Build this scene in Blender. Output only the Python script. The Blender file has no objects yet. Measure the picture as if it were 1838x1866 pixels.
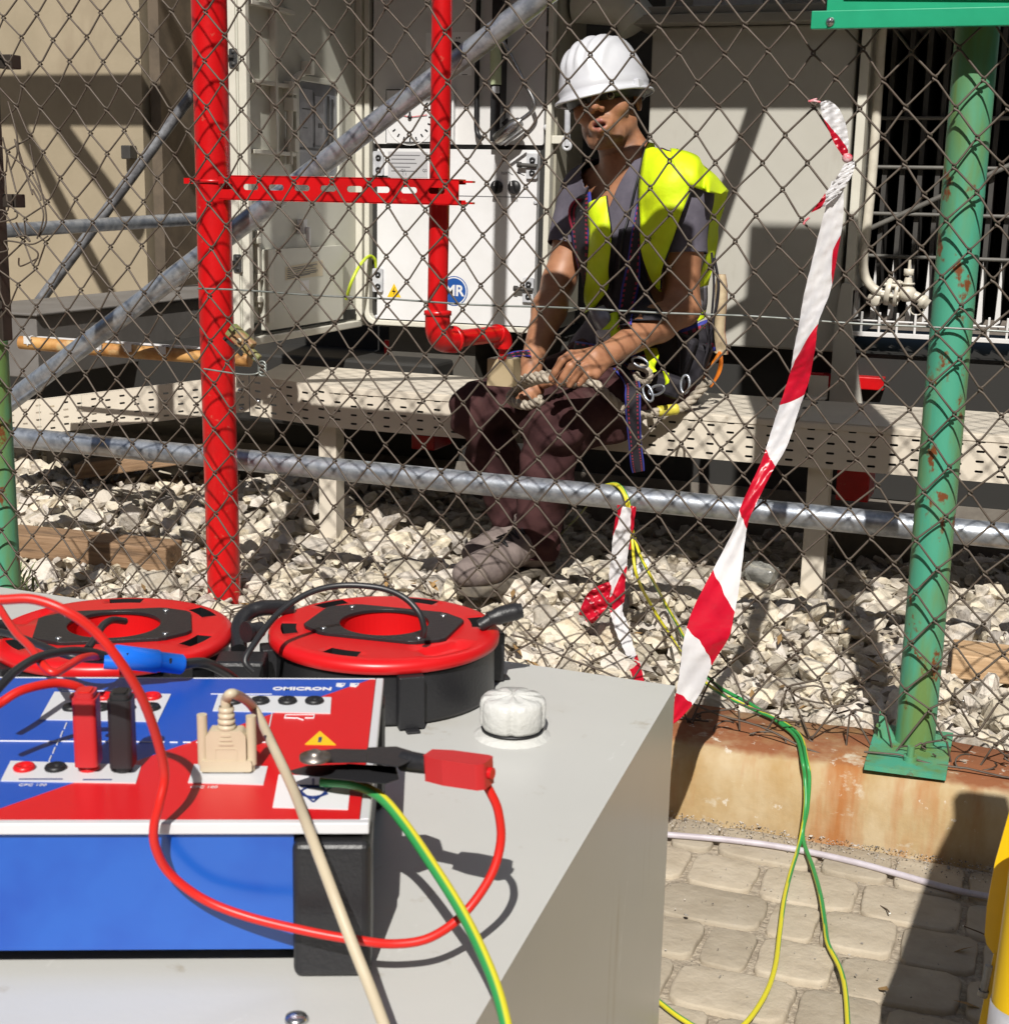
import bpy, bmesh, math, random
import numpy as np
from mathutils import Vector, Matrix
random.seed(7); RNG = np.random.default_rng(7)
SC = bpy.context.scene
COL = SC.collection
# ------------------------------------------------------------------ camera
F_PX, CX, CY, CAM_H = 2600.0, 919.0, 933.0, 0.93
_X = np.array([.9367, .0951, -.3374]); _Zd = np.array([-256., 11745., 2600.])
_Z = -_Zd/np.linalg.norm(_Zd); _X = _X-_Z*(_X@_Z); _X /= np.linalg.norm(_X); _Y = np.cross(_Z, _X)
cam_d = bpy.data.cameras.new('camera'); cam = bpy.data.objects.new('camera', cam_d); COL.objects.link(cam)
_r = (_X[0], _Y[0], _Z[0]); _d = (_X[1], _Y[1], _Z[1]); _f = (_X[2], _Y[2], _Z[2])
cam.matrix_world = Matrix(((_r[0], -_d[0], -_f[0], 0), (_r[1], -_d[1], -_f[1], 0), (_r[2], -_d[2], -_f[2], CAM_H), (0, 0, 0, 1)))
cam_d.sensor_width = 36; cam_d.lens = 36*F_PX/1866; cam_d.clip_end = 300; cam_d.clip_start = .05
cam_d.dof.use_dof = True; cam_d.dof.focus_distance = 2.9; cam_d.dof.aperture_fstop = 26
SC.camera = cam
# ------------------------------------------------------------------ light
SUN_DIR = Vector((-.25, 1, -1)).normalized()
wd = bpy.data.worlds.new('World'); SC.world = wd; wd.use_nodes = True
_nt = wd.node_tree; _bg = _nt.nodes['Background']; _sky = _nt.nodes.new('ShaderNodeTexSky')
_sky.sky_type = 'NISHITA'; _sky.sun_disc = False; _sky.sun_elevation = math.asin(-SUN_DIR.z)
_sky.sun_rotation = math.atan2(-SUN_DIR.x, -SUN_DIR.y); _sky.dust_density = 1.5
_nt.links.new(_sky.outputs[0], _bg.inputs[0]); _bg.inputs[1].default_value = .05
sun_d = bpy.data.lights.new('sun', 'SUN'); sun_d.energy = 5.0; sun_d.angle = math.radians(.5); sun_d.color = (1, .96, .90)
sun = bpy.data.objects.new('sun', sun_d); COL.objects.link(sun); sun.rotation_euler = SUN_DIR.to_track_quat('-Z', 'Y').to_euler()
SC.view_settings.view_transform = 'Standard'; SC.view_settings.look = 'None'; SC.view_settings.exposure = .13; SC.view_settings.gamma = 1
SC.cycles.max_bounces = 8; SC.cycles.diffuse_bounces = 3; SC.cycles.transparent_max_bounces = 8

# ------------------------------------------------------------------ measuring helpers (photo pixel -> point on a real plane)
def ray(px, py):
    c = np.array([px-CX, py-CY, F_PX]); return np.array([c@_X, c@_Y, c@_Z])/F_PX
def PY(px, py, y): r = ray(px, py); return r*(y/r[1])+[0, 0, CAM_H]
def PZ(px, py, z): r = ray(px, py); return r*((z-CAM_H)/r[2])+[0, 0, CAM_H]
def PX(px, py, x): r = ray(px, py); return r*(x/r[0])+[0, 0, CAM_H]
def V3(*a): return np.array(a, float)
def unit(v): v = np.asarray(v, float); return v/max(np.linalg.norm(v), 1e-12)
# ------------------------------------------------------------------ materials
MATS = {}
def mat(name, col, rough=.5, metal=0., col2=None, nscale=30., nlo=.4, nhi=.6, bump=0., bscale=80., bdist=.004, spec=.5, coat=0., stretch=(1, 1, 1), attr=None, detail=4., sss=0., trans=0., alpha=1.):
    m = bpy.data.materials.new(name); m.use_nodes = True; nt = m.node_tree; b = nt.nodes['Principled BSDF']; L = nt.links.new
    b.inputs['Roughness'].default_value = rough; b.inputs['Metallic'].default_value = metal
    b.inputs['Specular IOR Level'].default_value = spec; b.inputs['Coat Weight'].default_value = coat
    if coat: b.inputs['Coat Roughness'].default_value = .08
    if sss: b.inputs['Subsurface Weight'].default_value = sss; b.inputs['Subsurface Radius'].default_value = (.01, .004, .002); b.inputs['Subsurface Scale'].default_value = .3
    b.inputs['Transmission Weight'].default_value = trans; b.inputs['Alpha'].default_value = alpha
    b.inputs['Base Color'].default_value = (*col, 1)
    tc = mp = None
    def coords():
        nonlocal tc, mp
        if mp is None:
            tc = nt.nodes.new('ShaderNodeTexCoord'); mp = nt.nodes.new('ShaderNodeMapping'); mp.inputs['Scale'].default_value = stretch
            L(tc.outputs['Object'], mp.inputs['Vector'])
        return mp.outputs['Vector']
    out = None
    if attr:
        a = nt.nodes.new('ShaderNodeAttribute'); a.attribute_name = attr; out = a.outputs['Color']
    if col2 is not None:
        n = nt.nodes.new('ShaderNodeTexNoise'); n.inputs['Scale'].default_value = nscale; n.inputs['Detail'].default_value = detail; n.inputs['Roughness'].default_value = .62; L(coords(), n.inputs['Vector'])
        mr = nt.nodes.new('ShaderNodeMapRange'); mr.inputs['From Min'].default_value = nlo; mr.inputs['From Max'].default_value = nhi; L(n.outputs['Fac'], mr.inputs['Value'])
        mx = nt.nodes.new('ShaderNodeMix'); mx.data_type = 'RGBA'; L(mr.outputs[0], mx.inputs['Factor'])
        mx.inputs['A'].default_value = (*col, 1); mx.inputs['B'].default_value = (*col2, 1)
        if attr:
            mx.blend_type = 'MULTIPLY'; L(out, mx.inputs['A'])
        out = mx.outputs['Result']
    if out is not None: L(out, b.inputs['Base Color'])
    if bump:
        n2 = nt.nodes.new('ShaderNodeTexNoise'); n2.inputs['Scale'].default_value = bscale; n2.inputs['Detail'].default_value = 5.; L(coords(), n2.inputs['Vector'])
        bp = nt.nodes.new('ShaderNodeBump'); bp.inputs['Strength'].default_value = bump; bp.inputs['Distance'].default_value = bdist
        L(n2.outputs['Fac'], bp.inputs['Height']); L(bp.outputs[0], b.inputs['Normal'])
    MATS[name] = m; return m
def layer(m, col, scale, lo, hi, stretch=(1, 1, 1), detail=5., axis=None, zlo=None, zhi=None, seed=0.):
    """adds a stain layer with a noise-shaped outline (optionally only between two heights) over a material's colour"""
    nt = m.node_tree; b = nt.nodes['Principled BSDF']; L = nt.links.new
    tc = nt.nodes.new('ShaderNodeTexCoord'); mp = nt.nodes.new('ShaderNodeMapping'); mp.inputs['Scale'].default_value = stretch; mp.inputs['Location'].default_value = (seed, seed*1.7, seed*.3)
    L(tc.outputs['Object'], mp.inputs['Vector'])
    n = nt.nodes.new('ShaderNodeTexNoise'); n.inputs['Scale'].default_value = scale; n.inputs['Detail'].default_value = detail; n.inputs['Roughness'].default_value = .65; L(mp.outputs[0], n.inputs['Vector'])
    v = n.outputs['Fac']
    if zlo is not None:
        sp = nt.nodes.new('ShaderNodeSeparateXYZ'); L(tc.outputs['Object'], sp.inputs[0])
        z = nt.nodes.new('ShaderNodeMapRange'); z.inputs['From Min'].default_value = zlo; z.inputs['From Max'].default_value = zhi; z.inputs['To Min'].default_value = -.35; z.inputs['To Max'].default_value = .35
        L(sp.outputs[axis or 2], z.inputs['Value'])
        ad = nt.nodes.new('ShaderNodeMath'); L(v, ad.inputs[0]); L(z.outputs[0], ad.inputs[1]); v = ad.outputs[0]
    mr = nt.nodes.new('ShaderNodeMapRange'); mr.inputs['From Min'].default_value = lo; mr.inputs['From Max'].default_value = hi; L(v, mr.inputs['Value'])
    mx = nt.nodes.new('ShaderNodeMix'); mx.data_type = 'RGBA'; L(mr.outputs[0], mx.inputs['Factor']); mx.inputs['B'].default_value = (*col, 1)
    s = b.inputs['Base Color']
    if s.is_linked: L(s.links[0].from_socket, mx.inputs['A'])
    else: mx.inputs['A'].default_value = s.default_value
    L(mx.outputs['Result'], s); return m
# ------------------------------------------------------------------ mesh builder
def frame_of(d, ref=None):
    d = unit(d); u = np.cross(d, ref if ref is not None else ([0, 0, 1] if abs(d[2]) < .9 else [1, 0, 0])); u = unit(u); return u, np.cross(d, u), d
def spline(pts, n=8, closed=False):
    p = [np.asarray(q, float) for q in pts]; out = []; N = len(p)
    for i in range(N if closed else N-1):
        if closed: a, b, c, d = p[(i-1) % N], p[i], p[(i+1) % N], p[(i+2) % N]
        else: a, b, c, d = p[max(i-1, 0)], p[i], p[i+1], p[min(i+2, N-1)]
        for k in range(n):
            t = k/n; out.append(.5*((2*b)+(c-a)*t+(2*a-5*b+4*c-d)*t*t+(3*b-a-3*c+d)*t**3))
    if not closed: out.append(p[-1])
    return np.array(out)
class MB:
    def __init__(s): s.v = []; s.f = []; s.m = []; s.s = []; s.n = 0; s.c = []
    def add(s, vs, fs, mi=0, smooth=False, col=None):
        o = s.n; s.v.extend([tuple(map(float, q)) for q in vs]); s.n += len(vs)
        for f in fs: s.f.append(tuple(o+i for i in f)); s.m.append(mi); s.s.append(smooth)
        s.c.extend([col or (1, 1, 1)]*len(vs))
        return s
    def box(s, c, d, mi=0, R=None):
        c = np.asarray(c, float); h = np.asarray(d, float)/2; R = np.eye(3) if R is None else np.asarray(R)
        vs = [c+R@(h*[x, y, z]) for x in (-1, 1) for y in (-1, 1) for z in (-1, 1)]
        return s.add(vs, [(0, 1, 3, 2), (4, 6, 7, 5), (0, 4, 5, 1), (2, 3, 7, 6), (0, 2, 6, 4), (1, 5, 7, 3)], mi)
    def bx(s, x0, x1, y0, y1, z0, z1, mi=0): return s.box(((x0+x1)/2, (y0+y1)/2, (z0+z1)/2), (abs(x1-x0), abs(y1-y0), abs(z1-z0)), mi)
    def tube(s, path, r, n=10, mi=0, closed=False, caps=True, col=None):
        p = np.asarray(path, float); N = len(p); r = np.full(N, r) if np.isscalar(r) else np.asarray(r, float)
        t = np.roll(p, -1, 0)-np.roll(p, 1, 0)
        if not closed: t[0] = p[1]-p[0]; t[-1] = p[-1]-p[-2]
        t /= np.maximum(np.linalg.norm(t, axis=1), 1e-9)[:, None]
        u = frame_of(t[0])[0]; vs = []; an = np.arange(n)*2*np.pi/n; ca, sa = np.cos(an), np.sin(an)
        for i in range(N):
            u = unit(u-t[i]*(u@t[i])); w = np.cross(t[i], u)
            vs.extend(p[i]+r[i]*(ca[:, None]*u+sa[:, None]*w))
        fs = []
        for i in range(N if closed else N-1):
            a, b = i*n, ((i+1) % N)*n
            for k in range(n): fs.append((a+k, a+(k+1) % n, b+(k+1) % n, b+k))
        s.add(vs, fs, mi, True, col)
        if caps and not closed:
            s.add(vs[:n], [tuple(range(n-1, -1, -1))], mi); s.add(vs[-n:], [tuple(range(n))], mi)
        return s
    def cyl(s, a, b, r, r2=None, n=24, mi=0): return s.tube([a, b], [r, r if r2 is None else r2], n, mi)
    def lathe(s, o, ax, prof, n=32, mi=0, smooth=True, closed=False):
        u, w, d = frame_of(ax); o = np.asarray(o, float); vs = []; fs = []
        for (r, z) in prof:
            for k in range(n):
                a = 2*np.pi*k/n; vs.append(o+d*z+r*(math.cos(a)*u+math.sin(a)*w))
        M = len(prof)
        for i in range(M if closed else M-1):
            for k in range(n): fs.append((i*n+k, i*n+(k+1) % n, ((i+1) % M)*n+(k+1) % n, ((i+1) % M)*n+k))
        return s.add(vs, fs, mi, smooth)
    def prism(s, poly, o, u, v, t, mi=0, mi_side=None):
        o, u, v = (np.asarray(q, float) for q in (o, u, v)); w = unit(np.cross(u, v)); n = len(poly)
        a = [o+u*x+v*y for x, y in poly]; b = [q+w*t for q in a]
        s.add(a+b, [tuple(range(n-1, -1, -1)), tuple(range(n, 2*n))], mi)
        return s.add(a+b, [(i, (i+1) % n, n+(i+1) % n, n+i) for i in range(n)], mi if mi_side is None else mi_side)
    def hull(s, pts, mi=0, smooth=False):
        bm = bmesh.new(); [bm.verts.new(p) for p in pts]; r = bmesh.ops.convex_hull(bm, input=bm.verts)
        bm.verts.index_update(); used = [v for v in bm.verts if v.link_faces]; ix = {v: i for i, v in enumerate(used)}
        s.add([v.co for v in used], [tuple(ix[v] for v in f.verts) for f in bm.faces], mi, smooth); bm.free(); return s
    def ball(s, c, r, mi=0, n=16, sc=(1, 1, 1), R=None):
        c = np.asarray(c, float); R = np.eye(3) if R is None else np.asarray(R); m = n//2; vs = []; fs = []
        for i in range(m+1):
            for k in range(n):
                th = np.pi*i/m; ph = 2*np.pi*k/n; vs.append(c+R@(np.array(sc)*r*[math.sin(th)*math.cos(ph), math.sin(th)*math.sin(ph), math.cos(th)]))
        for i in range(m):
            for k in range(n): fs.append((i*n+k, (i+1)*n+k, (i+1)*n+(k+1) % n, i*n+(k+1) % n))
        return s.add(vs, fs, mi, True)
    def grid(s, rows, mi=0, smooth=True, mfun=None):
        rows = [list(r) for r in rows]; n = len(rows[0]); vs = [p for r in rows for p in r]
        fs = [(i*n+k, i*n+k+1, (i+1)*n+k+1, (i+1)*n+k) for i in range(len(rows)-1) for k in range(n-1)]
        if mfun is None: return s.add(vs, fs, mi, smooth)
        o = s.n; s.add(vs, [], mi)
        for i in range(len(rows)-1):
            for k in range(n-1): s.f.append(tuple(o+j for j in (i*n+k, i*n+k+1, (i+1)*n+k+1, (i+1)*n+k))); s.m.append(mfun(i, k)); s.s.append(smooth)
        return s
    def build(s, name, mats, parent=None, bevel=0, solid=0, colors=False, weld=False, seg=2, rawparent=False):
        me = bpy.data.meshes.new(name); v = np.array(s.v, float).reshape(-1, 3)
        if parent is not None and not rawparent: v = v-np.array(parent['_o'])
        me.from_pydata(v.tolist(), [], s.f)
        for m in (mats if isinstance(mats, (list, tuple)) else [mats]): me.materials.append(m)
        me.polygons.foreach_set('material_index', s.m); me.polygons.foreach_set('use_smooth', s.s)
        if colors:
            a = me.color_attributes.new('Col', 'FLOAT_COLOR', 'POINT'); a.data.foreach_set('color', np.hstack([np.array(s.c, float), np.ones((s.n, 1))]).ravel())
        if weld:
            bm = bmesh.new(); bm.from_mesh(me); bmesh.ops.remove_doubles(bm, verts=bm.verts, dist=1e-5); bmesh.ops.recalc_face_normals(bm, faces=bm.faces); bm.to_mesh(me); bm.free()
        me.update(); o = bpy.data.objects.new(name, me); COL.objects.link(o)
        if parent is not None: o.parent = parent; o['_o'] = list(parent['_o'])
        else: o['_o'] = [0, 0, 0]
        if solid: md = o.modifiers.new('solid', 'SOLIDIFY'); md.thickness = solid; md.offset = 0
        if bevel: md = o.modifiers.new('bevel', 'BEVEL'); md.width = bevel; md.segments = seg; md.limit_method = 'ANGLE'; md.angle_limit = .6; md.harden_normals = False
        return o
def thing(name, loc, label, cat, group=None, rz=0):
    o = bpy.data.objects.new(name, None); COL.objects.link(o); o.location = loc; o.rotation_euler = (0, 0, rz); o.empty_display_size = .1
    o['_o'] = [float(q) for q in loc] if rz == 0 else [0, 0, 0]
    o['label'] = label; o['category'] = cat
    if group: o['group'] = group
    return o
def tag(o, label, cat, group=None):
    o['label'] = label; o['category'] = cat
    if group: o['group'] = group
    return o
def struct(o, kind='structure'): o['kind'] = kind; return o
def text(name, body, size, o, u, v, m, parent, extrude=.0004, align='CENTER', shear=0, sx=1., offset=0.):
    cu = bpy.data.curves.new(name, 'FONT'); cu.body = body; cu.size = size; cu.extrude = extrude; cu.align_x = align; cu.align_y = 'CENTER'; cu.shear = shear; cu.offset = offset
    tmp = bpy.data.objects.new(name, cu); COL.objects.link(tmp); u = unit(u); v = unit(v); w = np.cross(u, v); oo = np.asarray(o, float)
    bpy.context.view_layer.update(); me = bpy.data.meshes.new_from_object(tmp.evaluated_get(bpy.context.evaluated_depsgraph_get())); bpy.data.objects.remove(tmp); bpy.data.curves.remove(cu)
    if parent is not None: oo = oo-np.array(parent['_o'])
    M = Matrix(((u[0]*sx, v[0], w[0], oo[0]), (u[1]*sx, v[1], w[1], oo[1]), (u[2]*sx, v[2], w[2], oo[2]), (0, 0, 0, 1)))
    me.transform(M); me.materials.clear(); me.materials.append(m); ob = bpy.data.objects.new(name, me); COL.objects.link(ob)
    if parent is not None: ob.parent = parent; ob['_o'] = list(parent['_o'])
    return ob
def rrect(w, h, r, n=4, cx=0, cy=0):
    out = []
    for sx, sy, a0 in ((1, 1, 0), (-1, 1, 90), (-1, -1, 180), (1, -1, 270)):
        for k in range(n+1):
            a = math.radians(a0+90*k/n); out.append((cx+sx*(w/2-r)+r*math.cos(a), cy+sy*(h/2-r)+r*math.sin(a)))
    return out
def fbm(x, y, seed=0):
    return .5*np.sin(3.1*x+1.3*y+seed)+.3*np.sin(5.7*y-4.1*x+2*seed)+.2*np.sin(9.3*x+8.1*y+3*seed)
# ================================================================== MATERIALS
M_red = mat('red_gloss_paint', (.56, .006, .008), .3, col2=(.40, .006, .008), nscale=9, nlo=.45, nhi=.75, bump=.12, bscale=60)
layer(M_red, (.5, .06, .04), 45, .66, .72, detail=3)
M_galv = mat('galvanised_steel', (.50, .53, .57), .38, .75, col2=(.30, .33, .38), nscale=38, nlo=.42, nhi=.62, bump=.1, bscale=120)
layer(M_galv, (.12, .13, .15), 16, .64, .72, stretch=(1, 1, 1))
M_galv_dark = mat('dull_shaded_galvanised', (.30, .31, .33), .5, .5, col2=(.17, .17, .18), nscale=25)
M_green = mat('weathered_green_paint', (.065, .32, .21), .45, col2=(.125, .22, .065), nscale=7, nlo=.43, nhi=.6, stretch=(1.6, 1.6, .28), bump=.12, bscale=40)
layer(M_green, (.16, .30, .13), 14, .55, .75, stretch=(1, 1, .3), seed=3.)
layer(M_green, (.16, .05, .015), 20, .60, .65, stretch=(1, 1, .7), seed=9.)
M_wire = mat('weathered_fence_wire', (.105, .084, .066), .6, .25, col2=(.06, .038, .026), nscale=22, nlo=.5, nhi=.7)
M_wire2 = mat('galvanised_tension_wire', (.36, .38, .36), .45, .6, col2=(.22, .24, .22), nscale=20)
M_signgreen = mat('sign_green_paint', (.015, .33, .17), .35, col2=(.012, .28, .14), nscale=6, bump=.05)
M_white = mat('white_paint', (.70, .70, .71), .4, col2=(.66, .66, .66), nscale=6)
M_black = mat('black_plastic', (.012, .012, .013), .45, bump=.06, bscale=200)
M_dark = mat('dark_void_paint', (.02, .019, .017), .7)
M_steel = mat('bright_steel', (.6, .6, .6), .25, .95, col2=(.45, .45, .45), nscale=60)
M_cream = mat('cream_cable_tray', (.66, .60, .50), .45, col2=(.60, .54, .45), nscale=5, bump=.04, bscale=30)
layer(M_cream, (.45, .38, .28), 18, .66, .78)
M_door = mat('cabinet_grey_green_paint', (.57, .565, .49), .4, col2=(.53, .525, .45), nscale=4, bump=.03, bscale=20)
M_cab = mat('cabinet_white_paint', (.66, .65, .64), .35, col2=(.62, .615, .605), nscale=5)
M_rim = mat('cabinet_rim_paint', (.64, .62, .54), .4, col2=(.58, .56, .48), nscale=6)
M_tank = mat('tank_grey_paint', (.47, .455, .405), .5, col2=(.43, .415, .365), nscale=3, nlo=.35, nhi=.7, bump=.04, bscale=15)
layer(M_tank, (.30, .27, .22), 5, .62, .85, stretch=(1, 1, .3))
M_fin = mat('radiator_dark_paint', (.055, .052, .048), .5, col2=(.04, .037, .034), nscale=6)
M_valve = mat('valve_cream_paint', (.60, .56, .47), .4, col2=(.52, .48, .40), nscale=20, bump=.06)
M_wall = mat('beige_render_wall', (.355, .295, .205), .75, col2=(.30, .25, .17), nscale=3.2, nlo=.35, nhi=.7, bump=.12, bscale=40)
layer(M_wall, (.23, .18, .12), 2.6, .56, .8, stretch=(1, 1, .35)); layer(M_wall, (.10, .07, .05), 40, .74, .78)
M_rustpipe = mat('rusty_ochre_pipe', (.56, .31, .10), .6, col2=(.38, .17, .045), nscale=14, bump=.15, bscale=80); layer(M_rustpipe, (.5, .38, .2), 9, .55, .65)
M_wood = mat('weathered_timber', (.30, .19, .11), .75, col2=(.21, .125, .065), nscale=8, nlo=.4, nhi=.65, stretch=(1, 14, 14), bump=.4, bscale=18)
layer(M_wood, (.12, .075, .045), 6, .52, .7, stretch=(1, 10, 10))
M_wood2 = mat('pale_timber', (.56, .38, .22), .7, col2=(.43, .27, .14), nscale=7, nlo=.4, nhi=.65, stretch=(1, 14, 14), bump=.25, bscale=16)
M_gravel = mat('limestone_gravel', (1, 1, 1), .85, col2=(.74, .69, .62), nscale=34, nlo=.48, nhi=.72, bump=.9, bscale=60, bdist=.008, attr='Col')
layer(M_gravel, (.30, .25, .18), 26, .68, .8)
M_soil = mat('dusty_ground', (.20, .165, .125), .9, col2=(.13, .105, .08), nscale=25, bump=.5, bscale=40, bdist=.01)
M_cobble = mat('tumbled_concrete_paver', (1, 1, 1), .85, col2=(.78, .755, .72), nscale=13, nlo=.35, nhi=.7, bump=.6, bscale=70, bdist=.004, attr='Col')
layer(M_cobble, (.24, .20, .155), 10, .66, .85); layer(M_cobble, (.42, .38, .33), 60, .68, .74)
M_joint = mat('joint_sand', (.42, .36, .275), .95, col2=(.27, .225, .17), nscale=90, bump=.8, bscale=160, bdist=.005)
M_kerb = mat('stained_concrete', (.42, .31, .165), .85, col2=(.47, .37, .23), nscale=9, nlo=.4, nhi=.65, bump=.4, bscale=45, bdist=.005)
layer(M_kerb, (.34, .21, .075), 6, .47, .7, stretch=(1, 1, .5), seed=2.)
layer(M_kerb, (.35, .14, .04), 7.5, .54, .68, stretch=(1, .4, .16), seed=5.)
layer(M_kerb, (.25, .09, .035), 5, .62, .80, zlo=.012, zhi=.042, seed=8.)
layer(M_kerb, (.55, .49, .40), 40, .64, .70, seed=11.)
layer(M_kerb, (.50, .43, .32), 8, .60, .66, stretch=(1, 1, 1.4), seed=14., detail=9.)
M_grit = mat('fine_grit', (1, 1, 1), .9, attr='Col')
M_conduit = mat('lilac_grey_conduit', (.50, .46, .50), .5, col2=(.42, .38, .41), nscale=30)
M_yellow = mat('yellow_gloss_paint', (.80, .53, .005), .3, col2=(.74, .47, .005), nscale=8)
M_blue = mat('logo_blue', (.012, .075, .30), .4)
M_hazard = mat('hazard_yellow', (.80, .50, .01), .45)
M_grey_text = mat('grey_print', (.16, .16, .17), .6)
M_label = mat('yellowed_paper_label', (.60, .53, .38), .6, col2=(.54, .47, .33), nscale=20)
M_clear = mat('clear_plastic', (.55, .56, .58), .2, col2=(.42, .43, .46), nscale=40)
M_tapew = mat('white_tape_film', (.80, .79, .80), .35, col2=(.72, .71, .73), nscale=14, bump=.3, bscale=30, bdist=.006)
M_taper = mat('red_tape_film', (.62, .008, .03), .3, col2=(.5, .006, .025), nscale=14, bump=.3, bscale=30, bdist=.006)
for _m in (M_tapew, M_taper):   # thin plastic film lets some light through
    _nt2 = _m.node_tree; _b = _nt2.nodes['Principled BSDF']; _t = _nt2.nodes.new('ShaderNodeBsdfTranslucent'); _mx = _nt2.nodes.new('ShaderNodeMixShader'); _mx.inputs[0].default_value = .25
    _t.inputs[0].default_value = _b.inputs['Base Color'].default_value; _o = _nt2.nodes['Material Output']
    _nt2.links.new(_b.outputs[0], _mx.inputs[1]); _nt2.links.new(_t.outputs[0], _mx.inputs[2]); _nt2.links.new(_mx.outputs[0], _o.inputs[0])
def stripe_mat(name, c1, c2, period, duty=.5):
    """two-colour insulation: a straight stripe along the cable, from the 'ang' mesh attribute"""
    m = mat(name, c1, .38); nt = m.node_tree; a = nt.nodes.new('ShaderNodeAttribute'); a.attribute_name = 'Col'
    nt.links.new(a.outputs['Color'], nt.nodes['Principled BSDF'].inputs['Base Color']); return m
M_gy = stripe_mat('green_yellow_insulation', (.02, .3, .08), (.7, .6, .02), 1)
# ================================================================== GROUND
b = MB(); b.add([(-30, -30, -.14), (30, -30, -.14), (30, 30, -.14), (-30, 30, -.14)], [(0, 1, 2, 3)]); struct(b.build('ground', M_soil))
# unseen hall added behind and beside the viewer to cut sky fill
b = MB(); b.bx(-24, 24, -9, -8, -.14, 7.2); b.bx(7, 8, -8, 9, -.14, 6.5); blocker = thing('sky_blocker', (0, -8.5, -.14), 'unseen dark hall across the yard, behind the viewer', 'unseen wall')
b.build('wall', mat('blocker_dark', (.10, .09, .078), .85, col2=(.08, .07, .06), nscale=2), blocker)
def gh(x, y):   # gravel height
    h = .012*fbm(x*1.7, y*1.7, 1)
    h = h+.075*np.exp(-((x+1.95)**2/.10+(y-3.75)**2/.10))+.03*np.exp(-((x+.6)**2/.5+(y-3.15)**2/.03))
    return h-.03*np.exp(-((y-2.45)**2)/.01)
xs = np.linspace(-6, 3, 90); ys = np.linspace(2.41, 5.4, 34)
b = MB(); b.grid([[(x, y, gh(x, y)-.020) for x in xs] for y in ys]); struct(b.build('gravel_bed', mat('gravel_fines', (.40, .35, .28), .95, col2=(.24, .20, .155), nscale=60, bump=.8, bscale=120, bdist=.006)))
# loose broken limestone: individually modelled stones, one heap
protos = []
for i in range(36):
    k = random.randint(11, 20); p = RNG.normal(size=(k, 3)); p /= np.linalg.norm(p, axis=1)[:, None]; p *= RNG.uniform(.82, 1.05, (k, 1)); p *= RNG.uniform(.6, 1.0, 3)*[1.15, 1, .62]
    q = MB().hull(p); protos.append((np.array(q.v), q.f))
st = MB()
def put_stones(x0, x1, y0, y1, step, smin, smax, lift, keep=1.):
    for x in np.arange(x0, x1, step):
        for y in np.arange(y0, y1, step):
            if random.random() > keep: continue
            xx, yy = x+random.uniform(-.5, .5)*step, y+random.uniform(-.5, .5)*step
            if yy < 2.445: continue
            s = random.uniform(smin, smax)*random.choice((.75, 1, 1, 1.15)); vv, ff = random.choice(protos)
            e = Matrix.Rotation(random.uniform(0, 6.28), 3, 'Z') @ Matrix.Rotation(random.gauss(0, .45), 3, 'X') @ Matrix.Rotation(random.gauss(0, .45), 3, 'Y')
            t = random.choice((1, 1, 1, .9, .8, .66))*random.uniform(.92, 1.08); w = random.uniform(-.02, .03)
            c = (t*(.635+w), t*(.575+w*.6), t*(.485-w))
            st.add((vv*s)@np.array(e).T+[xx, yy, float(gh(xx, yy))+lift+random.uniform(-.01, .01)], ff, 0, False, c)
put_stones(-3.4, 1.2, 2.46, 4.3, .046, .026, .042, -.016)
put_stones(-3.4, 1.2, 2.46, 3.5, .056, .024, .048, .004, .8)
put_stones(-2.9, 1.2, 2.46, 3.4, .085, .045, .066, .0, .55)
put_stones(-2.7, .4, 2.46, 3.2, .03, .009, .018, .010, .3)
put_stones(-2.2, -1.65, 3.5, 3.95, .05, .03, .045, .02, .9)
struct(st.build('gravel', M_gravel, colors=True), 'stuff')
# tumbled pavers in running courses, one sheet
pv = MB()
def paver(cx, cy, w, d, z0, col, rot):
    ang = np.linspace(0, 2*np.pi, 28, endpoint=False); p = 7.; cs, sn = np.cos(ang), np.sin(ang)
    sup = (np.abs(cs)**p+np.abs(sn)**p)**(-1/p); wob = 1+.018*np.sin(3*ang+rot*40)+.012*np.sin(7*ang+cx*31)
    ring = np.stack([cs*sup*wob*w/2, sn*sup*wob*d/2], 1); c, s_ = math.cos(rot), math.sin(rot); ring = ring@np.array([[c, s_], [-s_, c]])
    vs = []; hx, hy = random.gauss(0, .012), random.gauss(0, .012)
    for sc, z in ((1., -.03), (1., -.0085), (.991, -.0038), (.968, -.0010), (.925, -.0002), (.5, .0003)):
        for q in ring*sc: vs.append((cx+q[0], cy+q[1], z0+z+hx*q[0]+hy*q[1]))
    n = 28; fs = [(i*n+k, i*n+(k+1) % n, (i+1)*n+(k+1) % n, (i+1)*n+k) for i in range(5) for k in range(n)]; fs.append(tuple(5*n+k for k in range(n)))
    pv.add(vs, fs, 0, True, col)
y = 2.135; row = 0
pv.add([(-3, -1.5, -.0885), (2.5, -1.5, -.0885), (2.5, 2.215, -.0885), (-3, 2.215, -.0885)], [(0, 1, 2, 3)], 1)
while y > -.6:
    d = .112; x = -2.4+random.uniform(0, .1)
    while x < 1.6:
        w = random.choice((.075, .11, .11, .15, .165)); t = random.uniform(.82, 1.12)
        paver(x+w/2, y-.02*x+random.uniform(-.002, .002), w-.008, d-.0085, -.08+random.uniform(-.002, .002), (.45*t, .39*t, .30*t), random.gauss(0, .012))
        x += w
    y -= d; row += 1
struct(pv.build('pavement', [M_cobble, M_joint], colors=True))
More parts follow.
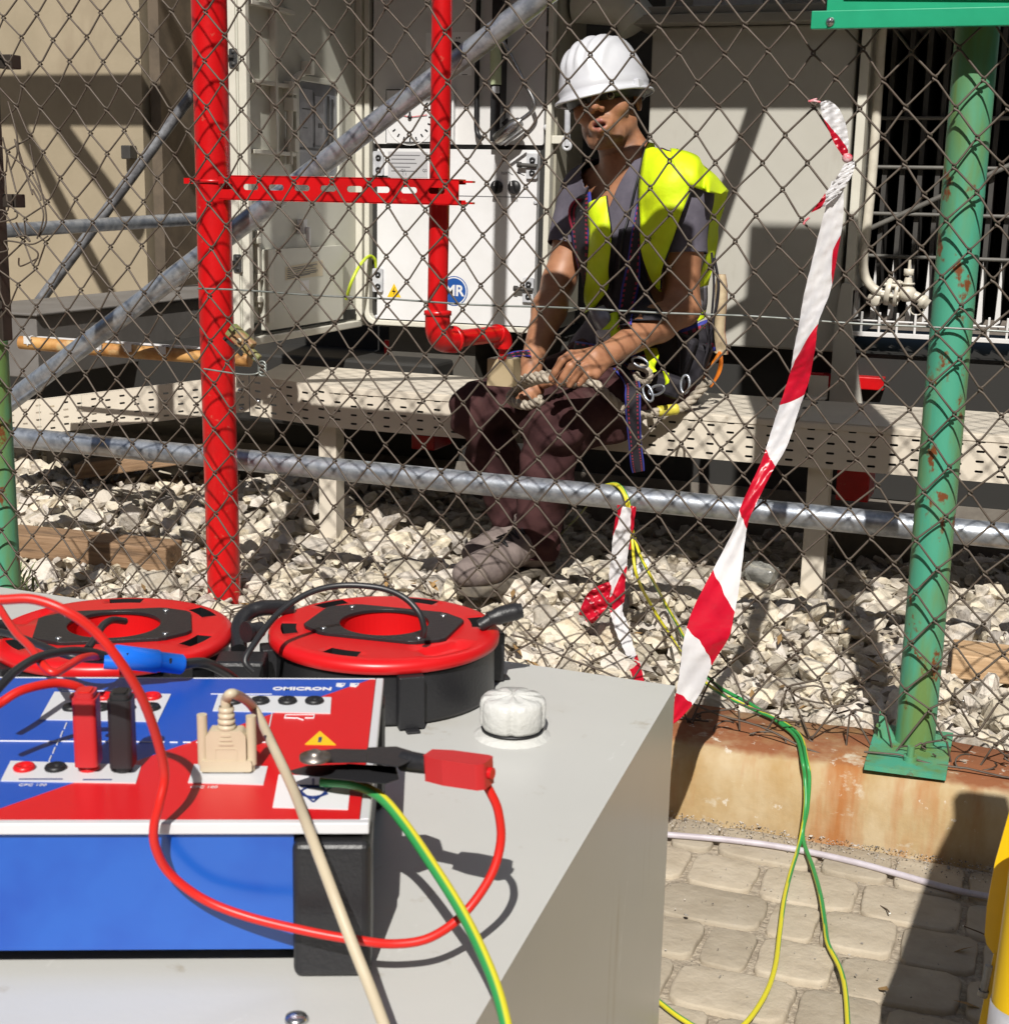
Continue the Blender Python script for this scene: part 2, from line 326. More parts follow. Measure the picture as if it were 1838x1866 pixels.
# dry leaves and twigs blown among the stones
b = MB()
for i in range(150):
    x, yy = random.uniform(-2.3, .4), random.uniform(2.47, 3.1) if i < 120 else random.uniform(1.4, 2.15); z = float(gh(x, yy))+random.uniform(.022, .04) if yy > 2.4 else -.076; a, L_ = random.uniform(0, 6.28), random.uniform(.008, .022); u = V3(math.cos(a), math.sin(a), random.uniform(-.5, .5)); w = V3(-math.sin(a), math.cos(a), random.uniform(-.5, .5)); t = random.uniform(.5, 1.1); c = V3(x, yy, z)
    if i % 3 == 0: b.tube([c-u*L_*1.4, c+w*.003, c+u*L_*1.4], .0011, 5, col=(.16*t, .11*t, .07*t))
    else: b.add([c-u*L_, c+w*L_*.32+V3(0, 0, .003), c+u*L_, c-w*L_*.32], [(0, 1, 2), (0, 2, 3)], 0, False, (.33*t, .20*t, .08*t))
struct(b.build('leaf_litter', M_grit, colors=True), 'stuff')
# concrete kerb under the fence
b = MB(); kx = np.linspace(-5, 2.5, 160); rows = []
for x in kx:
    j = .004*fbm(x*4, 1, 2)
    rows.append([(x, 2.203+j, -.14), (x, 2.206+j, -.03), (x, 2.216+j, .008), (x, 2.228+j*1.5, .030), (x, 2.243+j, .040+.002*fbm(x*3, 0)), (x, 2.33, .041), (x, 2.415+.008*fbm(x*5, 3), .040), (x, 2.445, .02), (x, 2.455, -.1)])
b.grid(rows); struct(b.build('kerb', M_kerb))
# grit collected along the kerb foot and in the joints
g = MB()
for i in range(2200):
    x = random.uniform(-.62, .35); dd = abs(random.gauss(0, .035)); yv = 2.205-dd+(.0 if random.random() < .86 else -random.uniform(0, .5)); s = random.uniform(.0009, .0022)*(2.4 if random.random() < .03 else 1); tet = random.choice(protos)
    t = random.choice((.10, .22, .34, .42, .5)); R_ = np.array(Matrix.Rotation(random.uniform(0, 6), 3, Vector(RNG.normal(size=3)).normalized()))
    g.add(tet[0]@R_.T*s*[1, 1, .7]+[x, yv, -.077+s*.5], tet[1], 0, False, (t, t*.92, t*.82))
struct(g.build('grit', M_grit, colors=True), 'stuff')
# ================================================================== FENCE
FY = 2.32; CW, CV = .0722, .0838
k0 = PY(1075.2, 99.5, FY)
fence = thing('chain_link_fence', (-.13, 2.36, .04), 'weathered chain link fence of diamond wire mesh between two green posts', 'fence')
wm = MB()
nc0, nc1 = -37, 50; z_lo, z_hi = .035, 1.78
def knot(i, j):
    x = k0[0]+i*CW/2; z = k0[2]+j*CV/2
    dx = .0025*math.sin(i*2.3+j*1.1)+.002*math.sin(j*.7+i*.31); dz = .0025*math.sin(i*1.7-j*2.1)
    if z < .16: dz += (.16-z)*.35*math.sin(i*1.9); dx += (.16-z)*.12*math.sin(i*2.7+j)
    if x < -1.78: k = min(1, (-1.78-x)/.15)*math.exp(-((z-.93)/.2)**2); dx += .035*k*math.sin(j*2.1+i); dz += .02*k*math.sin(i*3+j)
    return np.array([x+dx, FY, z+dz])
for i in range(nc0, nc1):
    path = []
    jlo = int(math.floor((z_lo-k0[2])/(CV/2))); jhi = int(math.ceil((z_hi-k0[2])/(CV/2)))
    for j in range(jlo, jhi+1):
        right = ((i+j) % 2 == 1)
        p = knot(i+1 if right else i, j); sgn = 1 if right else -1
        # the wire rounds its neighbour: comes in behind, leaves in front
        path += [p+[sgn*-.0045, .0026*sgn, -.0050], p+[sgn*.0024, .0030*sgn, -.0012], p+[sgn*.0028, -.0008*sgn, .0012], p+[sgn*-.0040, -.0028*sgn, .0052]]
    wm.tube(np.array(path), .00178, 6, 0)
wm.build('wire_mesh', M_wire, fence)
tw = MB()
def wobble(p0, p1, n=24, a=.0015):
    p0, p1 = np.asarray(p0), np.asarray(p1); return [p0+(p1-p0)*t+[0, .001*math.sin(19*t), a*math.sin(11*t+1)+a*.7*math.sin(31*t)] for t in np.linspace(0, 1, n)]
a_, c_ = PY(360, 527, FY+.005), PY(1838, 603, FY+.005)
tw.tube(wobble(a_, a_+(c_-a_)*1.1), .0019, 6)
tw.build('tension_wire', M_wire2, fence)
tw = MB(); tw.tube(wobble(PY(930, 1160, FY+.006), PY(1650, 1430, FY-.06), 30, .004), .0018, 6); tw.tube(wobble((-2.1, FY+.004, .09), (-.47, FY+.004, .05), 30, .004), .0018, 6)
tw.tube(wobble((-.2, FY-.05, .05), (.5, FY-.03, .05), 14, .005), .0018, 6)
for (qx, qy) in ((1480, 1265), (1520, 1270), (1330, 1330), (1400, 1350), (1770, 1390), (1660, 1375), (1640, 1400)):   # loose curled ends
    c = PY(qx, qy, FY-.02); th = random.uniform(0, 6)
    tw.tube([c+.02*np.array([math.cos(th+t)*(1+.2*t), .3*math.sin(2*t), .7*math.sin(th+t)]) for t in np.linspace(0, 5, 16)], .0016, 6)
tw.build('bottom_wire', M_wire, fence)
# torn wires bunched at the left post
tw = MB()
for pts in ([(15, 185), (30, 240), (40, 300), (70, 350), (75, 365)], [(5, 250), (20, 310), (30, 350)], [(55, 262), (62, 300), (75, 345), (85, 400), (72, 430)], [(60, 345), (80, 390), (68, 435)], [(0, 405), (28, 398), (32, 388), (27, 385)], [(0, 460), (15, 455), (8, 440), (25, 440), (60, 445), (88, 430)], [(35, 470), (38, 485), (70, 470)], [(20, 310), (32, 280), (28, 255), (52, 330), (60, 355)], [(48, 445), (70, 462), (60, 485)], [(30, 405), (40, 425), (55, 440), (48, 430), (30, 432)]):
    tw.tube(spline([PY(x, y, FY-.004+.004*math.sin(x)) for x, y in pts], 6), .0017, 6)
tw.build('torn_wire', M_wire, fence)
def post(x, y, z0, z1, r, name='post'):
    q = MB(); q.cyl((x, y, z0), (x, y, z1), r, n=32); return q.build(name, M_green, fence)
post(-.1276, 2.366, .045, 2.1, .0325)
b = MB(); b.prism([(-.194, 2.2225), (-.068, 2.2285), (-.069, 2.4305), (-.196, 2.4245)], (0, 0, .0425), (1, 0, 0), (0, 1, 0), .008); bp_ = b.build('base_plate', M_green, fence, bevel=.0015)
b = MB(); b.cyl((-.127, 2.272, .05), (-.127, 2.272, .075), .006, n=10); b.cyl((-.127, 2.272, .05), (-.127, 2.272, .058), .0115, n=6)
b.build('bolt', M_green, bp_)
b = MB(); b.prism([(0, 0), (.03, 0), (0, .05)], (-.1276-.06, 2.363, .0505), (1, 0, 0), (0, 0, 1), .005); b.build('gusset', M_green, bp_)
post(-1.992, 2.37, -.05, .62, .03)
b = MB(); b.bx(-2.003, -1.965, 2.37, 2.40, .62, 2.0); b.bx(-2.003, -1.995, 2.33, 2.37, .62, 2.0)
for (hx, hy) in ((21, 113), (29, 366)): c = PY(hx, hy, 2.36); b.bx(c[0]-.02, c[0]+.012, 2.345, 2.375, c[2]-.013, c[2]+.013)
b.build('gate_post', mat('dark_brown_steel', (.05, .038, .03), .5, .2, col2=(.03, .025, .02), nscale=15), fence, bevel=.002)
b = MB(); b.bx(-.895, -.515, 2.300, 2.303, 1.535, 1.868); tag(b.build('torso_shade_plate', M_white, bevel=.001), 'unseen plate added above the frame to shade the worker', 'sign')  # unseen plate, added to cast the shade across the worker's torso
# ------------------------------------------------------------------ sign on the fence (its back rail and lower edge show)
sg = thing('sign_board', (-.15, 2.28, 1.185), 'large green framed sign board bolted to the rusty green post', 'sign')
b = MB(); b.bx(-.363, -.02, 2.272, 2.284, 1.1855, 1.2115); b.build('rail', M_signgreen, sg, bevel=.0012)
b = MB(); b.bx(-.343, -.025, 2.2855, 2.297, 1.2, 2.575); b.build('back_panel', M_signgreen, sg, bevel=.0012)
b = MB(); q0 = PY(1538, 2, 2.283); b.prism([(-.318, 1.2295), (-.035, 1.2205), (-.035, 2.55), (-.318, 2.55)], (0, 2.285, 0), (1, 0, 0), (0, 0, 1), .0035, 0); b.build('sign_face', M_white, sg)
c = PY(1512, 40, 2.272); b = MB(); b.lathe(c, (0, -1, 0), [(0, .0045), (.0045, .004), (.0068, .001), (.007, 0)], 20)
sc_ = b.build('screw', M_steel, sg)
b = MB(); b.box(c+[0, -.0046, 0], (.0016, .001, .011), 0, np.array(Matrix.Rotation(.6, 3, 'Y'))); b.build('slot', M_dark, sc_)
# ================================================================== RED PIPES
def ring(mb, outer, inner, o, u, v, t, mi=0):
    o, u, v = (np.asarray(q, float) for q in (o, u, v)); w = unit(np.cross(u, v)); n = len(outer)
    L = [[o+u*x+v*y+w*k for x, y in loop] for loop in (outer, inner) for k in (0, t)]
    vs = L[0]+L[1]+L[2]+L[3]; fs = []
    for i in range(n):
        j = (i+1) % n; fs += [(i, j, n+j, n+i), (n+i, n+j, 3*n+j, 3*n+i), (3*n+i, 3*n+j, 2*n+j, 2*n+i)]
    return mb.add(vs, fs, mi)
UX, UY, UZ = V3(1, 0, 0), V3(0, 1, 0), V3(0, 0, 1)
def plate(mb, x0, x1, z0, z1, y, t, mi=0, r=0.):
    poly = rrect(x1-x0, z1-z0, r, 4, (x0+x1)/2, (z0+z1)/2) if r else [(x0, z0), (x1, z0), (x1, z1), (x0, z1)]
    return mb.prism(poly, (0, y, 0), UX, UZ, t, mi)
rp = thing('standpipe', (-1.716, 2.78, 0), 'thick glossy red vertical pipe standing in the gravel', 'pipe')
b = MB(); b.tube([(-1.7135, 2.78, -.03), (-1.7185, 2.78, .7), (-1.7215, 2.78, 2.3)], .038, 36); b.build('pipe', M_red, rp)
b = MB(); b.lathe((-1.718, 2.78, .948), (0, 0, 1), [(.038, -.004), (.0415, -.003), (.0415, .003), (.038, .004)], 36)
b.box((-1.657, 2.755, .945), (.045, .012, .026)); b.cyl((-1.664, 2.735, .945), (-1.664, 2.775, .945), .006, n=10); b.lathe((-1.664, 2.735, .945), (0, -1, 0), [(0, .01), (.011, .01), (.011, 0)], 6)
b.box((-1.765, 2.765, .948), (.03, .012, .012)); b.build('pipe_clamp', M_red, rp)
ch = thing('strut_channel', (-1.38, 2.735, .935), 'red slotted strut channel bridging the two red pipes', 'strut channel')
# slotted web, with real holes
def slotted(mb, x0, x1, z0, z1, y, t, slots, mi=0):
    """flat bar in the XZ plane with stadium holes (centres, length, height)"""
    slots = sorted(slots); edges = [x0]+[(slots[i][0]+slots[i+1][0])/2 for i in range(len(slots)-1)]+[x1]
    for i, (sx, sz, L, h) in enumerate(slots):
        a, c = edges[i], edges[i+1]; r = h/2; hole = []
        for k in range(24):
            an = 2*math.pi*k/24; hole.append((sx+(L/2-r)*(1 if math.cos(an) > 0 else -1)+r*math.cos(an), sz+r*math.sin(an)))
        out = []
        for k in range(24):
            an = 2*math.pi*k/24; dx, dz = math.cos(an), math.sin(an); s = min(((c-sx) if dx > 0 else (sx-a))/max(abs(dx), 1e-6), ((z1-sz) if dz > 0 else (sz-z0))/max(abs(dz), 1e-6)); out.append([sx+dx*s, sz+dz*s])
        for cx_, cz_ in ((a, z0), (a, z1), (c, z0), (c, z1)):
            k = min(range(24), key=lambda q: (out[q][0]-cx_)**2+(out[q][1]-cz_)**2); out[k] = [cx_, cz_]
        ring(mb, out, hole, (0, y, 0), UX, UZ, t, mi)
zc = .9355
b = MB(); slotted(b, -1.665, -1.112, zc-.0245, zc+.0245, 2.716, .0025, [(-1.648+.061*k, zc+.002, .036, .0125) for k in range(9)])
for s in (-1, 1):
    b.bx(-1.665, -1.112, 2.7135, 2.752, zc+s*.0245-.00125, zc+s*.0245+.00125); b.bx(-1.665, -1.112, 2.750, 2.7525, min(zc+s*.0155, zc+s*.0232), max(zc+s*.0155, zc+s*.0232))
for s in (-1, 1): b.bx(-1.112, -1.092, 2.738, 2.7525, zc+s*.021-.002, zc+s*.021+.002)
b.build('channel', M_red, ch, bevel=.0008)
b = MB(); b.lathe((-1.1815, 2.78, zc), (0, 0, 1), [(.021, -.013), (.0235, -.012), (.0235, .012), (.021, .013)], 28); b.box((-1.1815, 2.748, zc), (.03, .014, .02)); b.build('pipe_clamp', M_red, ch)
dp = thing('drop_pipe', (-1.185, 2.78, .63), 'thinner red vertical pipe ending in an elbow and a short branch beside the worker', 'pipe')
e0 = PY(797, 622, 2.78); e1 = V3(-1.115, 2.99, e0[2]+.004)
b = MB(); b.tube([(-1.1835, 2.78, e0[2]+.05), (-1.1815, 2.78, .95), (-1.1775, 2.78, 2.3)], .021, 28); b.build('pipe', M_red, dp)
hd = unit(e1-V3(*e0)); pa = [e0+UZ*.06]+[e0+UZ*.03*(1-math.sin(t))+hd*.03*(1-math.cos(t)) for t in np.linspace(0, math.pi/2, 8)]+[e0+hd*.055]
b = MB(); b.tube(np.array(pa), .0265, 28); b.lathe(e0+UZ*.058, (0, 0, 1), [(.021, -.004), (.029, -.003), (.029, .006), (.021, .008)], 28); b.lathe(e0+hd*.05, hd, [(.018, -.004), (.029, -.003), (.029, .006), (.0185, .008)], 28); b.build('elbow', M_red, dp)
b = MB(); b.tube([e0+hd*.05, e1-hd*.02], .0185, 24)
b.tube(np.array([e1-hd*.02]+[e1-hd*.022+hd*.024*math.sin(t)-UZ*.024*(1-math.cos(t)) for t in np.linspace(0, math.pi/2, 7)]+[e1-UZ*.034+hd*.002]), .0215, 24)
b.cyl(e1-UZ*.032+hd*.002, e1-UZ*.06+hd*.002, .009, n=14); b.build('branch', M_red, dp)
b = MB(); p_ = e1+hd*.002; b.box(p_+[-.004, -.004, -.089], (.058, .0015, .060)); b.box(p_+[-.034, .022, -.089], (.0015, .05, .060)); b.box(p_+[.026, .022, -.089], (.0015, .05, .060)); b.box(p_+[-.004, .022, -.0585], (.056, .05, .0015))
M_shield = mat('tan_sheet_metal', (.46, .37, .23), .45, .1, col2=(.40, .32, .19), nscale=12); b.build('shield', M_shield, dp)
# ================================================================== SCAFFOLD TUBES
def scaf(name, a, c, r, m, label, ext=(0, 0)):
    a, c = np.asarray(a, float), np.asarray(c, float); d = unit(c-a); a = a-d*ext[0]; c = c+d*ext[1]
    q = MB(); q.tube([a, c], r, 28, caps=True); q.tube([c-d*.03, c], r*.86, 20); o = q.build(name, m); return tag(o, label, 'scaffold tube')
scaf('scaffold_tube', PY(5, 742, 2.95), PY(980, 0, 2.95), .0242, M_galv, 'galvanised tube rising steeply from the lower left, passing behind both red pipes', (.05, 1.3))
scaf('scaffold_tube', PY(20, 796, 2.9), PY(1838, 977, 2.9), .0256, M_galv, 'long low horizontal galvanised tube running in front of the worker\'s shins', (.06, .6))
scaf('scaffold_tube', PY(35, 600, 4.55), PY(330, 200, 4.75), .021, M_galv_dark, 'thin slanting tube, coloured dark for shade, in front of the beige wall', (.3, .9))  # steel colour darkened for the shade along this tube
scaf('scaffold_tube', PY(0, 421, 3.7), PY(372, 398, 4.5), .0225, M_galv, 'short grey level tube crossing the thin slanting tube at the beige wall', (.4, .3))
# out of the frame overhead: the rest of the scaffold, whose shadows fall on the wall and the tank
for (a, c, lb) in (((-.44, 2.95, 2.45), (-.66, 2.95, 1.72), 'upright galvanised tube above the frame beside the sign board'),
                   ((-3.95, 3.7, 2.95), (-3.28, 3.7, 1.84), 'galvanised tube above the frame leaning over the beige wall, leftmost of four'),
                   ((-3.75, 3.72, 2.85), (-3.2, 3.72, 2.22), 'flatter galvanised tube above the frame over the beige wall, second of four'),
                   ((-3.07, 3.7, 3.25), (-2.72, 3.7, 2.3), 'steep galvanised tube above the frame over the beige wall, third of four'),
                   ((-3.0, 3.75, 2.62), (-2.55, 3.75, 1.75), 'galvanised tube above the frame nearest the standpipe, fourth of four')):
    scaf('scaffold_tube', a, c, .027, M_galv, lb)
b = MB(); b.bx(-5.2, -2.9, 3.98, 4.03, 2.40, 2.56); tag(b.build('shade_board', M_wood), 'unseen board added above the frame to cast a band of shade on the beige wall', 'board')  # unseen board, added to cast the level band of shade on the wall
# ================================================================== BEIGE WALL
wl = thing('rendered_wall', (-3.5, 5.3, 0), 'tall beige rendered wall with a recessed bay, stained and shadow crossed', 'wall')
b = MB(); b.bx(-7, PY(263, 300, 5.2)[0], 5.2, 5.7, -.2, 4); b.build('wall_face', M_wall, wl)
b = MB(); b.bx(-7, -1.2, 5.72, 5.9, -.2, 4); b.build('recessed_bay', M_wall, wl)
b = MB(); x_ = PY(268, 300, 5.2)[0]; b.bx(x_, x_+.05, 5.24, 5.719, -.2, 4); b.build('shade_side', mat('shade_side_brown', (.13, .10, .07), .7, col2=(.09, .07, .05), nscale=8), wl)  # dark brown stands in for the shaded side of the wall step
b = MB(); c = PY(243, 278, 5.2); b.box(c+[0, -.03, 0], (.045, .05, .055)); b.build('socket_box', M_fin, wl, bevel=.004)
# cable duct and pipe run low on the left
b = MB(); b.bx(-2.95, -2.62, 3.3, 5.0, .40, .575); b.bx(-2.96, -2.61, 3.29, 5.01, .575, .583); tag(b.build('cable_duct', mat('dark_duct_paint', (.19, .18, .17), .5, col2=(.15, .14, .13), nscale=5), bevel=.003), 'closed grey metal cable duct behind the rusty ochre pipe', 'cable duct')
op = thing('ochre_pipe', (-2.3, 3.05, .56), 'rusty ochre pipe with silver clips lying behind the left post', 'pipe')
pa, pc = PY(38, 624, 3.05), PY(400, 652, 3.12); b = MB(); b.tube([pa, pa+(pc-pa)*.5+[0, 0, -.002], pa+(pc-pa)*1.15], .0172, 22); b.build('pipe', M_rustpipe, op)
for t in (.06, .42, .57, .74):
    c = pa+(pc-pa)*t; b = MB(); b.tube([c+[0, -.0185*math.cos(k), .0185*math.sin(k)] for k in np.linspace(-.2, 2.4, 9)], .0022, 6)
    b.prism([(-.011, -.004), (.011, -.004), (.011, .016), (-.011, .016)], c+[0, -.0185, .004], UX, UZ, .0012); b.build('clip', M_cab, op)
b = MB(); d_ = pc-pa; b.box(pa+d_*.5+[0, .022, .017], (np.linalg.norm(d_)*.95, .012, .004)); b.build('cover_strip', M_white, op)
# ================================================================== CABLE TRAYS (perforated)
def perforated(mb, o, u, v, nu, L, H, pitch, rows, sl, sh, t=.0012, mi=0):
    """sheet with staggered stadium holes; o lower left, u along, v up"""
    o, u, v = np.asarray(o, float), unit(u), unit(v); w = np.cross(u, v); rp_ = H/(rows+.75)
    def emit(poly): mb.add([o+u*x+v*y for x, y in poly], [tuple(range(len(poly)))], mi)
    for c in range(nu):
        x0, x1 = c*pitch, (c+1)*pitch; xm = (x0+x1)/2; off = rp_*(.14 if c % 2 else .5); 
        emit([(x0, 0), (x1, 0), (x1, off), (x0, off)]); emit([(x0, off+rows*rp_), (x1, off+rows*rp_), (x1, H), (x0, H)])
        for r in range(rows):
            za, zb = off+r*rp_, off+(r+1)*rp_; zm = (za+zb)/2; R = sh/2
            hole = [(xm+(sl/2-R)*(1 if math.cos(a) > 0 else -1)+R*math.cos(a), zm+R*math.sin(a)) for a in [math.pi*2*(k+.5)/12 for k in range(12)]]
            rect = []
            for k in range(12):
                a = math.pi*2*(k+.5)/12; dx, dy = math.cos(a), math.sin(a); s = min(pitch/2/max(abs(dx), 1e-6), rp_/2/max(abs(dy), 1e-6)); rect.append([xm+dx*s, zm+dy*s])
            for qx, qz in ((x0, za), (x0, zb), (x1, za), (x1, zb)):
                k = min(range(12), key=lambda i: (rect[i][0]-qx)**2+(rect[i][1]-qz)**2); rect[k] = [qx, qz]
            n = 12; vs = [o+u*x+v*y for x, y in rect]+[o+u*x+v*y for x, y in hole]+[o+u*x+v*y-w*t for x, y in hole]
            mb.add(vs, [(k, (k+1) % n, n+(k+1) % n, n+k) for k in range(n)]+[(n+k, n+(k+1) % n, 2*n+(k+1) % n, 2*n+k) for k in range(n)], mi)
TZ, TF, TB, TH = .433, 3.33, 3.70, .108
def tray(name, label, a, c, width, n_in=(0, 0, 1)):
    """covered tray along a->c (front lower edge direction), front face on the right of travel"""
tr = thing('cable_tray', (-1.2, 3.5, 0), 'long covered cream cable tray with slotted side used as a bench by the worker', 'cable tray')
c0 = V3(PY(600, 690, TF)[0], TF, 0); x_end = 1.3; cT = PY(455, 684, TF); eT = PY(-40, 742, TF)
b = MB(); pit = .047; Ls = x_end-c0[0]; nu = int(Ls/pit); perforated(b, c0+[0, 0, TZ-TH], UX, UZ, nu, Ls, TH, Ls/nu, 4, .0185, .0056)
def sloped(mb, pl, pr_, h0):
    """section of side panel whose top runs from pl (left) to pr_ (right)"""
    d = pr_-pl; L = np.linalg.norm(d); n = max(1, int(L/pit)); perforated(mb, pl-[0, 0, h0], d, UZ-unit(d)*0, n, L, h0, L/n, 4, .0185, .0056)
sloped(b, cT, c0+[0, 0, TZ], TH); b.build('side_panel', M_cream, tr)
pB = PZ(558, 655, TZ)
b = MB(); b.prism([(cT[0], TF+.001), (x_end, TF+.001), (x_end, TB), (pB[0], TB)], (0, 0, TZ-.0015), UX, UY, .003)
b.bx(c0[0], x_end, TF-.0025, TF-.0008, TZ-.016, TZ-.0016); b.build('cover', M_cream, tr, bevel=.0012)
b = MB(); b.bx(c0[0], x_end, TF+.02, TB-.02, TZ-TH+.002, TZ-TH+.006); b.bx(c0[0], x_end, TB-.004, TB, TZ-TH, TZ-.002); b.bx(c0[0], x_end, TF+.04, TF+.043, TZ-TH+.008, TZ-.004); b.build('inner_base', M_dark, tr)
for x in (-1.742, -.448, .75): b = MB(); b.bx(x-.028, x+.024, TF+.028, TF+.078, -.04, TZ-TH); b.build('leg', M_cream, tr, bevel=.002)
for qx, qy in ((471, 732), ): b = MB(); c = PY(qx, qy, TF-.001); b.lathe(c, (0, -1, 0), [(0, .007), (.005, .006), (.008, .002), (.008, 0)], 6); b.build('bolt', M_steel, tr)
b = MB(); c = PZ(1480, 727, TZ)
b.box(c+[.01, .012, .03], (.05, .004, .06)); b.box(c+[.01, -.012, .004], (.05, .05, .003)); b.build('bracket', M_cream, tr)
for k in range(3): b = MB(); c = PZ(1448+18*k, 752-10*k+4, TZ); b.lathe(c, UZ, [(.007, 0), (.007, .004), (.004, .006), (0, .006)], 8); b.build('bolt', M_fin, tr)
t2 = thing('cable_tray', tuple(eT*[1, 1, 0]), 'open cream slotted tray side sloping down to the left green post', 'cable tray')
b = MB(); sloped(b, eT, cT-[.003, 0, 0], .098); b.build('side_panel', M_cream, t2)
b = MB(); d_ = unit(cT-eT); b.prism([(0, 0), (np.linalg.norm(cT-eT), 0), (np.linalg.norm(cT-eT), .022), (0, .022)], eT+[0, .001, .0005], d_, UY, .002); b.build('folded_edge', M_cream, t2)
for s_ in (.24, .40, .92): b = MB(); c = eT+(cT-eT)*s_; b.prism([(0, 0), (.0018, 0), (.0018, -.097), (0, -.097)][::-1], c+[0, -.0002, -.0005], d_, UZ, .0015); b.build('joint_strip', M_rim, t2)
for q in ((441, 746), (438, 712)): b = MB(); c = PY(*q, TF-.001); b.lathe(c, (0, -1, 0), [(0, .007), (.005, .006), (.008, .002), (.008, 0)], 6); b.build('bolt', M_steel, t2)
b = MB(); b.bx(-3.6, -1.62, 3.78, 4.3, .24, .452); tag(b.build('void_dark_box', M_dark, bevel=.01), 'near-black box put in for the dark void behind the sloping tray side', 'dark void box')  # near-black box added to paint in the dark void behind the tray
# ================================================================== CONTROL CABINET
cb = thing('control_cabinet', (-1.59, 4.0, .55), 'white control cabinet with round gauge and open grey-green door behind the red pipes', 'cabinet')
X0, X1, YF = -1.872, -1.304, 3.85
def cz(px, py, y=3.85): p = PY(px, py, y); return p[0], p[2]
b = MB(); b.bx(X0+.008, X1-.004, YF+.02, 4.13, .556, 2.2); b.build('body', M_door, cb, bevel=.004)
b = MB(); ring(b, rrect(X1-X0, 2.3-.55, .035, 5, (X0+X1)/2, (2.3+.55)/2), rrect(X1-X0-.032, 2.3-.55-.032, .025, 5, (X0+X1)/2, (2.3+.55)/2), (0, YF+.02, 0), UX, UZ, .026); b.build('rim', M_rim, cb, bevel=.003)
b = MB(); plate(b, X0+.017, X1-.017, .567, 2.28, YF+.0195, .003); b.build('interior', M_dark, cb)
zs = cz(840, 263)[1]; zb = cz(840, 588)[1]; zt = cz(840, 272)[1]
b = MB(); plate(b, X0+.026, X1-.024, zs, 2.2, YF+.015, .012, 0, .006); up_ = b.build('upper_panel', M_cab, cb, bevel=.002)
b = MB(); plate(b, X0+.043, X1-.036, zb, zt, YF+.015, .022, 0, .006); lo_ = b.build('lower_panel', M_white, cb, bevel=.002)
yl, yu = YF-.0072, YF+.0028
# lower panel fittings
b = MB(); z1 = cz(840, 357)[1]; plate(b, X0+.044, X1-.037, z1-.0012, z1+.0012, yl, .0004); b.build('seam', M_grey_text, lo_)
x_, z_ = cz(829, 530); lg = MB(); 
def disc(r0, r1, n=48): return [(x_+r1*math.cos(2*math.pi*k/n), z_+r1*math.sin(2*math.pi*k/n)) for k in range(n)]
lg.prism(disc(0, .0425), (0, yl, 0), UX, UZ, .0006, 1); lg.prism(disc(0, .040), (0, yl-.0006, 0), UX, UZ, .0005, 0); lg.prism(disc(0, .0365), (0, yl-.0011, 0), UX, UZ, .0004, 1)
lgo = lg.build('logo', [M_white, M_blue], lo_)
text('lettering', 'MR', .043, (x_+.001, yl-.0018, z_), UX, UZ, M_white, lgo, .0003, offset=.0012)
x_, z_ = cz(720, 530); b = MB(); b.prism([(x_-.022, z_-.018), (x_+.022, z_-.018), (x_, z_+.022)], (0, yl, 0), UX, UZ, .0005); wt = b.build('warning_label', M_hazard, lo_)
b = MB(); b.prism([(x_-.003, z_-.013), (x_+.006, z_+.001), (x_-.001, z_+.001), (x_+.004, z_+.014), (x_-.007, z_-.003), (x_, z_-.003)], (0, yl-.0006, 0), UX, UZ, .0003); b.build('symbol', M_black, wt)
x_, z_ = cz(745, 300); b = MB(); plate(b, x_-.062, x_+.062, z_-.036, z_+.036, yl, .0008); b.build('rating_plate', mat('rating_plate_grey', (.60, .60, .62), .35, .3), lo_)
for k, s_ in enumerate((.09, .075, .08, .06, .082)):
    b = MB(); plate(b, x_-.052, x_-.052+s_, z_+.024-.011*k, z_+.027-.011*k, yl-.0008, .0002); b.build('print_line', M_grey_text, lo_)
text('print', 'C E', .010, (x_-.01, yl-.0011, z_-.027), UX, UZ, M_grey_text, lo_, .0001)
for px_, py_, s_ in ((737, 311, 'Q1'), (776, 311, 'Q2'), (908, 365, 'S32'), (942, 365, 'S3')): q = cz(px_, py_); text('print', s_, .011, (q[0], yl-.0003 if px_ > 800 else yl-.0011, q[1]), UX, UZ, M_black, lo_, .0001)
b = MB(); q = cz(702, 324); plate(b, q[0]-.02, q[0]+.02, q[1]-.006, q[1]+.006, yl, .0006); b.build('print_block', M_black, lo_)
text('print', 'REM', .011, (*[cz(921, 316)[0]], yl-.0003, cz(921, 316)[1]), UX, UZ, M_grey_text, lo_, .0001)
for s_ in (0, 1):
    b = MB(); a_, c_ = cz(927+30*s_, 313+7*s_), cz(936+6*s_, 319-6*s_); b.tube([(a_[0], yl-.0004, a_[1]), (c_[0], yl-.0004, c_[1])], .0008, 5); b.build('print_line', M_black, lo_)
for px_, a in ((907, .15), (939, -.1)):
    x_, z_ = cz(px_, 341); b = MB(); b.lathe((x_, yl, z_), (0, -1, 0), [(.0185, 0), (.0185, .006), (.015, .010), (0, .010)], 26); b.box((x_, yl-.017, z_), (.010, .016, .032), 0, np.array(Matrix.Rotation(a, 3, 'Y'))); kn = b.build('selector_knob', M_black, lo_)
    b = MB(); b.box((x_+math.sin(a)*.009, yl-.0255, z_+.009), (.002, .001, .012), 0, np.array(Matrix.Rotation(a, 3, 'Y'))); b.build('pointer', M_white, kn)
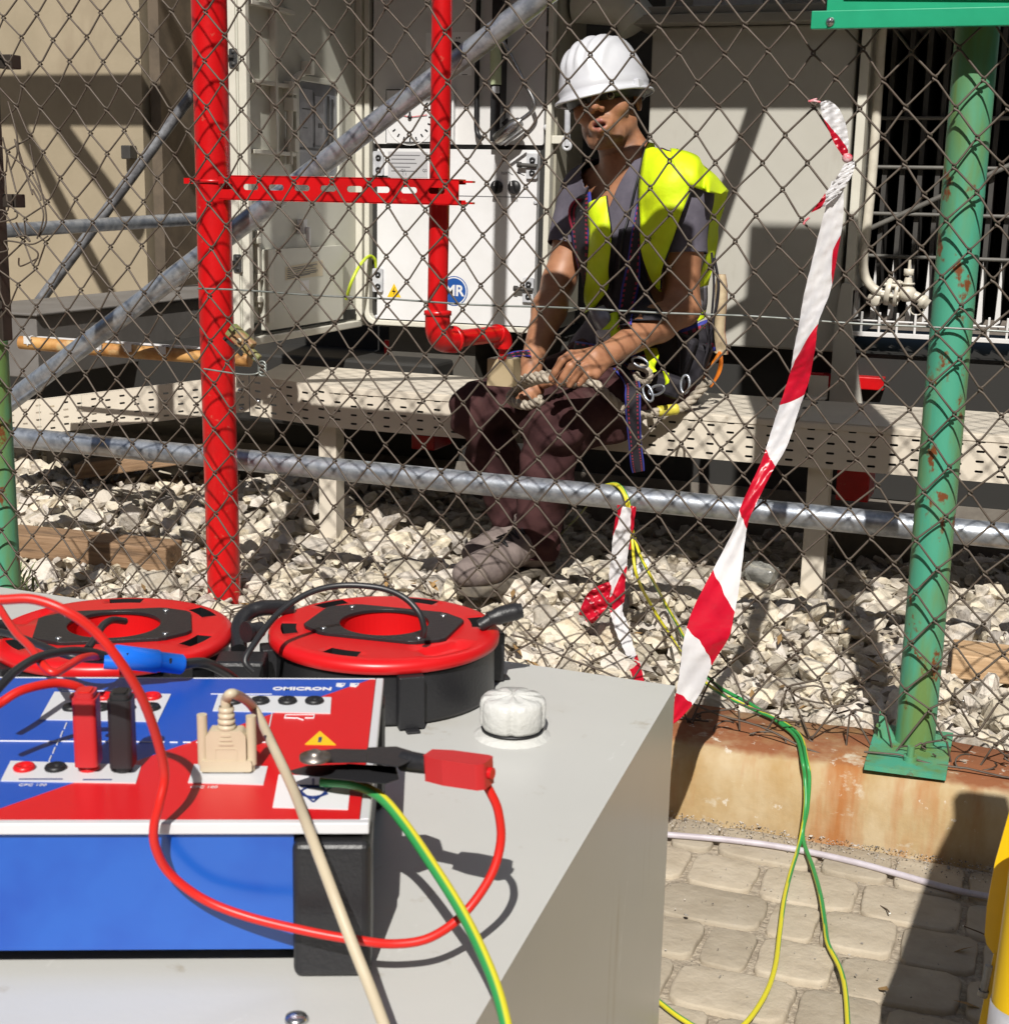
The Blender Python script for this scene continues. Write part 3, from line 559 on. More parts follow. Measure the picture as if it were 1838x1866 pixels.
for (px_, py_, side) in ((693, 298, -1), (692, 510, -1), (972, 303, 1), (965, 528, 1)):
    x_, z_ = cz(px_, py_); b = MB(); plate(b, x_-.016, x_+.016, z_-.034, z_+.034, yl-.001, .008, 0, .004); hb = b.build('hinge_bracket' if side < 0 else 'latch', M_clear, lo_, bevel=.001)
    for dz in (-.018, .016): b = MB(); b.lathe((x_+.002, yl-.009, z_+dz), (0, -1, 0), [(.0085, 0), (.0085, .003), (.0035, .003), (.003, 0)], 14); b.box((x_+.002, yl-.0095, z_+dz-.007), (.012, .002, .003)); b.build('screw', M_black, hb)
    if side > 0: b = MB(); b.tube([(x_-.034, yl-.014, z_+.003), (x_+.016, yl-.012, z_)], [.0055, .006], 12); b.lathe((x_-.030, yl-.014, z_+.003), (-1, 0, .05), [(.008, 0), (.008, .010), (0, .010)], 12); b.build('pin', M_fin, hb)
for px_, py_ in ((977, 369), (688, 577), (977, 579)): x_, z_ = cz(px_, py_); b = MB(); b.lathe((x_, yl, z_), (0, -1, 0), [(.006, 0), (.006, .002), (.003, .003), (0, .003)], 10); b.build('screw', M_clear, lo_)
# upper panel fittings
ga, gb_ = cz(706, 264), cz(830, 162); b = MB(); plate(b, ga[0], gb_[0], ga[1]+.005, gb_[1], yu, .016, 0, .004); gz = b.build('gauge', M_white, up_, bevel=.001)
yg = yu-.0163; b = MB(); f_ = .003
plate(b, ga[0]+.001, ga[0]+f_, ga[1]+.006, gb_[1]-.004, yg, .0004); plate(b, ga[0]+.001, gb_[0]-.03, gb_[1]-.004, gb_[1]-.001, yg, .0004); plate(b, ga[0]+.05, gb_[0]-.006, ga[1]+.006, ga[1]+.009, yg, .0004); plate(b, gb_[0]-.008, gb_[0]-.006, ga[1]+.02, gb_[1]-.03, yg, .0004); b.build('outline', M_black, gz)
gx, gz_ = cz(751, 214); 
for k in range(20):
    a = 2*math.pi*k/20
    if .25*math.pi < a < .75*math.pi and k % 2: continue
    b = MB(); b.box((gx+.062*math.cos(a), yg-.0004, gz_+.062*math.sin(a)), (.010, .0006, .0042), 0, np.array(Matrix.Rotation(-a, 3, 'Y'))); b.build('tick', M_black, gz)
b = MB(); ring(b, [(gx+.078*math.cos(t), gz_+.078*math.sin(t)) for t in np.linspace(0, 2*np.pi, 48, endpoint=False)], [(gx+.0755*math.cos(t), gz_+.0755*math.sin(t)) for t in np.linspace(0, 2*np.pi, 48, endpoint=False)], (0, yg, 0), UX, UZ, .001); b.build('bezel', M_cab, gz)
b = MB(); b.prism([(gx-.003, gz_), (gx+.003, gz_), (gx+.0015, gz_+.05), (gx-.0015, gz_+.05)], (0, yg-.003, 0), UX, UZ, .001); b.lathe((gx, yg, gz_), (0, -1, 0), [(.006, 0), (.006, .006), (0, .006)], 14); b.build('needle', M_black, gz)
for a in (.12, 2.9): b = MB(); b.box((gx+.028*math.cos(a), yg-.0025, gz_+.028*math.sin(a)), (.05, .0008, .0018), 0, np.array(Matrix.Rotation(-a, 3, 'Y'))); b.build('drag_hand', mat('drag_hand_red', (.55, .02, .04), .4) if a < 1 else MATS['drag_hand_red'], gz)
q0, q1 = cz(775, 138), cz(860, 58); b = MB(); plate(b, q0[0], q1[0], q0[1], q1[1], yu, .0006); stk = b.build('sticker', mat('sticker_grey', (.80, .80, .80), .5), up_)
b = MB(); c = cz(830, 92); b.lathe((c[0], yu-.0008, c[1]), (0, -1, 0), [(.024, 0), (.024, .0015), (.018, .0015), (.016, .0002), (0, .0002)], 26); b.build('hole', M_black, up_)
b = MB(); c = cz(846, 136); plate(b, c[0]-.008, c[0]+.008, c[1]-.001, c[1]+.001, yu-.0006, .0003); c = cz(834, 69); plate(b, c[0]-.006, c[0]-.002, c[1]-.002, c[1]+.002, yu-.0006, .0003); plate(b, c[0]+.002, c[0]+.006, c[1]-.002, c[1]+.003, yu-.0006, .0003); b.build('print', M_black, stk)
q0, q1 = cz(902, 265), cz(926, -40); b = MB(); plate(b, q0[0], q1[0], q0[1]+.01, q1[1]+.3, yu, .045); b.build('sight_channel', M_black, up_, bevel=.002)
b = MB(); a_, c_ = cz(911, 157), cz(911, 76); b.tube([(a_[0]+.006, yu-.052, a_[1]), (c_[0]+.006, yu-.052, c_[1])], .0155, 18); sgl = b.build('sight_glass', mat('pale_green_glass', (.50, .56, .36), .25, col2=(.44, .50, .31), nscale=30), up_)
b = MB(); b.cyl((a_[0]+.006, yu-.052, a_[1]-.004), (a_[0]+.006, yu-.052, a_[1]-.022), .011, n=12); b.build('end_cap', M_clear, sgl)
b = MB(); b.tube(spline([(*[cz(878, -40)[0]], yu-.02, 1.6), (cz(874, 60)[0], yu-.018, cz(874, 60)[1]), (cz(872, 190)[0], yu-.018, cz(872, 190)[1]), (cz(873, 240)[0], yu-.02, cz(873, 240)[1]), (cz(885, 262)[0], yu-.03, cz(885, 262)[1]+.012)], 8), .007, 10); b.build('cable', M_black, up_)
b = MB(); b.tube(spline([(cz(918, 60)[0], yu-.06, cz(918, 60)[1]), (cz(940, 105)[0], yu-.045, cz(940, 105)[1]), (cz(962, 150)[0], yu-.04, cz(962, 150)[1]), (cz(980, 185)[0], yu-.04, cz(980, 185)[1]), (cz(978, 203)[0], yu-.04, cz(978, 203)[1]), (cz(955, 222)[0], yu-.045, cz(955, 222)[1]), (cz(935, 232)[0], yu-.05, cz(935, 232)[1])], 8), .006, 12); b.build('bent_rod', M_steel, up_)
p0, p1 = PY(905, 256, YF-.055), PY(948, 221, YF-.06); b = MB(); d_ = unit(p1-p0); b.tube([p0, p0+d_*.01, p0+(p1-p0)*.8, p1], [.018, .0205, .0205, .013], 22); cy_ = b.build('cylinder_lock', M_steel, up_)
b = MB(); b.box((p0+p1)/2+[-.004, -.004, .022], (.022, .016, .014), 0, np.array(Matrix.Rotation(-.7, 3, 'Y'))); b.build('clasp', M_black, cy_)
b = MB(); b.tube([p0+d_*.02+[.012, -.012, -.024], p1+[.016, -.01, -.022]], .004, 8); b.build('catch', M_steel, cy_)
for px_, py_ in ((1000, 52), (995, 232), (822, 176), (823, 258)): x_, z_ = cz(px_, py_); b = MB(); b.lathe((x_, yu, z_), (0, -1, 0), [(.0085, 0), (.0085, .003), (.006, .007), (0, .0075)], 10); b.build('bolt', M_clear, up_)
# right side of the cabinet: frame flange, lugs and a hanging strap
b = MB(); b.bx(X1-.003, X1+.006, YF+.03, 4.12, .6, 2.2); b.build('side_skin', mat('side_skin_paint', (.36, .34, .27), .5, col2=(.31, .29, .23), nscale=5), cb)
for py_ in (255, 485): c = PY(1030, py_, YF+.02); b = MB(); b.box((X1+.02, YF+.012, c[2]), (.04, .02, .022)); lug = b.build('lug', M_rim, cb, bevel=.002); b = MB(); b.lathe((X1+.045, YF+.0, c[2]-.002), (0, -1, 0), [(.012, 0), (.012, .008), (.006, .008), (.006, .002)], 16); b.build('ring', M_clear, lug)
# ---- open door
dr = MB(); DX = -1.902
def dd(px, py, x=DX): p = PX(px, py, x); return p[1], p[2]
ya, yb = 3.20, 3.872; zb_ = .542
def dplate(mb, y0, y1, z0, z1, x, t, mi=0, r=0.):
    poly = rrect(y1-y0, z1-z0, r, 4, (y0+y1)/2, (z0+z1)/2) if r else [(y0, z0), (y1, z0), (y1, z1), (y0, z1)]
    return mb.prism(poly, (x, 0, 0), UY, UZ, t, mi)
dr.bx(DX-.062, DX, ya, yb, zb_, 2.25); door = dr.build('door', M_door, cb, bevel=.004)
b = MB(); b.bx(DX-.066, DX-.004, ya-.004, ya-.0005, zb_+.004, 2.25); b.build('edge_face', M_rim, door)
b = MB(); b.bx(DX+.0002, DX+.022, ya+.002, ya+.022, zb_, 2.25); b.bx(DX+.0002, DX+.022, yb-.026, yb-.004, zb_+.003, 2.25); b.bx(DX+.0002, DX+.024, ya+.022, yb-.026, zb_, zb_+.02); b.build('rim', M_rim, door, bevel=.003)
b = MB(); b.bx(DX+.0002, DX+.008, ya+.03, yb-.04, zb_+.024, zb_+.052); b.build('seal', M_dark, door)
yv = dd(492, 100)[0]; zrs = [dd(480, q)[1] for q in (12, 152, 278)]
b = MB(); b.bx(DX+.0004, DX+.020, yv-.007, yv+.007, zrs[2], 2.2)
yl0, yl1 = dd(450, 150)[0], dd(528, 150)[0]
for z in zrs: b.bx(DX+.0003, DX+.018, yl0, yl1, z-.005, z+.006)
b.build('stiffener', M_rim, door, bevel=.0015)
for qx, qy in ((518, 158), (519, 188), (522, 262), (551, 122)):
    y_, z_ = dd(qx, qy); b = MB(); b.bx(DX+.0002, DX+.03, y_-.008, y_+.014, z_-.02, z_+.014); b.build('lug', M_rim, door, bevel=.002)
b = MB(); b.tube(spline([PX(528, 300, DX+.012), PX(528, 200, DX+.012), PX(531, 160, DX+.014), PX(540, 140, DX+.016), PX(552, 134, DX+.02)], 7), .0085, 12); b.build('hose', M_rim, door)
w0, w1 = dd(541, 318), dd(612, 158); b = MB(); ring(b, rrect(w1[0]-w0[0]+.04, w1[1]-w0[1]+.03, .03, 4, (w0[0]+w1[0])/2, (w0[1]+w1[1])/2), rrect(w1[0]-w0[0], w1[1]-w0[1], .02, 4, (w0[0]+w1[0])/2, (w0[1]+w1[1])/2), (DX+.0003, 0, 0), UY, UZ, .010); wf = b.build('window', M_door, door, bevel=.002)
b = MB(); dplate(b, w0[0], w1[0], w0[1], w1[1], DX+.0005, .003, 0, .02); b.build('pane', mat('dark_window_glass', (.16, .165, .18), .12, col2=(.22, .23, .25), nscale=9, spec=.8), wf)
b = MB(); wy = (w0[0]+w1[0])/2; wh = w1[1]-w0[1]
for (fa, fb, za, zb2) in ((.04, .36, .30, .92), (.42, .66, .33, .86)): dplate(b, w0[0]+(w1[0]-w0[0])*fa, w0[0]+(w1[0]-w0[0])*fb, w0[1]+wh*za, w0[1]+wh*zb2, DX+.0037, .0016)
b.build('instrument', mat('instrument_face', (.27, .275, .30), .4, col2=(.20, .20, .22), nscale=30), wf)
b = MB()
for (fa, fb, za, zb2) in ((.38, .40, .3, .9), (.72, .78, .25, .88), (.84, .88, .25, .85), (.05, .8, .27, .295), (.1, .3, .7, .715), (.12, .22, .5, .51), (.5, .6, .52, .57)): dplate(b, w0[0]+(w1[0]-w0[0])*fa, w0[0]+(w1[0]-w0[0])*fb, w0[1]+wh*za, w0[1]+wh*zb2, DX+.0055, .0008)
b.build('dark_print', M_black, wf)
pk0, pk1 = dd(472, 602), dd(612, 447); b = MB(); dplate(b, pk0[0], pk1[0], pk0[1], pk1[1], DX+.0004, .022); pk = b.build('document_pocket', M_door, door, bevel=.003)
b = MB(); dplate(b, pk0[0]+.005, pk0[0]+.03, pk0[1]+.02, pk1[1], DX+.0226, .006); b.build('fold', M_rim, pk, bevel=.002)
def quadlabel(pts, x, t, m, nm, par):
    b = MB(); b.prism([dd(px, py, x) for px, py in pts], (x, 0, 0), UY, UZ, t); return b.build(nm, m, par)
pl = quadlabel([(520, 511), (588, 502), (588, 474), (520, 486)], DX+.0226, .0006, M_label, 'paper_label', pk)
for k in range(6):
    pa_ = [PX(524, 490+3.6*k, DX+.0236), PX(524+random.randint(40, 60), 490+3.6*k-9, DX+.0236)]; b = MB(); b.tube(pa_, .0011, 4); b.build('print_line', M_grey_text, pl)
ql = quadlabel([(548, 530), (563, 528), (563, 510), (548, 512)], DX+.0226, .0006, M_white, 'small_label', pk)
for qx, qy in ((426, 106), (434, 480)):
    b = MB(); c = PY(qx, qy, ya-.004); b.prism(rrect(.024, .046, .005, 3, c[0], c[2]), (0, ya-.004, 0), UX, UZ, .003); kp = b.build('lock_keeper', M_steel, door, bevel=.0006)
    b = MB()
    for dz in (-.014, .015): b.lathe((c[0], ya-.0072, c[2]+dz), (0, -1, 0), [(.0045, 0), (.0045, .002), (0, .002)], 8)
    b.box((c[0]-.012, ya-.012, c[2]+.004), (.03, .006, .006)); b.build('pin', M_fin, kp)
y_, z_ = dd(545, 413); b = MB(); b.bx(DX+.0002, DX+.02, y_-.012, y_+.012, z_-.02, z_+.02); b.box((DX+.026, y_+.004, z_-.025), (.01, .012, .05)); b.build('latch', M_white, door, bevel=.002)
b = MB()
for qx, qy in ((463, 438), (466, 505), (466, 545)): y_, z_ = dd(qx, qy); b.bx(DX+.0002, DX+.018, y_-.01, y_+.008, z_-.008, z_+.008)
b.bx(DX+.0002, DX+.014, dd(466, 500)[0]-.006, dd(466, 500)[0]+.006, dd(466, 560)[1], dd(466, 420)[1]); b.build('lock_bar', M_rim, door, bevel=.002)
b = MB(); gp = spline([PX(631, 545, DX+.02), PX(640, 515, DX+.05), PX(655, 485, DX+.06), PX(672, 467, DX+.05), PY(683, 473, 3.86), PY(686, 490, 3.87)], 8); b.tube(gp, .0048, 10); b.build('earth_lead', mat('lime_insulation', (.50, .62, .03), .4), cb)
# plinth under the cabinet and red trolley wheels of the transformer
# ================================================================== TRANSFORMER
tk = thing('transformer', (-.6, 4.3, 0), 'big grey transformer tank with dark radiator fins behind the worker', 'transformer')
b = MB(); tx0, tx1 = PY(1178, 300, 4.0)[0], PY(1546, 300, 4.0)[0]
b.bx(tx0, tx1, 4.0, 5.0, .53, 1.392); b.build('tank', M_tank, tk, bevel=.006)
b = MB(); b.bx(tx0-.06, tx1+.3, 3.93, 5.02, 1.393, 1.418); b.bx(tx0-.05, tx1+.3, 3.95, 5.02, 1.419, 1.44); b.build('top_flange', mat('tank_flange_paint', (.30, .285, .25), .5, col2=(.26, .245, .21), nscale=4), tk, bevel=.003)
b = MB(); b.bx(tx0+.02, tx1+.3, 4.05, 5.0, 1.441, 2.3); b.build('upper_tank', M_tank, tk, bevel=.004)
b = MB(); b.bx(-2.1, tx0+.02, 4.5, 4.7, .2, 2.4); b.build('recessed_side', mat('dark_recess_paint', (.09, .083, .07), .6, col2=(.07, .064, .055), nscale=4), tk)  # dark tone puts the shade of the recess into the paint
q0, q1 = PY(1262, 11, 4.045), PY(1392, -60, 4.045); b = MB(); plate(b, q0[0], q1[0], q0[2], q1[2], 4.048, .003); b.build('name_plate', M_white, tk)
q0, q1 = PY(1418, 12, 4.045), PY(1452, -20, 4.045); b = MB(); plate(b, q0[0], q1[0], q0[2], q0[2]+.008, 4.048, .002); plate(b, q0[0], q0[0]+.008, q0[2]+.0081, q1[2], 4.048, .002); b.build('label_corner', M_white, tk)
q = PY(1060, 5, 3.88); b = MB(); b.tube([(X1+.02, 3.98, q[2]+.02), (X1+.16, 3.98, q[2]+.005), (X1+.2, 3.98, q[2]-.05)], .06, 18); b.build('conduit_box', M_door, tk)
xr = PY(1558, 300, 3.98)[0]; b = MB(); b.bx(xr-.006, xr+.018, 3.97, 4.3, .7, 1.39); b.build('stiffener', M_rim, tk, bevel=.002)
b = MB(); bl = PY(1548, 640, 3.96); b.prism([(xr-.022, .38), (xr+.07, .38), (xr+.02, .62), (xr+.018, .72), (xr-.01, .72), (xr-.022, .6)], (0, 3.975, 0), UX, UZ, .02); b.build('base_bracket', M_tank, tk, bevel=.002)
rad = MB(); fx0 = PY(1572, 300, 4.1)[0]
for k in range(22):
    x = fx0+.047*k; rad.prism([(x, .615), (x+.012, .60), (x+.014, 1.9), (x, 1.9)], (0, 4.55, 0), UX, UZ, .40)
fins = rad.build('radiator', M_fin, tk)
b = MB(); b.bx(fx0-.02, fx0+1.0, 4.52, 4.58, .6, 2.0); b.build('radiator_back', M_dark, fins)
b = MB()
for z in (.905, .79, 1.03, 1.16): b.tube([(fx0-.03, 4.137, z+.0), (fx0+1.0, 4.137, z)], .006, 6)
b.tube([(fx0+.02, 4.133, .86), (fx0+.42, 4.133, 1.06)], .008, 6); b.build('tie_rod', mat('tie_rod_paint', (.13, .125, .11), .5, col2=(.10, .095, .085), nscale=9), fins)
b = MB(); zr0 = PY(1700, 615, 4.0)[2]; b.bx(fx0-.03, fx0+1.0, 3.995, 4.012, zr0-.006, zr0+.006)
for k in range(22): b.bx(fx0-.012+.047*k, fx0-.006+.047*k, 4.0, 4.006, zr0+.0061, zr0+.06)
b.tube([(fx0-.03, 4.02, zr0+.035), (fx0+1.0, 4.02, zr0+.035)], .003, 6); b.build('guard_rail', M_cab, fins, bevel=.001)
b = MB()
for k in range(-1, 21):
    x = fx0+.047*k; b.prism([(x+.001, zr0+.03), (x+.016, zr0+.04), (x+.011, zr0+.15), (x+.006, zr0+.20)], (0, 4.10, 0), UX, UZ, .003)
b.build('lit_fin_tip', M_cab, fins)  # white paint puts in the sunlight on the ends of the fins
# valve pipe
vp_ = lambda px, py: PY(px, py, 4.02)
b = MB(); b.tube(spline([vp_(1618, -60), vp_(1606, 60), vp_(1590, 300), vp_(1576, 440), vp_(1572, 475), vp_(1576, 505), vp_(1590, 525), vp_(1607, 534)], 7), .0125, 18); b.tube([vp_(1607, 534), vp_(1622, 540)], .0145, 16)
vpipe = b.build('drain_pipe', M_valve, tk)
b = MB(); d_ = unit(vp_(1640, 541)-vp_(1610, 536)); c = vp_(1616, 531)
b.lathe(c, d_, [(0, -.004), (.036, -.004), (.037, 0), (.037, .010), (0, .010)], 26); c2 = vp_(1630, 534); b.lathe(c2, d_, [(0, 0), (.036, 0), (.036, .009), (0, .009)], 26)
u_, w_, _ = frame_of(d_)
for k in range(6): a = k*math.pi/3+.3; q = c+(u_*math.cos(a)+w_*math.sin(a))*.028; b.cyl(q-d_*.012, q+d_*.034, .0055, n=8)
fl = b.build('flange', M_valve, vpipe, bevel=.001)
b = MB(); vb = vp_(1652, 535); b.ball(vb, .0225, n=18, sc=(1.1, 1, 1)); b.tube([c2, vb], [.012, .016], 14); b.tube(spline([vb, vp_(1668, 540), vp_(1684, 552)], 5), [.016]*3+[.013]*8, 14)
b.tube([vb+UZ*.01, vb+UZ*.045], [.015, .009], 14); b.lathe(vb+UZ*.024, UZ, [(0, 0), (.018, 0), (.018, .005), (0, .005)], 16); b.lathe(vb+UZ*.048, UZ, [(0, 0), (.0145, 0), (.0145, .018), (0, .018)], 6); b.cyl(vb+UZ*.066, vb+UZ*.09, .004, n=8)
e_ = vp_(1690, 556); b.lathe(e_-[.01, 0, -.006], (1, 0, -.6), [(0, -.012), (.019, -.012), (.019, 0), (.015, .001), (.015, .012), (0, .012)], 16); b.build('valve', M_valve, vpipe)
b = MB(); b.lathe(vp_(1592, 545), (-.3, -1, .1), [(0, .004), (.0185, .004), (.0195, 0), (.0195, -.012), (0, -.012)], 22); b.build('blank_cap', M_valve, vpipe)
b = MB(); cpth = spline([vp_(1660, 548), vp_(1658, 566), vp_(1667, 574), vp_(1680, 570), vp_(1686, 555)], 6)
for q in cpth[::1]: b.ball(q, .0022, n=6)
b.build('chain', M_valve, vpipe)
# skid, plinth, red wheels below
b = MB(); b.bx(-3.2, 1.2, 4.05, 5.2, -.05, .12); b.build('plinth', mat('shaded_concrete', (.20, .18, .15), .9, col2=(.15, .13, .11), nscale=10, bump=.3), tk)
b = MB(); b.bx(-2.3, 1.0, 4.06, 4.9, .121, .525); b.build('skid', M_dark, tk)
for (x, w, y_) in ((PY(770, 655, 3.95)[0], .13, 3.965), (PY(1535, 712, 3.95)[0], .10, 4.02)):
    b = MB(); zz = .455 if x < -1 else .43; b.bx(x-w, x+w, y_, y_+.3, zz, zz+.035); b.bx(x-w, x-w+.04, y_-.012, y_-.001, zz-.01, zz+.04); b.build('red_flange', M_red, tk, bevel=.003)
for (px_, py_, w) in ((770, 790, .075), (1553, 880, .085)):
    c = PY(px_, py_, 3.86 if px_ < 1000 else 3.78); b = MB(); b.bx(c[0]-w/2, c[0]+w/2, c[1], c[1]+.14, c[2]-.05, c[2]+.05); b.build('red_roller', M_red, tk, bevel=.004)
b = MB(); c = PY(700, 640, 3.95); b.bx(-1.83, -1.55, 3.93, 4.25, .3, .55); b.build('pedestal', MATS['dark_recess_paint'], tk)
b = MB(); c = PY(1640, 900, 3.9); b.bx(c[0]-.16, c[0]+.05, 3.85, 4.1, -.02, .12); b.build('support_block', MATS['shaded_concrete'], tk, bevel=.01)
# unseen boxes added above the frame to shade the top of tank and cabinet
du = thing('overhead_shade', (-.9, 3.3, 2.0), 'unseen box added overhead, above the frame, to shade the tank and cabinet', 'shade box')
b = MB(); b.bx(-1.0, .75, 3.12, 3.5, 1.172+.88, 2.75); b.bx(-2.45, -1.0, 3.12, 3.5, 1.165+.735, 2.75); b.build('casing', M_tank, du, bevel=.004)
# ================================================================== TIMBER, LITTER
b = MB(); p0, p1 = PZ(18, 985, .05), PZ(318, 1012, .045); d_ = p1-p0; L_ = np.linalg.norm(d_); R_ = np.array(Matrix.Rotation(math.atan2(d_[1], d_[0]), 3, 'Z')@Matrix.Rotation(.02, 3, 'Y')); b.box((0, 0, 0), (L_, .095, .062))
o = b.build('timber_beam', M_wood, bevel=.004); o.location = (p0+p1)/2; o.rotation_euler = Matrix(R_.tolist()).to_euler(); tag(o, 'short thick weathered timber on the gravel left of the standpipe', 'timber')
b = MB(); b.box((0, 0, 0), (.55, .11, .05)); o = b.build('timber_beam', M_wood2, bevel=.003); c = PZ(1725, 1215, .03); o.location = c+[.28, .06, .005]; o.rotation_euler = (0, 0, .05); tag(o, 'pale clean timber on the gravel right of the green post', 'timber')
b = MB(); b.box((0, 0, 0), (.5, .10, .05)); o = b.build('timber_beam', M_wood, bevel=.004); c = PZ(420, 790, .10); o.location = (c[0]-.02, min(c[1], 3.85), .08); o.rotation_euler = (0, -.18, .25); tag(o, 'dark timber lying tilted under the cable tray bend', 'timber')
b = MB(); c = PZ(1375, 1045, .05); b.tube(spline([c+[-.035, .01, -.01], c+[-.02, .008, 0], c+[.01, 0, .004], c+[.04, -.006, .002], c+[.05, -.008, 0]], 5), [.006]*5+[.02, .026, .028, .027, .027, .028]+[.025]*5+[.023]*5, 16)
tag(b.build('plastic_bottle', mat('clear_crushed_plastic', (.75, .75, .70), .15, bump=.6, bscale=40, trans=.75)), 'crushed clear plastic bottle among the stones', 'bottle')
# green-brown bracket tied to the fence beside the standpipe
bk = thing('hasp_bracket', tuple(PY(430, 625, FY+.05)), 'green and brown painted hasp wired to the fence beside the standpipe', 'bracket')
M_hasp = mat('chipped_green_paint', (.17, .24, .08), .5, col2=(.34, .20, .10), nscale=16, nlo=.46, nhi=.58, bump=.2)
p0, p1 = PY(408, 600, FY+.03), PY(466, 655, FY+.03); a_ = math.atan2(p1[2]-p0[2], p1[0]-p0[0]); R_ = np.array(Matrix.Rotation(-a_, 3, 'Y')); cc = (p0+p1)/2
b = MB(); b.box(cc+R_@V3(-.008, .01, .006), (.058, .02, .026), 0, R_); b.box(cc+R_@V3(.03, .01, .0), (.03, .012, .016), 0, R_); b.build('body', M_hasp, bk, bevel=.003)
b = MB(); b.box(cc+R_@V3(-.008, -.001, -.012), (.05, .004, .006), 0, R_); b.build('slot', M_dark, bk)
b = MB(); b.lathe(cc+R_@V3(-.004, -.001, .006), (0, -1, 0), [(.005, 0), (.005, .003), (0, .003)], 8); b.build('rivet', M_label, bk)
b = MB(); b.tube(spline([PY(462, 652, FY+.03), PY(475, 668, FY+.02), PY(470, 680, FY), PY(440, 682, FY), PY(372, 672, FY)], 6), .0016, 6); c = PY(477, 672, FY)
for k in range(3): b.tube([c+.008*np.array([math.cos(t), .3, math.sin(t)])+[0, 0, .006*k-.006] for t in np.linspace(0, 5.5, 12)], .0018, 6)
b.build('tie_wire', M_wire2, bk)
# ================================================================== FOREGROUND: GREY BOX WITH THE TEST GEAR
M_box = mat('light_grey_enamel', (.54, .54, .515), .3, col2=(.51, .51, .485), nscale=4, nlo=.3, nhi=.7, bump=.10, bscale=220, bdist=.001, spec=.5)
layer(M_box, (.46, .44, .385), 3, .56, .8)
layer(M_box, (.62, .62, .60), 30, .66, .70, stretch=(1, .25, .12), seed=4.)
layer(M_box, (.40, .37, .31), 16, .63, .75, stretch=(1.5, 1.5, .12), seed=7.)
layer(M_box, (.30, .28, .25), 150, .74, .77, seed=2.)
M_clampb = mat('clamp_black', (.02, .02, .022), .38, bump=.1, bscale=120)
M_bumper = mat('black_rubber_bumper', (.016, .016, .018), .42, bump=.15, bscale=300)
M_bluep = mat('blue_front_paint', (.006, .066, .40), .24, col2=(.012, .10, .47), nscale=7, spec=.6)
M_bluet = mat('blue_print', (.008, .075, .43), .35); M_redt = mat('red_print', (.60, .008, .012), .35)
M_rim2 = mat('pale_aluminium_rim', (.72, .72, .74), .3, .2)
M_print = mat('white_print', (.74, .74, .76), .4); M_bluel = mat('dark_blue_print', (.01, .03, .16), .4)
M_redpl = mat('red_plastic', (.58, .008, .010), .35); M_redpl2 = mat('dull_red_plug', (.50, .022, .025), .4, bump=.05)
M_redw = mat('red_lead_insulation', (.62, .018, .012), .38); M_blackw = mat('black_lead_insulation', (.02, .02, .022), .4)
M_beige = mat('beige_plastic', (.56, .48, .345), .42, col2=(.52, .44, .31), nscale=12, bump=.05); M_bluepl = mat('blue_connector_plastic', (.01, .15, .72), .35)
BZ = .414; E_ = math.exp(1)
bxo = thing('grey_enclosure', (-.8, .9, -.08), 'big light grey enamelled metal box carrying the test set and the two reels', 'metal box')
A_, B_ = V3(-.331, 1.45, 0), V3(-.2934, .7639, 0); ed = unit(B_-A_); back = V3(-1, .02, 0)
Cn = A_+ed*1.15; poly = [(A_+back*1.5)[:2], A_[:2], Cn[:2], (Cn+back*1.5)[:2]]
b = MB(); b.prism([tuple(p) for p in poly[::-1]][::-1] if False else [tuple(p) for p in (poly[3], poly[2], poly[1], poly[0])], (0, 0, -.08), UX, UY, BZ+.08); b.build('casing', M_box, bxo, bevel=.006, seg=4)
# painted lobed cap and a bolt
cc = PZ(932, 1352, BZ)+[-.006, .018, 0]
cp = thing('filler_cap', tuple(cc), 'thickly painted lobed cap standing on the grey box', 'cap')
M_cap = mat('thick_grey_white_paint', (.60, .60, .575), .28, col2=(.55, .55, .52), nscale=20, bump=.55, bscale=110, bdist=.004)
b = MB(); rows = []
for (f, z) in ((.80, .008), (.93, .0095), (.99, .013), (1.0, .032), (.97, .0365), (.88, .0395), (.6, .0405), (.3, .0415), (.0, .042)):
    row = []
    for k in range(97):
        a = 2*math.pi*k/96+.4; lob = .0325*(1-.10*max(0, math.cos(5*a))**6*(1 if f > .8 else .3)); row.append(cc+[f*lob*math.cos(a), f*lob*math.sin(a), z+.001*math.sin(9*a)*(f < .7)])
    rows.append(row)
b.grid(rows); b.build('cap', M_cap, cp, weld=True)
b = MB(); b.lathe(cc, UZ, [(.038, 0), (.033, .0035), (.029, .0055), (.0245, .006), (.0245, .0095)], 40); b.build('neck', M_cap, cp)
b = MB(); b.lathe(cc, UZ, [(.0252, .0062), (.0305, .0066), (.0305, .0082), (.0252, .0084)], 40); b.build('seal', M_black, cp)
c = PZ(540, 1862, BZ); b = MB(); b.lathe(c, UZ, [(.0072, 0), (.0075, .002), (.0068, .004), (.0035, .0048), (0, .005)], 22); tag(b.build('bolt', M_steel), 'small shiny bolt head at the near edge of the grey box', 'bolt')
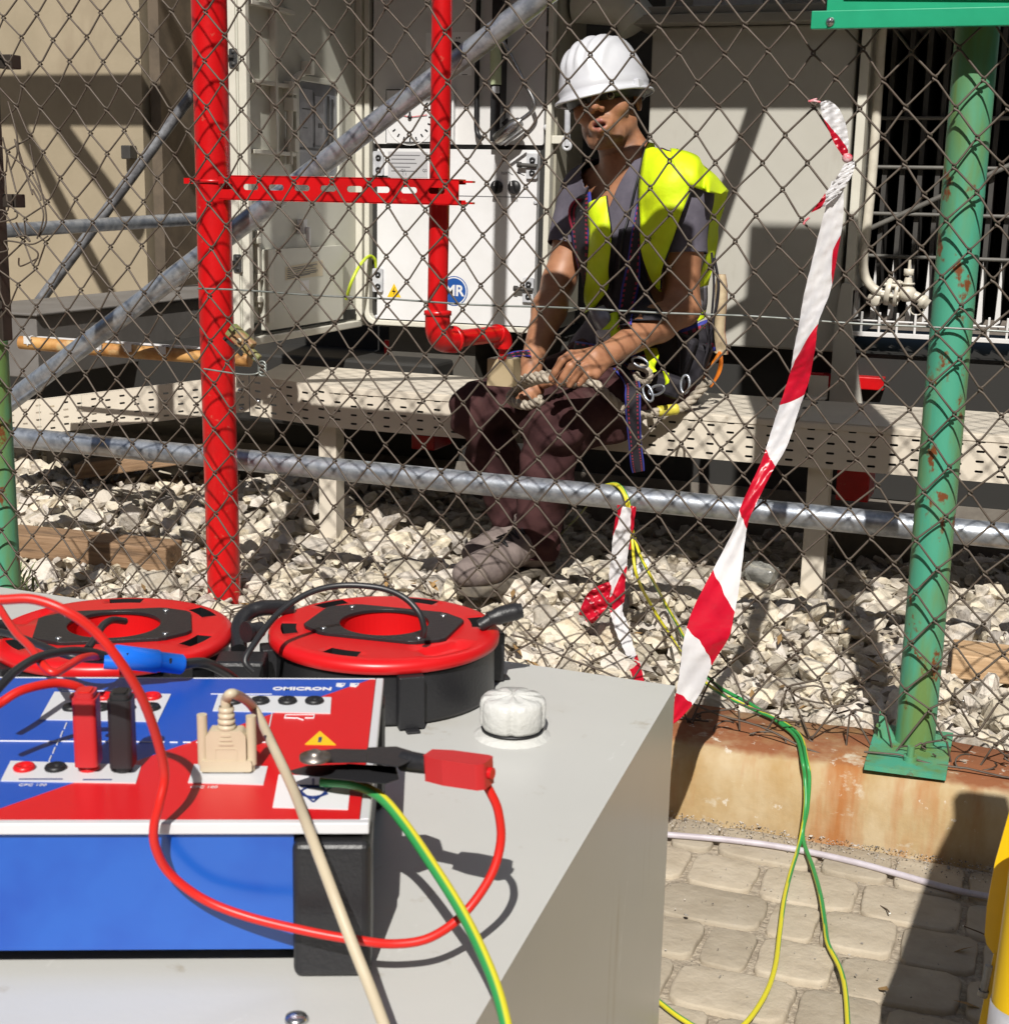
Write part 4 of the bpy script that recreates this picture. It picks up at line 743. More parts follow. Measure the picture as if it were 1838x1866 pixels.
# ------------------------------------------------------------------ cable reels
def reel(loc, rz, label):
    r = thing('cable_reel', loc, label, 'cable reel', 'red and black cable reels', rz=rz); R, H = .122, .070
    b = MB(); n = 72
    # top flange as a polar sheet with real windows
    rad_ = [.049, .055, .070, .092, .0925, .1085, .109, .1145, .119, .1215, R, .1215, .119]; zz = [H, H, H, H, H, H, H, H-.0006, H-.0025, H-.0055, H-.0095, H-.0135, H-.0145]
    hole = lambda i, k: i == 4 and (k % 12) in (3, 4, 5, 6) and k//12 in (0, 1, 2, 3, 4)
    dip = lambda rr, k: (.006 if 60+3 <= k <= 60+8 and .092 < rr < .1135 else 0)
    P_ = [[(rad_[i]*math.cos(2*math.pi*k/n), rad_[i]*math.sin(2*math.pi*k/n), zz[i]-dip(rad_[i], k)) for k in range(n+1)] for i in range(len(rad_))]
    for i in range(len(rad_)-1):
        for k in range(n):
            if hole(i, k):
                q = [P_[i][k], P_[i][k+1], P_[i+1][k+1], P_[i+1][k]]; w = [(x, y, z-.012) for x, y, z in q]
                for j in range(4):
                    k2 = [(0, 1), (1, 2), (2, 3), (3, 0)][j]
                    if (j == 1 and hole(i, k+1)) or (j == 3 and hole(i, k-1)): continue
                    b.add([q[k2[0]], w[k2[0]], w[k2[1]], q[k2[1]]], [(0, 1, 2, 3)], 1)
                continue
            b.add([P_[i][k], P_[i+1][k], P_[i+1][k+1], P_[i][k+1]], [(0, 1, 2, 3)], 0, True)
    b.build('flange', [M_redpl, M_black], r, weld=True, rawparent=True)
    b = MB(); b.lathe((0, 0, 0), UZ, [(.104, .0), (.1165, .002), (.1175, .006), (.1165, .052), (.1165, H-.0147), (.06, H-.015)], 64); dr_ = b.build('drum', M_bumper, r, rawparent=True)
    for k in range(4): b = MB(); a = .55+k*math.pi/2; b.box((.121*math.cos(a), .121*math.sin(a), .029), (.018, .026, .054), 0, np.array(Matrix.Rotation(a, 3, 'Z'))); b.box((.121*math.cos(a), .121*math.sin(a), .0015), (.036, .014, .003), 0, np.array(Matrix.Rotation(a, 3, 'Z'))); b.build('foot_rib', M_bumper, dr_, rawparent=True, bevel=.0015)
    b = MB(); b.lathe((0, 0, 0), UZ, [(.0488, H+.002), (.0488, H-.046), (.0, H-.046)], 48, smooth=False); b.build('inner_hub', M_redpl, r, rawparent=True)
    oc = [(-.078, -.036), (-.05, -.055), (.05, -.055), (.078, -.036), (.078, .036), (.05, .055), (-.05, .055), (-.078, .036)]
    b = MB(); N = 64; outl = []
    for k in range(N):
        a = 2*math.pi*k/N; d = np.array([math.cos(a), math.sin(a)]); s_ = 9
        for i in range(8):
            p, q = np.array(oc[i]), np.array(oc[(i+1) % 8]); e = q-p; den = d[0]*e[1]-d[1]*e[0]
            if abs(den) > 1e-9:
                t = (p[0]*e[1]-p[1]*e[0])/den; u = (p[0]*d[1]-p[1]*d[0])/den
                if t > 0 and -1e-6 <= u <= 1+1e-6: s_ = min(s_, t)
        outl.append(tuple(d*s_))
    inn = [(.047*math.cos(2*math.pi*k/N), .047*math.sin(2*math.pi*k/N)) for k in range(N)]
    ring(b, outl, inn, (0, 0, H+.0003), UX, UY, .0035); pl_ = b.build('cover_plate', M_bumper, r, rawparent=True, bevel=.0006)
    for x, y in ((-.052, -.042), (.052, -.042), (.052, .042), (-.052, .042)): b = MB(); b.lathe((x, y, H+.0038), UZ, [(.0032, 0), (.003, .0012), (0, .0016)], 12); b.build('screw', M_steel, pl_, rawparent=True)
    b = MB(); b.tube([(.100, .016, H+.004), (.112, .022, H+.012)], .007, 12); b.tube(spline([(.108, .02, H+.011), (.124, .030, H+.016), (.140, .038, H+.019)], 5), [.008]*3+[.0095]*6+[.008]*2, 14); b.build('crank_handle', M_bumper, r, rawparent=True)
    return r
def dup(root, loc, rz, label):
    r = root.copy(); COL.objects.link(r); r.location = loc; r.rotation_euler = (0, 0, rz); r['label'] = label
    def kids(o, p):
        for ch in list(o.children):
            c = ch.copy(); COL.objects.link(c); c.parent = p; kids(ch, c)
    kids(root, r); return r
r1 = reel((-.617, 1.316, BZ), .10, 'red and black cable reel nearer the painted cap, a black cord looping into its hub')
r2 = dup(r1, (-.868, 1.193, BZ), 3.72, 'red and black cable reel behind the blue connector, partly crossed by red and black leads')
def PD(px, py, d): return ray(px, py)*d+[0, 0, CAM_H]
def lead(name, pts, r, m, label, cat='cable', n=10, parent=None):
    b = MB(); b.tube(spline([PD(*p) for p in pts], n), r, 14); o = b.build(name, m, parent)
    return tag(o, label, cat) if label else o
lead('reel_cable', [(462, 1224, 1.36), (447, 1205, 1.36), (462, 1175, 1.37), (505, 1120, 1.40), (560, 1082, 1.42), (620, 1067, 1.43), (690, 1071, 1.43), (735, 1088, 1.425), (762, 1115, 1.42), (772, 1142, 1.42), (770, 1160, 1.425)], .0032, M_blackw, 'thin glossy black cord arching up out of the reel beside the cap', 'cord')
hb = thing('carry_handle', tuple(PD(460, 1160, 1.5)), 'black folding carry handle standing between the two reels', 'handle')
b = MB(); b.tube(spline([PD(436, 1185, 1.47), PD(436, 1140, 1.50), PD(452, 1118, 1.52), PD(480, 1108, 1.53), (PD(530, 1108, 1.55))], 6), .0085, 12); b.build('grip', M_bumper, hb)
b = MB(); b.tube([PD(452, 1150, 1.46), PD(478, 1146, 1.47)], .008, 12); b.tube([PD(448, 1152, 1.455), PD(454, 1151, 1.458)], .011, 14); b.build('pivot', M_bumper, hb)
b = MB(); q = PD(440, 1190, 1.43); b.box((q[0], q[1], BZ+.03), (.05, .04, .06), 0, np.array(Matrix.Rotation(.4, 3, 'Z'))); b.build('bracket', M_bumper, hb, bevel=.004)
# ------------------------------------------------------------------ test set
DZ = .524; al = math.radians(23.3); U_ = V3(math.cos(al), math.sin(al), 0); W_ = V3(-math.sin(al), math.cos(al), 0); O_ = V3(-.382, .792, 0)
ts = thing('test_set', (-.6, .85, BZ), 'blue and red electrical test set with black corner bumper on the grey box', 'test set')
RW = np.stack([U_, W_, UZ], 1)
def dv(a, b_, z): return O_+U_*a+W_*b_+UZ*z
def dbox(mb, a0, a1, b0, b1, z0, z1, mi=0): return mb.box(dv((a0+a1)/2, (b0+b1)/2, (z0+z1)/2), (a1-a0, b1-b0, z1-z0), mi, RW)
def duv(px, py, z=DZ): d = PZ(px, py, z)-O_; return d@U_, d@W_
WD, DP = .47, .290
b = MB(); dbox(b, -WD, -.004, .008, DP-.004, BZ+.014, DZ-.0085); b.build('body', M_bumper, ts, bevel=.003)
b = MB(); dbox(b, -WD, -.050, .0045, .0085, BZ+.0165, DZ-.0088); b.build('front_panel', M_bluep, ts)
b = MB(); dbox(b, -.0505, .0015, -.006, .040, BZ, DZ-.012); b.build('corner_bumper', M_bumper, ts, bevel=.006, seg=4)
b = MB(); dbox(b, -.03, .0015, DP-.03, DP+.004, BZ, DZ-.012); b.build('corner_bumper', M_bumper, ts, bevel=.006)
b = MB(); dbox(b, -WD, 0, 0, .0065, DZ-.0082, DZ); dbox(b, -.0065, 0, .0067, DP, DZ-.0082, DZ); dbox(b, -WD, -.0067, DP-.003, DP, DZ-.0082, DZ); b.build('panel_frame', M_rim2, ts, bevel=.001)
tp = MB(); zt_ = DZ-.0026
pA, pB = duv(0, 1473), duv(674, 1238)
def at_a(a): t = (a-pA[0])/(pB[0]-pA[0]); return pA[1]+(pB[1]-pA[1])*t
e1_, e0_, t0_, t1_ = -.0068, -WD, .0067, DP-.0032
bl_ = at_a(e1_); al_ = pA[0]+(t0_-pA[1])*(pB[0]-pA[0])/(pB[1]-pA[1]); al_ = max(al_, e0_)
dpoly = lambda mb, pts, z, t, mi=0: mb.prism(pts, O_+UZ*z, U_, W_, t, mi)
a_top = pA[0]+(t1_-pA[1])*(pB[0]-pA[0])/(pB[1]-pA[1])
if bl_ > t1_: red_ = [(al_, t0_), (e1_, t0_), (e1_, t1_), (a_top, t1_)]; blu_ = [(e0_, t0_), (al_, t0_), (a_top, t1_), (e0_, t1_)]
else: red_ = [(al_, t0_), (e1_, t0_), (e1_, bl_)]; blu_ = [(e0_, t0_), (al_, t0_), (e1_, bl_), (e1_, t1_), (e0_, t1_)]
dpoly(tp, red_, zt_, .0024, 1); dpoly(tp, blu_, zt_, .0024, 0); top = tp.build('top_panel', [M_bluet, M_redt], ts)
zp = zt_+.0024
def dpx(pts, t, m, nm, z=None, par=None):
    b = MB(); dpoly(b, [duv(*p, (z or zp)) for p in pts], z or zp, t); return b.build(nm, m, par or top)
def drect(px, py, w, h, t, m, nm, z=None, par=None):
    a, c = duv(px, py, z or zp); b = MB(); dpoly(b, [(a-w/2, c-h/2), (a+w/2, c-h/2), (a+w/2, c+h/2), (a-w/2, c+h/2)], z or zp, t); return b.build(nm, m, par or top)
def socket(px, py, m, par):
    a, c = duv(px, py, zp); b = MB(); p = dv(a, c, zp+.0009); b.lathe(p, UZ, [(.0075, 0), (.0078, .0015), (.0068, .003), (.0052, .0034), (.0040, .0018), (.0028, .0018), (.0026, -.004), (0, -.004)], 24); return b.build('socket', m, par)
M_plate2 = mat('socket_plate_white', (.62, .63, .65), .4)
pu = dpx([(72, 1312), (288, 1316), (312, 1266), (100, 1262)], .0008, M_plate2, 'socket_plate')
for x in (145, 190, 232, 277): socket(x, 1273, M_redpl, pu)
for x in (132, 183, 230, 275): socket(x, 1293, M_black, pu)
pl2 = dpx([(2, 1424), (248, 1428), (258, 1396), (20, 1388)], .0008, M_plate2, 'socket_plate')
for x, m_ in ((45, M_redpl), (102, M_black), (163, M_redpl), (222, M_black)): socket(x, 1403, m_, pl2)
pr = dpx([(388, 1296), (602, 1301), (604, 1272), (398, 1267)], .0008, M_plate2, 'socket_plate')
for x in (425, 474, 524, 573): socket(x, 1281, M_black, pr)
pd = dpx([(343, 1427), (480, 1431), (488, 1398), (354, 1394)], .0008, M_plate2, 'socket_plate')
ws = dpx([(497, 1472), (634, 1476), (640, 1418), (508, 1412)], .0005, M_print, 'white_label')
def dline(pts, r=.0006, m=M_print, nm='print_line', par=None, z=None):
    b = MB(); b.tube([dv(*duv(px, py, z or zp), (z or zp)+.0003) for px, py in pts], r, 4); return b.build(nm, m, par or top)
dline([(0, 1351), (300, 1353)])
for k in range(8): dline([(310+24*k, 1353.4), (324+24*k, 1353.6)])
dline([(490, 1356), (500, 1322), (560, 1302)] if False else [(488, 1340), (496, 1300)])
for k in range(5): dline([(122-7*k, 1318+15*k), (118-7*k, 1328+15*k)])
dline([(521, 1303), (519, 1309), (540, 1309.5)], .0007); dline([(573, 1303), (571, 1309.5), (556, 1309)], .0007); dline([(541, 1309), (553, 1313)], .0007); dline([(521, 1303), (573, 1303)], .0004)
yt = dpx([(556, 1357), (612, 1358), (583, 1333)], .0006, M_hazard, 'warning_label'); a_, c_ = duv(583, 1350)
b = MB(); dpoly(b, [(a_-.0012, c_-.001), (a_+.0012, c_-.001), (a_+.0012, c_+.006), (a_-.0012, c_+.006)], zp+.0007, .0003); dpoly(b, [(a_-.0012, c_-.004), (a_+.0012, c_-.004), (a_+.0012, c_-.0022), (a_-.0012, c_-.0022)], zp+.0007, .0003); b.build('symbol', M_bluel, yt)
for i_, (p, q) in enumerate((((536, 1432), (571, 1462)), ((571, 1462), (604, 1434)), ((536, 1432), (604, 1434)), ((571, 1420), (571, 1433)), ((545, 1446), (571, 1456)), ((597, 1447), (571, 1456)))): dline([p, q], .0009, M_bluel, 'symbol', ws, zp+.0005)
b = MB(); cen = duv(571, 1444, zp+.0005); b.tube([dv(cen[0]+.0085*math.cos(t), cen[1]+.0085*math.sin(t), zp+.0009) for t in np.linspace(0, 2*np.pi, 32, endpoint=False)], .0009, 4, closed=True); b.build('symbol', M_bluel, ws)
a_, c_ = duv(551, 1256); text('lettering', 'OMICRON', .0098, dv(a_, c_, zp+.0006), U_, W_, M_print, top, .0002, sx=1.05, offset=.0004)
for k, px_ in enumerate((621, 646)):
    a_, c_ = duv(px_, 1248); b = MB(); s_ = .0038
    dpoly(b, [(a_-s_, c_-s_), (a_+s_*.4, c_-s_*1.6), (a_+s_*.9, c_-s_*.4), (a_+s_, c_+s_), (a_-s_, c_+s_)], zp+.0001, .0004); dpoly(b, [(a_+s_*.1, c_-s_*.2), (a_+s_*.8, c_+s_*.0), (a_+s_*.5, c_+s_*.5)], zp+.0006, .0002, 1); b.build('logo', [M_print, M_bluet], top)
for px_, py_, s_ in ((60, 1431, 'CPC 100'), (372, 1435, 'CPC 100')): a_, c_ = duv(px_, py_); text('lettering', s_, .0052, dv(a_, c_, zp+.0005), U_, W_, M_print, top, .0001)
for px_, py_, s_, w_ in ((178, 1421, '', .02), (75, 1420, '', .03), (440, 1265, '', .05), (180, 1259, '', .06)): drect(px_, py_, w_, .0012, .0004, M_print if py_ < 1300 else M_bluel, 'print_line', zp+.0009 if py_ > 1300 else zp)
# plugs in the sockets
def plug(px, py, hgt, m, m2, label):
    a, c = duv(px, py, zp); p = dv(a, c, zp+.004); o = thing('banana_plug', tuple(p), label, 'plug')
    b = MB(); b.prism(rrect(.0165, .019, .003, 3), p+UZ*.002, U_, W_, hgt); b.prism(rrect(.0135, .016, .003, 3), p+UZ*(hgt+.0021), U_, W_, .004); b.build('body', m, o, bevel=.001)
    b = MB(); b.cyl(p+UZ*-.003, p+UZ*.0019, .006, n=16); b.build('collar', m, o)
    b = MB(); b.prism(rrect(.009, .012, .002, 3), p+UZ*(hgt+.0062), U_, W_, .001); b.build('top_socket', m2, o); return p+UZ*hgt
plug(163, 1404, .050, M_redpl2, M_redw, 'red stacking plug standing in the test set next to the black one'); plug(226, 1406, .050, M_blackw, M_black, 'black stacking plug standing in the test set next to the red one')
# serial connector
a_, c_ = duv(415, 1406, zp); p = dv(a_, c_, zp)
sc = thing('serial_connector', tuple(p), 'beige serial connector with thumb screws standing in the test set', 'connector')
b = MB(); b.prism([(-.0175, .012), (.0175, .012), (.0175, .036), (.0135, .041), (-.0135, .041), (-.0175, .036)], p+W_*.0075, U_, UZ, .015)
b.prism(rrect(.045, .010, .002, 3, 0, .008), p+W_*.0085, U_, UZ, .017); b.build('hood', M_beige, sc, bevel=.0015)
for k in range(3): b = MB(); b.prism(rrect(.013-.002*k, .0022, .001, 3, 0, .029+.004*k), p-W_*.0074, U_, UZ, .001); b.build('grip_rib', M_beige, sc)
b = MB(); ring(b, rrect(.020, .012, .001, 2, 0, .019), rrect(.018, .010, .001, 2, 0, .019), p-W_*.0073, U_, UZ, .0006); b.build('embossed_frame', M_beige, sc)
for s_ in (-1, 1): b = MB(); b.cyl(p+U_*.0215*s_+UZ*.0075, p+U_*.0215*s_+UZ*.054*(1 if s_ < 0 else .98), .0046, n=18); b.cyl(p+U_*.0215*s_+UZ*.001, p+U_*.0215*s_+UZ*.0074, .003, n=10); b.build('thumb_screw', M_beige, sc)
b = MB(); b.box(p+UZ*.0022, (.030, .011, .004), 0, RW); b.build('shell', M_steel, sc)
b = MB()
for k in range(4): b.lathe(p+UZ*(.0412+.0052*k), UZ, [(.0078-.0004*k, 0), (.0082-.0004*k, .001), (.0082-.0004*k, .0032), (.0062, .0036), (.0062, .0052)], 18)
b.build('strain_relief', M_beige, sc)
for o in list(sc.children): o.data.transform(Matrix.Scale(.80, 4)); [setattr(md, 'width', md.width*.8) for md in o.modifiers if md.type == 'BEVEL']
q = p+UZ*.058*.80
b = MB(); d0 = 1.16
b.tube(np.vstack([spline([q+UZ*-.002, q+UZ*.008, q+UZ*.0125+U_*.006-W_*.001, PD(462, 1290, 1.09), PD(500, 1365, 1.03), PD(535, 1440, .965), PD(562, 1510, .905), PD(600, 1610, .87), PD(640, 1715, .85), PD(680, 1815, .83), PD(722, 1930, .80)], 10)]), .0036, 16); b.build('cable', M_beige, sc)
# clamp
kc = thing('test_clamp', tuple(PZ(640, 1400, DZ+.01)), 'black jawed test clamp with a red plug gripping the test set corner', 'clamp')
cz_ = DZ+.012
def kp(px, py, z=cz_): return PZ(px, py, z)
def slab(mb, pts, z, t): mb.prism([tuple(kp(x, y, z)[:2]) for x, y in pts][::-1], (0, 0, z), UX, UY, t)
def jaw(nm, pts, z):
    """pts: (px, py, thickness at that point)"""
    b = MB(); h = []
    for x, y, t in pts: h += [kp(x, y, z-t*.45), kp(x, y, z+t*.55)]
    b.hull(h); return b.build(nm, M_clampb, kc, bevel=.0015, seg=3)
jaw('lower_jaw', [(528, 1404, .003), (560, 1395, .005), (640, 1392, .009), (536, 1411, .004), (600, 1419, .008), (655, 1424, .010)], cz_+.004)
jaw('lower_jaw_grip', [(630, 1391, .009), (722, 1397, .012), (728, 1420, .012), (702, 1429, .011), (645, 1425, .010)], cz_+.004)
jaw('upper_jaw', [(545, 1382, .003), (566, 1370, .007), (610, 1364, .010), (556, 1391, .004), (640, 1388, .012), (690, 1366, .012), (690, 1390, .012)], cz_+.013)
jaw('upper_jaw_grip', [(668, 1362, .012), (722, 1360, .013), (752, 1369, .012), (752, 1386, .011), (724, 1398, .012), (668, 1390, .012)], cz_+.014)
pv_ = kp(574, 1378, cz_+.024); b = MB(); b.lathe(pv_, UZ, [(.0105, -.002), (.0105, .0005), (.0055, .0009), (.005, .003), (.003, .0042), (0, .0045)], 26); b.build('pivot_disc', mat('tarnished_brass', (.22, .17, .13), .35, .8, col2=(.34, .30, .27), nscale=40), kc)
p0, p1 = kp(735, 1386, cz_+.016), kp(792, 1395, cz_+.018); b = MB(); b.tube([p0, p1], [.0075, .0065], 14); b.build('stem', M_bumper, kc)
p2 = kp(893, 1409, cz_+.021); d_ = unit(p2-p1); uu = unit(np.cross(UZ, d_))
b = MB(); L_ = np.linalg.norm(p2-p1); b.prism([(-.004, -.007), (.012, -.0105), (L_-.004, -.0105), (L_, -.007), (L_, .007), (L_-.004, .009), (.010, .009), (-.004, .006)], p1-UZ*.009, d_, uu, .018); b.build('red_plug', M_redpl2, kc, bevel=.0015)
b = MB(); b.cyl(p2-d_*.001, p2+d_*.002, .004, n=12); b.build('plug_hole', M_redt, kc)
lead('red_lead', [(-60, 1092, .86), (0, 1093, .86), (60, 1092, .86), (118, 1112, .86), (170, 1148, .865), (215, 1200, .87), (258, 1270, .885), (286, 1345, .905), (300, 1410, .918), (291, 1462, .917), (281, 1505, .918), (284, 1545, .922), (310, 1592, .930), (370, 1638, .936), (450, 1670, .936), (560, 1697, .932), (650, 1713, .930), (720, 1720, .935), (785, 1708, .94), (845, 1665, .95), (893, 1598, .955), (912, 1535, .958), (908, 1480, .955), (894, 1445, .953), (880, 1422, .952)], .0031, M_redw, 'long red test lead looping over the test set down to the clamp plug')
def gy_cable(name, path, r, label, cat='earth cable', turns=0., ph=0.):
    """cable with a green ground and a yellow flank running along it"""
    b = MB(); path = np.asarray(path); n = 16; b.tube(path, r, n, caps=False); N = len(path); cols = []
    for i in range(N):
        for k in range(n):
            a = (k/n+turns*i/N+ph) % 1; cols.append((.62, .56, .03) if a < .45 else (.03, .27, .07))
    b.c = cols
    me_o = b.build(name, M_gy, colors=True); return tag(me_o, label, cat)
gy_cable('earth_cable', spline([PD(585, 1424, .985), PD(640, 1428, .98), PD(690, 1450, .972), PD(735, 1500, .955), PD(790, 1580, .925), PD(840, 1660, .90), PD(880, 1740, .875), PD(910, 1820, .855), PD(935, 1930, .83)], 10), .0037, 'yellow and green earth cable running from the clamp over the grey box', ph=.62)
lead('red_lead', [(0, 1108, 1.2), (12, 1128, 1.18), (32, 1156, 1.15), (56, 1180, 1.12), (80, 1213, 1.09), (100, 1226, 1.085), (122, 1215, 1.10), (148, 1200, 1.12), (175, 1196, 1.15), (215, 1200, 1.2)], .0032, M_redw, 'red lead hanging in a short loop over the back edge of the test set')
lead('red_lead', [(-30, 1300, .98), (0, 1282, .99), (40, 1258, 1.0), (100, 1245, 1.02), (140, 1251, 1.03), (160, 1266, 1.04), (168, 1284, 1.045), (170, 1300, 1.05)], .0033, M_redw, 'red lead curving into the top of the red stacking plug')
lead('black_lead', [(-20, 1148, 1.22), (20, 1156, 1.2), (70, 1174, 1.17), (110, 1190, 1.15), (150, 1200, 1.15), (195, 1203, 1.16)], .0031, M_blackw, 'black lead crossing the reel at the left behind the red loop')
lead('black_lead', [(-20, 1275, 1.03), (0, 1252, 1.04), (30, 1222, 1.06), (70, 1198, 1.09), (120, 1187, 1.12), (165, 1188, 1.145), (200, 1198, 1.16)], .0034, M_blackw, 'black lead arching from the left edge to the blue connector')
lead('hub_cable', [(228, 1132, 1.36), (205, 1130, 1.34), (188, 1140, 1.32), (176, 1160, 1.30), (160, 1182, 1.28)], .0035, M_blackw, 'short black cord coming out of the hub of the crossed reel', 'cord')
bc = thing('blue_connector', tuple(PD(262, 1203, 1.18)), 'bright blue inline connector lying behind the test set', 'connector')
p0, p1 = PD(204, 1195, 1.165), PD(334, 1211, 1.20); d_ = unit(p1-p0); L_ = np.linalg.norm(p1-p0)
b = MB(); b.tube([p0, p0+d_*.003, p0+d_*L_*.63, p0+d_*L_*.64, p0+d_*(L_-.002), p1], [.0075, .0098, .0098, .0085, .0085, .007], 26); b.build('shell', M_bluepl, bc)
b = MB(); b.tube([PD(190, 1206, 1.155), PD(215, 1207, 1.158)], .006, 14); b.build('latch', M_bluepl, bc)
b = MB(); u_, w_, _ = frame_of(d_); vd = unit(ray(262, 1203))
for t in (.22, .82): b.box(p0+d_*L_*t-vd*.0088+UZ*.002, (.0012, .002, .004), 0)
b.build('mark', M_blackw, bc)
b = MB(); b.tube(spline([p1-d_*.002, PD(370, 1208, 1.22), PD(405, 1222, 1.26), PD(430, 1240, 1.3)], 6), .0045, 12); b.build('cord', M_blackw, bc)
# ================================================================== BARRIER TAPE, EARTH CABLES, CONDUIT, YELLOW BARRIER
def tape(name, stations, label, seg=7, crease=.004, folds=3):
    """stations: (left px, left py, right px, right py, Y left, Y right, stripe value left, right)"""
    S = np.array(stations, float); rowsP = []; rowsS = []; n = 9
    Lp = spline([PY(s[0], s[1], s[4]) for s in S], seg); Rp = spline([PY(s[2], s[3], s[5]) for s in S], seg)
    k = np.linspace(0, len(S)-1, len(Lp)); sl = np.interp(k, range(len(S)), S[:, 6]); sr = np.interp(k, range(len(S)), S[:, 7])
    b = MB(); vs = []; sv = []
    for i in range(len(Lp)):
        for j in range(n):
            t = j/(n-1); d = np.linalg.norm(Rp[i]-Lp[i]); p = Lp[i]+(Rp[i]-Lp[i])*t; p = p+V3(0, 1, 0)*(crease*min(1, d/.04)*math.sin(folds*math.pi*t+.55*i)+.0022*math.sin(2.1*i+5*t)); vs.append(p); sv.append(sl[i]+(sr[i]-sl[i])*t)
    # cut faces along stripe borders so that the edges stay crisp
    for i in range(len(Lp)-1):
        for j in range(n-1):
            q = [i*n+j, i*n+j+1, (i+1)*n+j+1, (i+1)*n+j]; vals = [sv[a] for a in q]; poly = [(vs[a], sv[a]) for a in q]
            for lo in range(int(math.floor(min(vals))), int(math.floor(max(vals)-1e-9))+1):
                pp = poly
                for sgn, lim in ((1, lo), (-1, lo+1)):
                    out = []
                    for a in range(len(pp)):
                        (p, s0), (q2, s1) = pp[a], pp[(a+1) % len(pp)]; f0, f1 = sgn*(s0-lim), sgn*(s1-lim)
                        if f0 >= 0: out.append((p, s0))
                        if (f0 >= 0) != (f1 >= 0): t = f0/(f0-f1); out.append((p+(q2-p)*t, s0+(s1-s0)*t))
                    pp = out
                    if len(pp) < 3: break
                if len(pp) >= 3: b.add([p for p, _ in pp], [tuple(range(len(pp)))], lo % 2, True)
    me = bmesh.new(); o = b.build(name, [M_tapew, M_taper]); me.from_mesh(o.data); bmesh.ops.remove_doubles(me, verts=me.verts, dist=1e-6); me.to_mesh(o.data); me.free()
    o['label'] = label; o['category'] = 'barrier tape'; return o
ty = 2.305
tl = thing('barrier_tape', tuple(PY(1530, 300, ty)), 'long twisted red and white barrier tape tied high on the mesh beside the green post', 'barrier tape')
segs = []
segs.append(tape('hanging_band', [(1514, 330, 1536, 330, ty, ty, .2, .2), (1502, 385, 1536, 385, ty, ty, .35, .5), (1480, 470, 1528, 450, ty, ty, .3, 1.22), (1463, 545, 1512, 530, ty, ty, .4, .96), (1452, 605, 1490, 590, ty, ty-.01, .6, 1.0), (1442, 660, 1484, 640, ty, ty-.02, .93, 1.5), (1436, 690, 1474, 690, ty, ty-.02, 1.05, 1.75), (1415, 752, 1456, 745, ty-.02, ty-.03, 2.25, 2.2), (1396, 815, 1432, 815, ty-.04, ty-.05, 2.98, 2.65), (1378, 860, 1406, 860, ty-.07, ty-.07, 3.3, 3.1), (1348, 925, 1374, 925, ty-.12, ty-.10, 3.98, 3.6), (1338, 962, 1360, 962, ty-.14, ty-.12, 4.25, 3.98), (1299, 1037, 1351, 1037, ty-.2, ty-.17, 4.98, 4.5), (1260, 1115, 1338, 1115, ty-.27, ty-.23, 5.75, 4.99), (1247, 1160, 1328, 1160, ty-.32, ty-.27, 6.15, 5.5), (1239, 1208, 1298, 1210, ty-.36, ty-.3, 6.6, 5.98), (1232, 1262, 1276, 1262, ty-.40, ty-.36, 7.0, 6.7), (1212, 1318, 1242, 1306, ty-.45, ty-.42, 7.8, 7.3), (1160, 1370, 1190, 1350, ty-.5, ty-.48, 8.5, 8.0)], '', crease=.003))
segs.append(tape('tied_end', [(1494, 186, 1508, 182, ty, ty, .3, .2), (1496, 205, 1526, 196, ty, ty, .9, .4), (1508, 235, 1540, 225, ty, ty, 1.15, .3), (1520, 262, 1545, 258, ty, ty, 1.5, .7), (1534, 284, 1544, 282, ty, ty, 1.9, 1.2)], '', crease=.0025))
segs.append(tape('loop_end', [(1536, 300, 1556, 292, ty-.01, ty-.005, .3, .1), (1527, 318, 1556, 306, ty-.012, ty-.006, .6, .2), (1510, 342, 1548, 326, ty-.012, ty-.008, .9, .4), (1493, 366, 1532, 350, ty-.014, ty-.008, 1.15, .6), (1476, 388, 1502, 376, ty-.014, ty-.01, 1.4, .85)], '', crease=.0025))
b = MB(); b.tube(spline([PY(1474, 396, ty), PY(1466, 404, ty), PY(1463, 410, ty)], 4), [.002]*8+[.0008], 6); b.tube(spline([PY(1494, 186, ty), PY(1482, 184, ty), PY(1472, 185, ty), PY(1488, 180, ty)], 4), .0016, 6); segs.append(b.build('frayed_end', mat('pink_white_film', (.70, .45, .47), .4, col2=(.62, .05, .08), nscale=60, bump=.5)))
b = MB(); c = PY(1543, 288, ty); b.ball(c, .0075, 0, 12, (1.1, .8, 1)); segs.append(b.build('knot', MATS['pink_white_film']))
for o in segs:
    for k_ in ('label', 'category'):
        if k_ in o: del o[k_]
    o.parent = tl; o.location = -Vector(tl['_o'])
D_y = 2.87
ts_ = thing('barrier_tape', tuple(PY(1135, 925, D_y)), 'short folded barrier tape hanging from the low horizontal tube', 'barrier tape')
